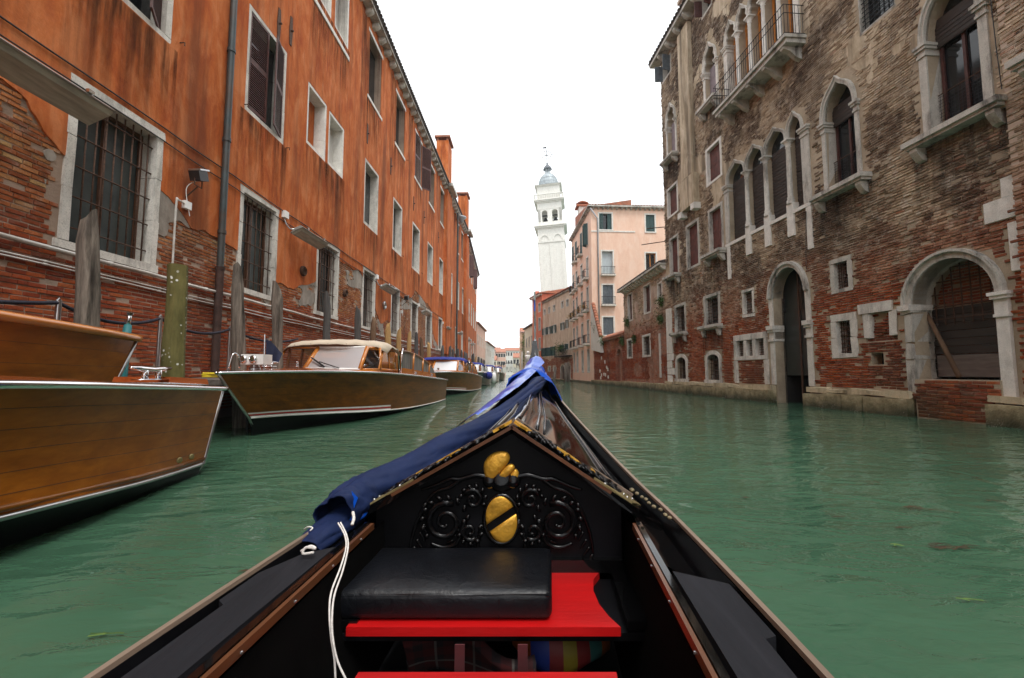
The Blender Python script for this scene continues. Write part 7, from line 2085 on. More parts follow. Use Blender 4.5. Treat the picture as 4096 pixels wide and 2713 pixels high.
taxi('varnished wooden water taxi with cream canvas top and red white stripe', (-4.40, 6.38, 0), -math.atan(.066), 'varnish_dark', 'canvas', 'varnish_bright')
taxi('wooden water taxi with royal blue canopy behind the cream-topped one', (-3.72, 18.0, 0), -math.atan(.055), 'varnish_dark', 'canvas_blue', 'varnish_bright', detail=False, bow_gear=False)
taxi('dark green hulled boat with white cabin and blue canopy', (-3.6, 29.5, 0), -math.atan(.05), 'hull_green', 'canvas_blue', 'white_paint', 'white_paint', False, False, 'motor_boat', None, False)
taxi('white motor boat with blue canopy beyond the green hulled boat', (-3.2, 41.2, 0), -math.atan(.05), 'white_paint', 'canvas_blue', 'white_paint', 'white_paint', False, False, 'motor_boat', None, False)
taxi('farthest dark boat with blue canopy before the bridge', (-2.75, 53.5, 0), -math.atan(.05), 'hull_green', 'canvas_blue', 'white_paint', 'white_paint', False, False, 'motor_boat', None, False)
fd = at_Y(1975, 1530, 36.5)
setp(MB().lathe([(.05, .15), (.2, .25), (.22, .6), (.2, .95), (.05, 1.05)], (fd.x, 36.6, 0), 12).build('fender', MT['white_paint'], None, True), 'white fender hanging between the green and white boats', 'fender')
fd = at_Y(1956, 1518, 35.2)
setp(MB().lathe([(.05, .5), (.25, .6), (.3, .85), (.2, 1.05), (.05, 1.1)], (fd.x, 35.2, 0), 12).build('fender', MT['canvas_blue'], None, True), 'dark blue fender at the stern of the green boat', 'fender')

# near orange boat at the left edge, bow away from the viewer
NBt = thing('varnished_boat', 'glossy orange varnished boat with chrome rail at lower left', 'boat', (-3.2, 4.92, 0), math.pi - math.atan(.16) * -1 * -1, None, local=True)
NBt.rotation_euler = (0, 0, math.pi - math.atan(.165))
ST1 = [(.10, .015, .86, .30, .015, .10), (.6, .22, .885, .75, .19, .12), (1.3, .50, .92, 1.35, .44, .165), (2.4, .86, .97, 2.4, .80, .255), (4.0, 1.05, 1.0, 4.0, 1.0, .30), (6.5, 1.1, .98, 6.5, 1.05, .2), (8.5, 1.0, .95, 8.5, .95, .15)]
hull(NBt, ST1, 'varnish', stripe=False, kz=-.45, rim_r=.026, lip=.08, deckmat='deck_wood')
m2 = MB()
for sg in (1, -1): m2.tube([Vector((r[4] * sg * 1.005, r[3], r[5] + .05)) for r in ST1], .02, 8)
m2.build('spray_rail', MT['varnish_dark'], NBt, True)
cleat(NBt, -.30, 1.15, .985, .3, 1.7)
MB().hexa([(-.28, .55, .93), (.2, .55, .93), (.3, 1.0, .96), (-.32, 1.0, .96), (-.27, .56, .985), (.19, .56, .985), (.29, .99, 1.01), (-.31, .99, 1.01)]).build('hatch', MT['deck_wood'], NBt)
m2 = MB()
for y in (.62, .78):
    c_ = Vector((-(.155 + .23 * (y - .45)), y, .235)); m2.lathe([(.028, 0), (.028, .012), (.014, .013)], c_, 10, Matrix.Rotation(-math.pi / 2, 3, 'Y'))
m2.build('drain_fitting', MT['brass'], NBt, True); m2 = None

# upper orange hull behind it
UB = thing('varnished_boat', 'high orange plywood boat bow behind the near varnished boat', 'boat', (-4.6, 5.3, 0), 0, None, local=True)
UB.rotation_euler = (0, 0, math.pi - math.atan(.16))
ST2 = [(.02, .015, 1.45, .42, .015, .45), (.6, .26, 1.47, .85, .2, .42), (1.4, .52, 1.5, 1.5, .42, .4), (2.6, .82, 1.54, 2.6, .7, .35), (4.2, .9, 1.5, 4.2, .8, .3), (5.6, .85, 1.45, 5.6, .75, .3)]
hull(UB, ST2, 'varnish', stripe=False, kz=-.2, rim='varnish_bright', rim_r=.045, lip=.04, deckmat='deck_wood')

# ------------------------------------------------------------------ gondola (local frame: y towards the bow)
GO = thing('gondola', 'black lacquered gondola with carved prow board, seen from its seat', 'gondola', (0, 0, 0), 0, None, local=True)
GY = [-1.4, 0, .8, 1.62, 2.02, 2.53, 3.07, 3.54, 4.23, 4.66, 5.15, 5.40]
GHW = [.60, .68, .695, .655, .60, .535, .459, .39, .287, .195, .09, .035]
GZ = [.49, .475, .485, .505, .533, .575, .635, .694, .792, .906, 1.12, 1.36]
ghw = lambda y: interp(y, GY, GHW)
gz = lambda y: interp(y, GY, GZ)
sh = spline([Vector((y, h, z)) for y, h, z in zip(GY, GHW, GZ)], 5)
lac, dull = MT['lacquer'], MT['lacquer_dull']
for sg in (-1, 1):
    R = []
    for p in sh:
        y, h, z = p
        R.append([Vector((sg * h, y, z)), Vector((sg * h * .99, y, z - .08)), Vector((sg * h * .90, y - .02, z * .55)), Vector((sg * h * .72, y - .06 * (z > .8), z * .2)), Vector((sg * h * .45, y - .12, -.06))])
    MB().rings(R, closed=False).build('hull_side', lac, GO, True)
    # inner bulwark, rail cap
    R = [[Vector((sg * (p[1] - .028), p[0], p[2])), Vector((sg * (p[1] - .034), p[0], p[2] - .035)), Vector((sg * max(0.0, p[1] - .05), p[0], p[2] - .085))] for p in sh if p[0] < 4.9]
    MB().rings(R, closed=False).build('bulwark', dull, GO, True)
    cap = []
    for p in sh:
        x, y, z = sg * (p[1] - .013), p[0], p[2]
        cap.append([Vector((x - .008, y, z - .004)), Vector((x + .010, y, z - .004)), Vector((x + .008, y, z + .007)), Vector((x - .006, y, z + .007))])
    MB().rings(cap).build('gunwale_rail', MT['rail_wood'], GO)
# side decks beside the cockpit
YC = 1.72
for sg in (-1, 1):
    ys = np.linspace(-1.4, YC + .05, 24)
    MB().rings([[Vector((sg * .47, y, gz(y) - .045)), Vector((sg * (ghw(y) - .045), y, gz(y) - .08))] for y in ys], closed=False).build('side_deck', lac, GO, True)
    # cockpit lining
    MB().rings([[Vector((sg * .47, y, gz(y) - .03)), Vector((sg * .46, y, .3)), Vector((sg * .40, y, .07))] for y in ys], closed=False).build('cockpit_lining', MT['lining'], GO, True)
    # inner varnished rail with dark cap
    MB().rings([[Vector((sg * .480, y, gz(y) - .02)), Vector((sg * .467, y, gz(y) - .02)), Vector((sg * .469, y, gz(y) + .0)), Vector((sg * .480, y, gz(y) + .0))] for y in np.linspace(-1.4, YC - .1, 20)]).build('coaming_rail', MT['rail_brown'], GO)
    MB().rings([[Vector((sg * .50, y, gz(y) - .04)), Vector((sg * .482, y, gz(y) - .04)), Vector((sg * .482, y, gz(y) + .004)), Vector((sg * .50, y, gz(y) + .004))] for y in np.linspace(-1.4, YC - .1, 20)]).build('coaming_cap', lac, GO)
    # charcoal painted boards
    if sg > 0: pol = [(.515, 1.27), (.645, 1.20), (.655, .98), (.628, .97), (.628, -1.0), (.51, -1.0)]
    else: pol = [(-.515, 1.43), (-.59, 1.38), (-.645, 1.26), (-.65, 1.12), (-.625, 1.10), (-.635, -1.0), (-.515, -1.0)]
    mb = MB(); mb.prism(pol if sg < 0 else pol[::-1], lambda u, v, h: Vector((u, v, gz(v) + h)), -.05, -.005); mb.build('arm_board', MT['pad'], GO)
MB().rings([[Vector((x, y, .06)) for x in np.linspace(-.42, .42, 4)] for y in (-1.4, 1.7)], closed=False).build('floor', dull, GO)
MB().box(-.6, .6, -1.42, -1.38, .0, .48).build('aft_board', dull, GO)
# scratches of rivets on coaming
m2 = MB()
for sg in (-1, 1):
    for y in np.arange(-.2, 1.55, .19): m2.sphere((sg * .467, y, gz(y) - .014), .004, 6, 4)
m2.build('rivet', MT['steel'], GO, kind='stuff')

# carved gable board
YB = YC; PKX = .028
def tz_(x):
    return .845 - (abs(x - PKX) / (.50 - PKX if x > PKX else .55 + PKX)) * .315
poly = [(-.50, .30), (.445, .30), (.445, tz_(.445) - .02), (PKX, .825), (-.50, tz_(-.50) - .02)]
bd = MB().prism(poly, lambda u, v, h: Vector((u, YB + h, v)), 0, .03).build('gable_board', MT['lacquer_dull'], GO)
MB().box(-.50, .445, YB - .03, YB - .001, .30, .345).build('board_foot', lac, bd)
def Bp(x, z, h=.0): return Vector((x, YB - .004 - h, z))
def bpx(px, py):      # photo pixel -> board plane (local)
    w_ = at_Y(px, py, YB - .01)
    return (w_.x + .17 - .085 * YB, w_.z)
cxm, czm = bpx(2007, 2077)
def blob(cx, cz, rx, rz_, d, mat, name, n=20, m_=5, cut=None):
    rings = []
    for i in range(m_ + 1):
        u = i / m_; r = math.cos(u * math.pi / 2) ** .6; h = d * math.sin(u * math.pi / 2)
        rings.append([Bp(cx + rx * r * math.cos(2 * math.pi * k / n), cz + rz_ * r * math.sin(2 * math.pi * k / n), h) for k in range(n)])
    return MB().rings(rings).build(name, mat, bd, True)
def half(cx, cz, rx, rz_, d, up, mat):
    pts = []; a0 = math.radians(26)
    for k in range(17):
        t = math.pi * k / 16 + (a0 if up else a0 + math.pi); pts.append((rx * math.cos(t), rz_ * math.sin(t)))
    off = .014
    nx, nz = -math.sin(a0), math.cos(a0); s_ = 1 if up else -1
    rings = []
    cx0 = sum(p[0] for p in pts) / len(pts); cz0 = sum(p[1] for p in pts) / len(pts)
    for i, (k, h) in enumerate(((1, 0), (1, .006), (.93, d * .8), (.7, d), (.02, d * 1.05))):
        rings.append([Bp(cx + nx * off * s_ + cx0 + (p[0] - cx0) * k, cz + nz * off * s_ + cz0 + (p[1] - cz0) * k, h) for p in pts])
    return MB().rings(rings).build('gold_half', mat, bd, True)
MB().tube([Bp(cxm + .066 * math.cos(t), czm + .09 * math.sin(t), .004) for t in np.linspace(0, 6.2832, 30)], .009, 6).build('medallion_rim', lac, bd, True)
half(cxm, czm, .056, .076, .014, True, MT['gold']); half(cxm, czm, .056, .076, .014, False, MT['gold'])
# gilded shell: three lobes over a base
sx, sz = bpx(2003, 1872)
def lobe(pts, d, nm='gold_shell'):
    cx0 = sum(p[0] for p in pts) / len(pts); cz0 = sum(p[1] for p in pts) / len(pts)
    q = spline([Vector((p[0], p[1], 0)) for p in pts] + [Vector((pts[0][0], pts[0][1], 0))], 5)[:-1]
    rings = []
    for k, h in ((1, 0), (1, .004), (.94, d * .75), (.72, d), (.03, d * 1.05)):
        rings.append([Bp(sx + 1.3 * (cx0 + (p.x - cx0) * k), sz + 1.3 * (cz0 + (p.y - cz0) * k) - .004, h) for p in q])
    MB().rings(rings).build(nm, MT['gold'], bd, True)
lobe([(-.046, -.025), (-.05, .015), (-.025, .045), (.015, .05), (.028, .03), (.012, .004), (-.012, -.022), (-.03, -.036)], .02)
lobe([(-.008, -.02), (.016, .008), (.034, .014), (.042, .002), (.02, -.024), (.004, -.03)], .018)
lobe([(.024, -.022), (.044, .0), (.055, -.016), (.046, -.04), (.03, -.034)], .016)
lobe([(-.044, -.036), (-.02, -.03), (.004, -.036), (.028, -.034), (.05, -.046), (.04, -.056), (.012, -.046), (-.012, -.046), (-.036, -.058)], .014)
# black carved scrolls, mirrored
def scroll(pts, r0, r1, sg, nm='carved_scroll'):
    P_ = spline([Bp(cxm + sg * x, z, .004) for x, z in pts], 5); n_ = len(P_)
    MB().tube(P_, [r0 + (r1 - r0) * i / (n_ - 1) for i in range(n_)], 7).build(nm, MT['carve'], bd, True)
def spiral(cx, cz, r0, turns, a0, sg, w0, dirn=1):
    n_ = int(turns * 14); P_ = []
    for i in range(n_ + 1):
        u = i / n_; a = a0 + dirn * u * turns * 2 * math.pi; r = r0 * (1 - .85 * u); P_.append(Bp(cxm + sg * (cx + r * math.cos(a)), cz + r * math.sin(a), .006 + .006 * u))
    MB().tube(P_, [w0 * (1 - .5 * i / n_) for i in range(n_ + 1)], 7).build('carved_scroll', MT['carve'], bd, True)
for sg in (-1, 1):
    zc = czm
    spiral(.215, zc - .01, .075, 1.7, 2.0, sg, .014, -1)
    spiral(.11, zc + .075, .04, 1.4, .5, sg, .012, 1)
    spiral(.12, zc - .045, .035, 1.2, 4.0, sg, .011, 1)
    scroll([(.05, zc + .155), (.10, zc + .165), (.16, zc + .15), (.2, zc + .15), (.26, zc + .125), (.31, zc + .11)], .013, .006, sg)
    scroll([(.16, zc + .148), (.20, zc + .12), (.255, zc + .10), (.29, zc + .06), (.30, zc + .0)], .010, .005, sg)
    scroll([(.29, zc + .06), (.325, zc - .01), (.345, zc - .08), (.35, zc - .13)], .010, .004, sg)
    scroll([(.14, zc + .0), (.17, zc - .085), (.22, zc - .105), (.27, zc - .09)], .012, .006, sg)
    scroll([(.075, zc - .02), (.09, zc - .09), (.085, zc - .14)], .010, .005, sg)
    for k in range(4): scroll([(.15 + .012 * k, zc - .02 - .02 * k), (.175 + .012 * k, zc - .03 - .02 * k)], .006, .003, sg, 'carved_leaf')
    for k in range(5): scroll([(.30 + .012 * k, zc - .02 - .028 * k), (.285 + .008 * k, zc - .055 - .028 * k)], .007, .003, sg, 'carved_leaf')
for sg in (-1, 1):
    for (cx_, cz_, r_, a0_, a1_, n_, ln_) in ((.215, czm - .01, .078, -.6, 3.4, 11, .034), (.11, czm + .075, .042, .3, 3.6, 7, .022), (.12, czm - .045, .038, 2.8, 6.0, 6, .02)):
        for k in range(n_):
            a = a0_ + (a1_ - a0_) * k / (n_ - 1); p = (cx_ + r_ * math.cos(a), cz_ + r_ * math.sin(a)); l = ln_ * (.6 + .4 * math.sin(math.pi * k / (n_ - 1)))
            q = [(p[0] + l * t * math.cos(a - .9 * t), p[1] + l * t * math.sin(a - .9 * t)) for t in (0, .35, .7, 1)]
            P_ = [Bp(cxm + sg * x, z, .004 + .008 * math.sin(math.pi * t)) for (x, z), t in zip(q, (0, .35, .7, 1))]
            MB().tube(P_, [.006, .010, .007, .0015], 6).build('carved_leaf', MT['carve'], bd, True)
blob(cxm, czm + .14, .055, .04, .02, MT['carve'], 'carved_crest'); blob(cxm + .045, czm + .145, .03, .03, .02, MT['carve'], 'carved_crest'); blob(cxm - .045, czm + .145, .03, .03, .02, MT['carve'], 'carved_crest')

# sloping roof beams of the gable: black carved moulding, tan edge strip, gold leaf touches, brass end plates
ends = {-1: (-.555, .525), 1: (.51, .535)}
for sg in (-1, 1):
    ex, ez_ = ends[sg]; a, b = Vector((PKX, YB - .05, .85)), Vector((ex, YB - .05, ez_))
    t = (b - a).normalized(); up = Vector((0, 1, 0)).cross(t) * (-1 if sg > 0 else 1)
    if up.z < 0: up = -up
    def bp(u, y, w): return a + t * u * (b - a).length + Vector((0, y, 0)) + up * w
    def bar(y0, y1, w0, w1, nm, mt, u0=0.0, u1=1.0):
        q = [bp(u0, y0, w0), bp(u1, y0, w0), bp(u1, y1, w0), bp(u0, y1, w0), bp(u0, y0, w1), bp(u1, y0, w1), bp(u1, y1, w1), bp(u0, y1, w1)]
        return MB().hexa(q).build(nm, mt, GO)
    bar(0, .17, -.028, .0, 'roof_beam', lac)
    bar(-.006, -.001, -.012, .0, 'edge_strip', MT['rail_brown'], 0, .78)
    bar(.172, .184, -.01, .012, 'back_strip', MT['rail_wood'])
    m2 = MB(); rr = random.Random(5 + sg)
    for i in range(46):
        u = .06 + .80 * i / 46; y = .085 + .045 * math.sin(i * 1.1); m2.sphere(bp(u, y + rr.uniform(-.02, .02), .004), rr.uniform(.008, .017), 7, 4, (1.2, 1, .8))
    for k in range(3):
        m2.tube([bp(.05 + .8 * i / 60, .085 + .05 * math.sin(i * .45 + k * 2.1), .008) for i in range(61)], .006, 6)
    m2.build('carving', MT['carve'], GO, True, kind='stuff')
    for (u0, ln, y0) in ((.0, .09, .05), (.34, .12, .07), (.62, .02, .09)):
        pts = [(0, -.016), (ln * .35, -.022), (ln * .7, -.01), (ln, -.014), (ln * .92, .01), (ln * .5, .02), (0, .014)]
        L_ = (b - a).length
        m2 = MB(); m2.prism(pts, lambda u, v, h: bp(u0 + u / L_ * .9, y0 + v * 1.3, h), .006, .016); m2.build('gold_leaf', MT['gold'], GO)
    pts = [(.64, -.004), (.80, -.004), (.80, .02), (.93, .0), (.99, .05), (1.03, .075), (.985, .09), (.965, .12), (.93, .105), (.9, .12), (.865, .06), (.84, .035), (.64, .012)]
    L_ = (b - a).length
    m2 = MB(); m2.prism(pts, lambda u, v, h: bp(u, v, h), .001, .007); pl = m2.build('brass_plate', MT['brass'], GO)
    for (u, v) in ((.9, .03), (.955, .07), (.88, .05), (.72, .004)): MB().sphere(bp(u, v, .008), .006, 7, 4).build('screw', MT['steel'], pl, True)
# brass rope-like ornament on the right end
p0_, p1_ = Vector((.50, YB + .05, .575)), Vector((.60, YB - .13, .525))
m2 = MB()
for i in range(9): m2.sphere(p0_.lerp(p1_, i / 8) + Vector((U(-.006, .006), U(-.008, .008), .008)), U(.007, .011), 8, 5, (1, 1.5, .7))
m2.build('brass_ornament', MT['brass_dull'], GO, True, kind='stuff')
# cheeks between gable ends and gunwale
for sg in (-1, 1):
    ex, ez_ = ends[sg]
    MB().hexa([(ex * .98, YB - .02, .30), (sg * (ghw(YB) - .04), YB - .02, .42), (sg * (ghw(YB) - .04), YB + .03, .42), (ex * .98, YB + .03, .30), (ex * .98, YB - .02, ez_ - .02), (sg * (ghw(YB) - .04), YB - .02, .47), (sg * (ghw(YB) - .04), YB + .03, .47), (ex * .98, YB + .03, ez_ - .02)]).build('cheek', lac, GO)
    # hood panels running aft from the gable ends
    MB().add([(sg * .49, YB - .40, gz(1.3) + .0), (sg * .62, YB - .42, gz(1.3) - .07), (sg * (ghw(YB) - .05), YB, gz(YB) - .05), (ex * .95, YB - .03, ez_ - .03)], [(0, 1, 2, 3)]).build('hood_panel', lac, GO)

# foredeck: ridge down to the gunwales, with mouldings
RY = [YB + .02, 2.4, 3.2, 4.0, 4.6, 5.0, 5.3]; RZ = [.835, .86, .90, .97, 1.06, 1.19, 1.36]; RX = [PKX, .05, .04, .025, .012, .005, 0]
def dk(y, v):      # v: 0 ridge .. +-1 gunwale
    zr, xr = interp(y, RY, RZ), interp(y, RY, RX); h = ghw(y) - .05; zg = gz(y) - .045
    s_ = abs(v); sg = 1 if v >= 0 else -1
    return Vector((xr * (1 - s_) + sg * h * s_, y, zr + (zg - zr) * (s_ ** 1.12) + .015 * math.sin(math.pi * s_)))
ys = np.linspace(YB + .02, 5.3, 40); vs = np.linspace(-1, 1, 33)
MB().rings([[dk(y, v) for v in vs] for y in ys], closed=False).build('foredeck', lac, GO, True)
for v in (.0, .16, -.16, .22, -.22, .70, -.70, .76, -.76):
    MB().tube([dk(y, v) + Vector((0, 0, .006)) for y in np.linspace(YB + .15, 5.0, 30)], .008 if abs(v) in (0, .16, .7) else .004, 6).build('deck_moulding', lac, GO, True)
# stem and iron prow blade
MB().hexa([(-.075, 5.0, .9), (.075, 5.0, .9), (.03, 5.45, .9), (-.03, 5.45, .9), (-.028, 5.30, 1.44), (.028, 5.30, 1.44), (.014, 5.46, 1.46), (-.014, 5.46, 1.46)]).build('stem', lac, GO)
fe = [(5.36, 1.0), (5.36, 1.45), (5.33, 1.62), (5.28, 1.80), (5.22, 1.93), (5.20, 2.02), (5.30, 2.05), (5.44, 1.99), (5.53, 1.86), (5.55, 1.72), (5.50, 1.62), (5.49, 1.45), (5.62, 1.44), (5.62, 1.39), (5.49, 1.37), (5.49, 1.32), (5.62, 1.30), (5.62, 1.25), (5.49, 1.23), (5.48, .9)]
MB().prism(fe, lambda u, v, h: Vector((h, u, v)), -.009, .009).build('prow_iron', MT['chrome'], GO)

# seat
zs_ = .30
red = [(-.434, 1.342), (.377, 1.342), (.350, 1.40), (.328, 1.47), (.318, 1.56), (.327, 1.64), (.356, 1.70), (-.434, 1.70)]
MB().prism(red, lambda u, v, h: Vector((u, v, h)), zs_ - .026, zs_).build('seat_board', MT['red_seat'], GO)
MB().box(-.46, .46, 1.36, 1.70, zs_ - .05, zs_ - .027).build('seat_frame', dull, GO)
for x in (.43, -.44): MB().box(x - .03, x + .03, 1.36, 1.69, zs_ - .02, zs_ + .006).build('seat_cheek', lac, GO)
MB().box(-.36, .35, 1.18, 1.262, .20, .227).build('foot_board', MT['red_seat'], GO)
# cushion
CU = MB(); rings = []
x0, x1, y0, y1, z0, z1 = -.487, .175, 1.367, 1.715, zs_ + .002, .386
import bmesh
me = bpy.data.meshes.new('seat_cushion'); bm = bmesh.new(); bmesh.ops.create_cube(bm, size=1)
for v in bm.verts: v.co = Vector(((v.co.x + .5) * (x1 - x0) + x0, (v.co.y + .5) * (y1 - y0) + y0, (v.co.z + .5) * (z1 - z0) + z0))
bmesh.ops.bevel(bm, geom=[e for e in bm.edges], offset=.022, segments=3, affect='EDGES', profile=.5)
bmesh.ops.subdivide_edges(bm, edges=[e for e in bm.edges if e.calc_length() > .15], cuts=5, use_grid_fill=True)
for v in bm.verts:
    if v.co.z > z1 - .02:
        u = (v.co.x - x0) / (x1 - x0); w_ = (v.co.y - y0) / (y1 - y0); v.co.z += .018 * math.sin(math.pi * min(1, max(0, u))) * math.sin(math.pi * min(1, max(0, w_))) + .004 * noise.noise(v.co * 9)
bm.to_mesh(me); bm.free(); me.materials.append(MT['leather']); me.polygons.foreach_set('use_smooth', [True] * len(me.polygons))
CUt = thing('seat_cushion', 'black leather seat cushion lying on the red gondola seat', 'cushion', (0, 0, 0), 0, None, local=True)
cu = bpy.data.objects.new('cushion_body', me); link(cu, CUt)
q = [(x0 + .01, y0 + .008, z1 - .012), (x1 - .012, y0 + .008, z1 - .012), (x1 - .006, y1 - .01, z1 - .012), (x0 + .01, y1 - .01, z1 - .012)]
MB().tube(q + [q[0]], .006, 6).build('piping', MT['leather'], CUt, True)
MB().tube([(x1 - .16, y0 + .001, z0 + .01), (x1 - .16, y0 - .0005, z1 - .02)], .0015, 4).build('seam', MT['leather'], CUt)

# blue tarpaulin: bunched over the prow, rolled back along the left gunwale
TP = thing('tarpaulin', 'navy and bright blue tarpaulin bunched over the prow and rolled along gondola', 'tarpaulin', (0, 0, 0), 0, None, local=True)
def wn_(x, y, z, s=1.0): return noise.noise(Vector((x, y, z)) * s)
rings = []
for i in range(26):
    u = i / 25; y = 5.02 - .89 * u
    hw_ = ghw(y) + .03 + .08 * u; top = interp(y, RY, RZ) + .02 + .05 * u + .02 * math.sin(u * 9); zl = gz(y) - .16 - .18 * u
    row = []
    for k in range(33):
        v = -1 + k / 16; a = abs(v); sg = 1 if v >= 0 else -1
        x = sg * hw_ * (a ** .85); z = top + (zl - top) * (a ** 2.0)
        f_ = .035 * wn_(v * 2.2, u * 3.5, 2.0, 1.6) + .016 * wn_(v * 6, u * 6, 5.0) - .035 * abs(wn_(v * 3 + u * 4, u * 2, 8.0, 1.7))
        row.append(Vector((x + f_ * sg * .8, y, z + f_ + .01)))
    rings.append(row)
mb = MB().rings(rings, closed=False); o = mb.build('prow_cover', MT['tarp_blue'], TP, True)
sm = o.modifiers.new('s', 'SOLIDIFY'); sm.thickness = .006; sm.offset = 1
def roll(path, rad, name, mat, amp=.25, n=26, seg=10, flat=1.0, seed=0.0, cap=True):
    P_ = spline(path, seg); N = len(P_); rd = [interp(i / (N - 1), np.linspace(0, 1, len(rad)), rad) for i in range(N)]
    rg = []
    for i, p in enumerate(P_):
        t = (P_[min(i + 1, N - 1)] - P_[max(i - 1, 0)]).normalized(); x = t.cross(Vector((0, 0, 1))).normalized(); z = x.cross(t)
        tw = i * .07
        row = []
        for k in range(n):
            a = 2 * math.pi * k / n
            f_ = 1 + amp * (.5 * wn_(math.cos(a) * 1.2 + seed, math.sin(a) * 1.2, i * .055) - .55 * (1 - abs(wn_(math.cos(a + tw * .6) * 2.2 + seed, math.sin(a + tw * .6) * 2.2, i * .045)) * 3.2) * .28 - .4 * max(0, .25 - abs(wn_(math.cos(a) * 1.5 + i * .12, math.sin(a) * 1.5, seed + i * .11)) * 2))
            row.append(p + x * math.cos(a) * rd[i] * f_ + z * math.sin(a) * rd[i] * f_ * flat)
        rg.append(row)
    o = MB().rings(rg, cap=cap).build(name, mat, TP, True)
    if not cap: sm = o.modifiers.new('s', 'SOLIDIFY'); sm.thickness = .004
    return o
rp = [tuple(dk(y_, v_) + Vector((0, 0, o_))) for y_, v_, o_ in ((4.62, .95, .02), (4.4, .55, .03), (4.0, .20, .02), (3.4, .0, .0), (2.85, -.22, -.005), (2.5, -.40, .0), (2.2, -.60, .025), (1.97, -.80, .045))] + [(-.578, 1.78, .572), (-.592, 1.68, .55), (-.600, 1.60, .535)]
roll(rp, [.03, .05, .06, .055, .052, .055, .07, .082, .086, .085, .085, .078], 'tarp_roll', MT['tarp_navy'], .5, n=48, seg=16, flat=.85, cap=False)
roll([(.0, 5.0, 1.17), (.0, 4.8, 1.10), (.04, 4.6, 1.05), (.09, 4.4, 1.0)], [.02, .045, .055, .04], 'tarp_fold', MT['tarp_navy'], .5, seed=3.0)
# bright underside flap on the outer left side
rings = []
for i in range(30):
    u = i / 29; y = 4.75 - 2.3 * u; c_ = interp(y, [r[1] for r in rp][::-1], [r[0] for r in rp][::-1]); zc = interp(y, [r[1] for r in rp][::-1], [r[2] for r in rp][::-1])
    xo = -ghw(y) - .03; row = []
    wf = max(0.02, 1 - u * 1.02)
    for k in range(9):
        v = k / 8; xi = c_ - .04
        x = xi + (xo - .05 * wf - xi) * v * (.25 + .75 * wf ** .5); z = dk(y, -min(1.25, max(0, -x / (ghw(y) - .04)))).z + .075 + .06 * math.sin(math.pi * v * .75) * (1 - .6 * u)
        f_ = .035 * wn_(u * 9, v * 2.5, 3.0) + .015 * wn_(u * 24, v * 5, 4.0); row.append(Vector((x + f_, y, z + f_)))
    rings.append(row)
o = MB().rings(rings, closed=False).build('bright_flap', MT['tarp_blue'], TP, True)
# loose gathered end with open cuff
roll([(-.60, 1.70, .52), (-.612, 1.60, .50), (-.622, 1.53, .485), (-.63, 1.47, .475)], [.06, .066, .06, .05], 'tarp_cuff', MT['tarp_navy'], .55, seed=11.0, flat=.5, cap=False, n=36)
roll([(-.535, 1.72, .535), (-.545, 1.66, .52), (-.56, 1.60, .50)], [.02, .03, .015], 'tarp_cuff', MT['tarp_blue'], .5, seed=14.0, flat=.6)
MB().add([(-.555, 1.625, .618), (-.52, 1.60, .600), (-.53, 1.592, .565)], [(0, 1, 2)]).build('lining_corner', MT['tarp_blue'], TP)
# white cords hanging from the tarp
def cord(pxs, label, r=.0025):
    pts = [at_Y(px, py, Y) for px, py, Y in pxs]
    return setp(MB().tube(spline(pts, 6), r, 6).build('white_cord', MT['rope_white'], None, True), label, 'cord', 'white tie cords of the tarpaulin')
cord([(1352, 2092, 1.40), (1378, 2140, 1.36), (1384, 2190, 1.30), (1362, 2270, 1.22), (1325, 2370, 1.14), (1318, 2460, 1.10), (1326, 2560, 1.08), (1338, 2640, 1.07), (1342, 2730, 1.06)], 'white tie cord, inner of the two strands hanging into the gondola')
cord([(1362, 2090, 1.40), (1386, 2140, 1.36), (1392, 2190, 1.29), (1372, 2280, 1.21), (1338, 2380, 1.13), (1328, 2470, 1.09), (1332, 2560, 1.07), (1352, 2650, 1.06), (1395, 2740, 1.05)], 'white tie cord, outer strand that swings right at its end')
cord([(1205, 2205, 1.36), (1240, 2185, 1.35), (1262, 2195, 1.34), (1225, 2190, 1.35), (1212, 2215, 1.345), (1255, 2210, 1.34)], 'white cord loop lying at the end of the charcoal board', .004)
cord([(1217, 2118, 1.50), (1232, 2108, 1.47), (1250, 2112, 1.46), (1240, 2124, 1.45)], 'white cord tied round the left gunwale')
cord([(1412, 2050, 1.45), (1415, 2075, 1.42), (1408, 2100, 1.40)], 'short knotted cord on the bright blue cuff', .005)
# things under the seat
bl = []
for i in range(15):
    u = i / 14; x = -.30 + .42 * u
    bl.append([Vector((x, 1.50 + .05 * math.sin(u * 5) - .06 * v, .065 + .17 * v - .05 * u * v + .02 * math.sin(u * 9 + v * 4))) for v in (0, .25, .5, .75, 1)])
PB = thing('plaid_blanket', 'dark red plaid blanket stowed under the red seat', 'blanket', (0, 0, 0), 0, None, local=True)
o = MB().rings(bl, closed=False).build('blanket_cloth', MT['plaid'], PB, True); o.modifiers.new('s', 'SOLIDIFY').thickness = .03
BG = thing('striped_bag', 'multicoloured striped bag stowed under the right of the red seat', 'bag', (0, 0, 0), 0, None, local=True)
rings = []
for i in range(13):
    u = i / 12; x = .04 + .33 * u; e = math.sin(math.pi * min(.98, max(.02, u))) ** .4
    rings.append([Vector((x, 1.57 + .14 * e * math.cos(a) , .145 + .085 * e * math.sin(a) + .012 * math.sin(u * 8 + a * 2))) for a in np.linspace(0, 2 * math.pi, 17)[:-1]])
MB().rings(rings).build('bag_body', MT['bag'], BG, True)
MB().tube(spline([Vector((.02, 1.47, .10)), Vector((.06, 1.405, .13)), Vector((.2, 1.40, .07)), Vector((.36, 1.43, .10))], 5), .008, 6).build('bag_trim', MT['strap'], BG, True)
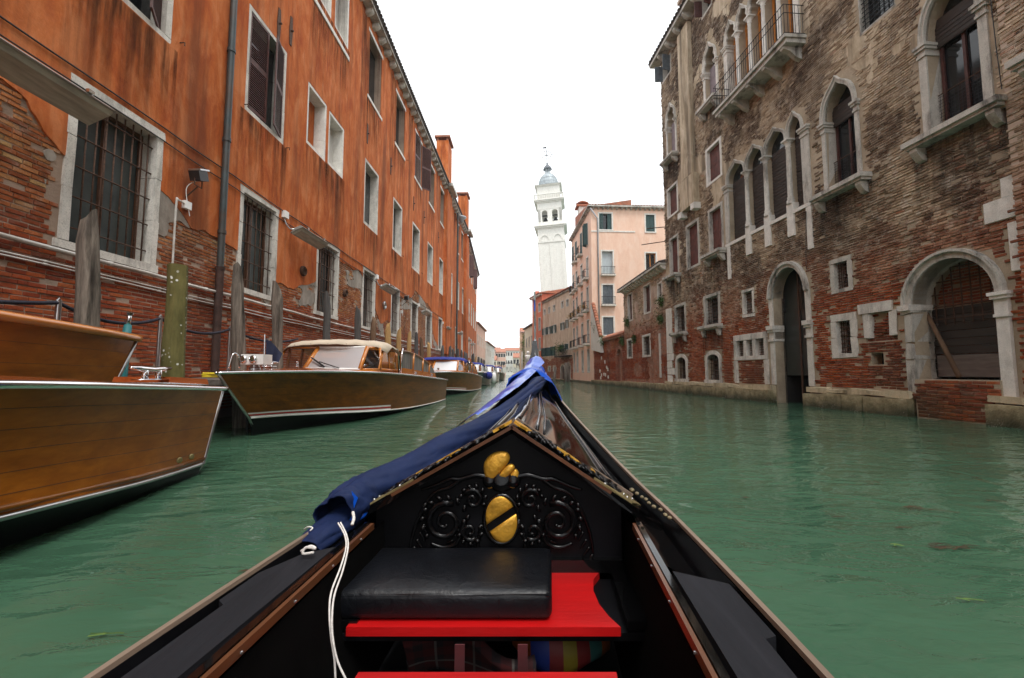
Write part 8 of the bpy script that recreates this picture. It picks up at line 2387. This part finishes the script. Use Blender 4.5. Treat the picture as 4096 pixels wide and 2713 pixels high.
for x in (-.09, .09): MB().box(x - .014, x + .014, 1.30, 1.305, .10, .275).build('strap', MT['strap'], GO)

# the hull's axis bends to starboard, as on every gondola
for root in (GO, CUt, TP, PB, BG):
    seen = set()
    for o_ in root.children_recursive:
        if o_.data in seen: continue
        seen.add(o_.data)
        for v in o_.data.vertices: v.co.x += -.17 + .085 * v.co.y

# ------------------------------------------------------------------ small floating weed
wl_ = [(3055, 1855, .16), (3400, 1905, .14), (3470, 1935, .2), (2960, 1990, .1), (3310, 2060, .22), (3770, 2190, .3), (3970, 2005, .16), (3660, 2035, .25), (3860, 2400, .1), (3900, 1850, .14), (380, 2540, .16), (965, 2283, .06), (3560, 2180, .1), (3890, 1910, .15), (3590, 2110, .1)]
for k, (px, py, sz) in enumerate(wl_):
    c = at_Z(px, py, .012); sz *= .62; rr = random.Random(k + 3); m2 = MB(); att = []
    for _ in range(3 if sz < .15 else 7):
        a = rr.uniform(-.5, .5); l = sz * rr.uniform(.5, 1.1); p = c + Vector((rr.uniform(-sz, sz) * .5, rr.uniform(-sz, sz) * .3, 0)); d = Vector((math.cos(a), math.sin(a), 0)); e = Vector((-d.y, d.x, 0)) * .0035
        pts = [p + d * l * t + Vector((0, .12 * l * math.sin(t * 4 + k), .003 * math.sin(t * 3))) for t in (0, .25, .5, .75, 1)]
        m2.rings([[q - e, q + e + Vector((0, 0, .002))] for q in pts], closed=False); att += [rr.random()] * 4
    where = 'clump' if sz >= .15 else 'strand'
    m2v = [(v[0] - c.x, v[1] - c.y, v[2]) for v in m2.v]; m2.v = m2v
    o = m2.build('floating_weed', MT['leaf' if k in (8, 10, 12) else 'weed_brown'], None, attr=att); o.location = (c.x, c.y, 0)
    lab = ['brown weed clump floating nearest the right gunwale top', 'brown weed strand below the water gate reflection', 'long brown weed clump beside the pale reflection', 'small brown weed strand close to the gunwale', 'dark weed clump with a curved green blade', 'reddish branching weed clump, largest in the right water', 'brown weed clump near the right picture edge', 'thin reddish weed line in mid water on the right', 'green weed blade low on the right', 'faint brown weed under the boat arch', 'thin green weed blade at lower left beside the gondola', 'orange leaf floating against the left gunwale', 'short yellowish green blade in the right water', 'brown weed strand under the brick parapet', 'pale short weed strand in the right water'][k]
    setp(o, lab, 'weed', 'bits of weed floating on the canal')

# ------------------------------------------------------------------ damp canal air
hz = NT('canal_haze')
hz.t.nodes.remove(hz.b)
pv = hz.n('ShaderNodeVolumePrincipled')
pv.inputs['Color'].default_value = (0.93, 0.96, 1.0, 1)
pv.inputs['Density'].default_value = 0.0005
hz.l(pv.outputs[0], hz.out.inputs['Volume'])
o = MB().box(-215, 215, -75, 415, -3.5, 62).build('haze', hz.m)
o['kind'] = 'stuff'
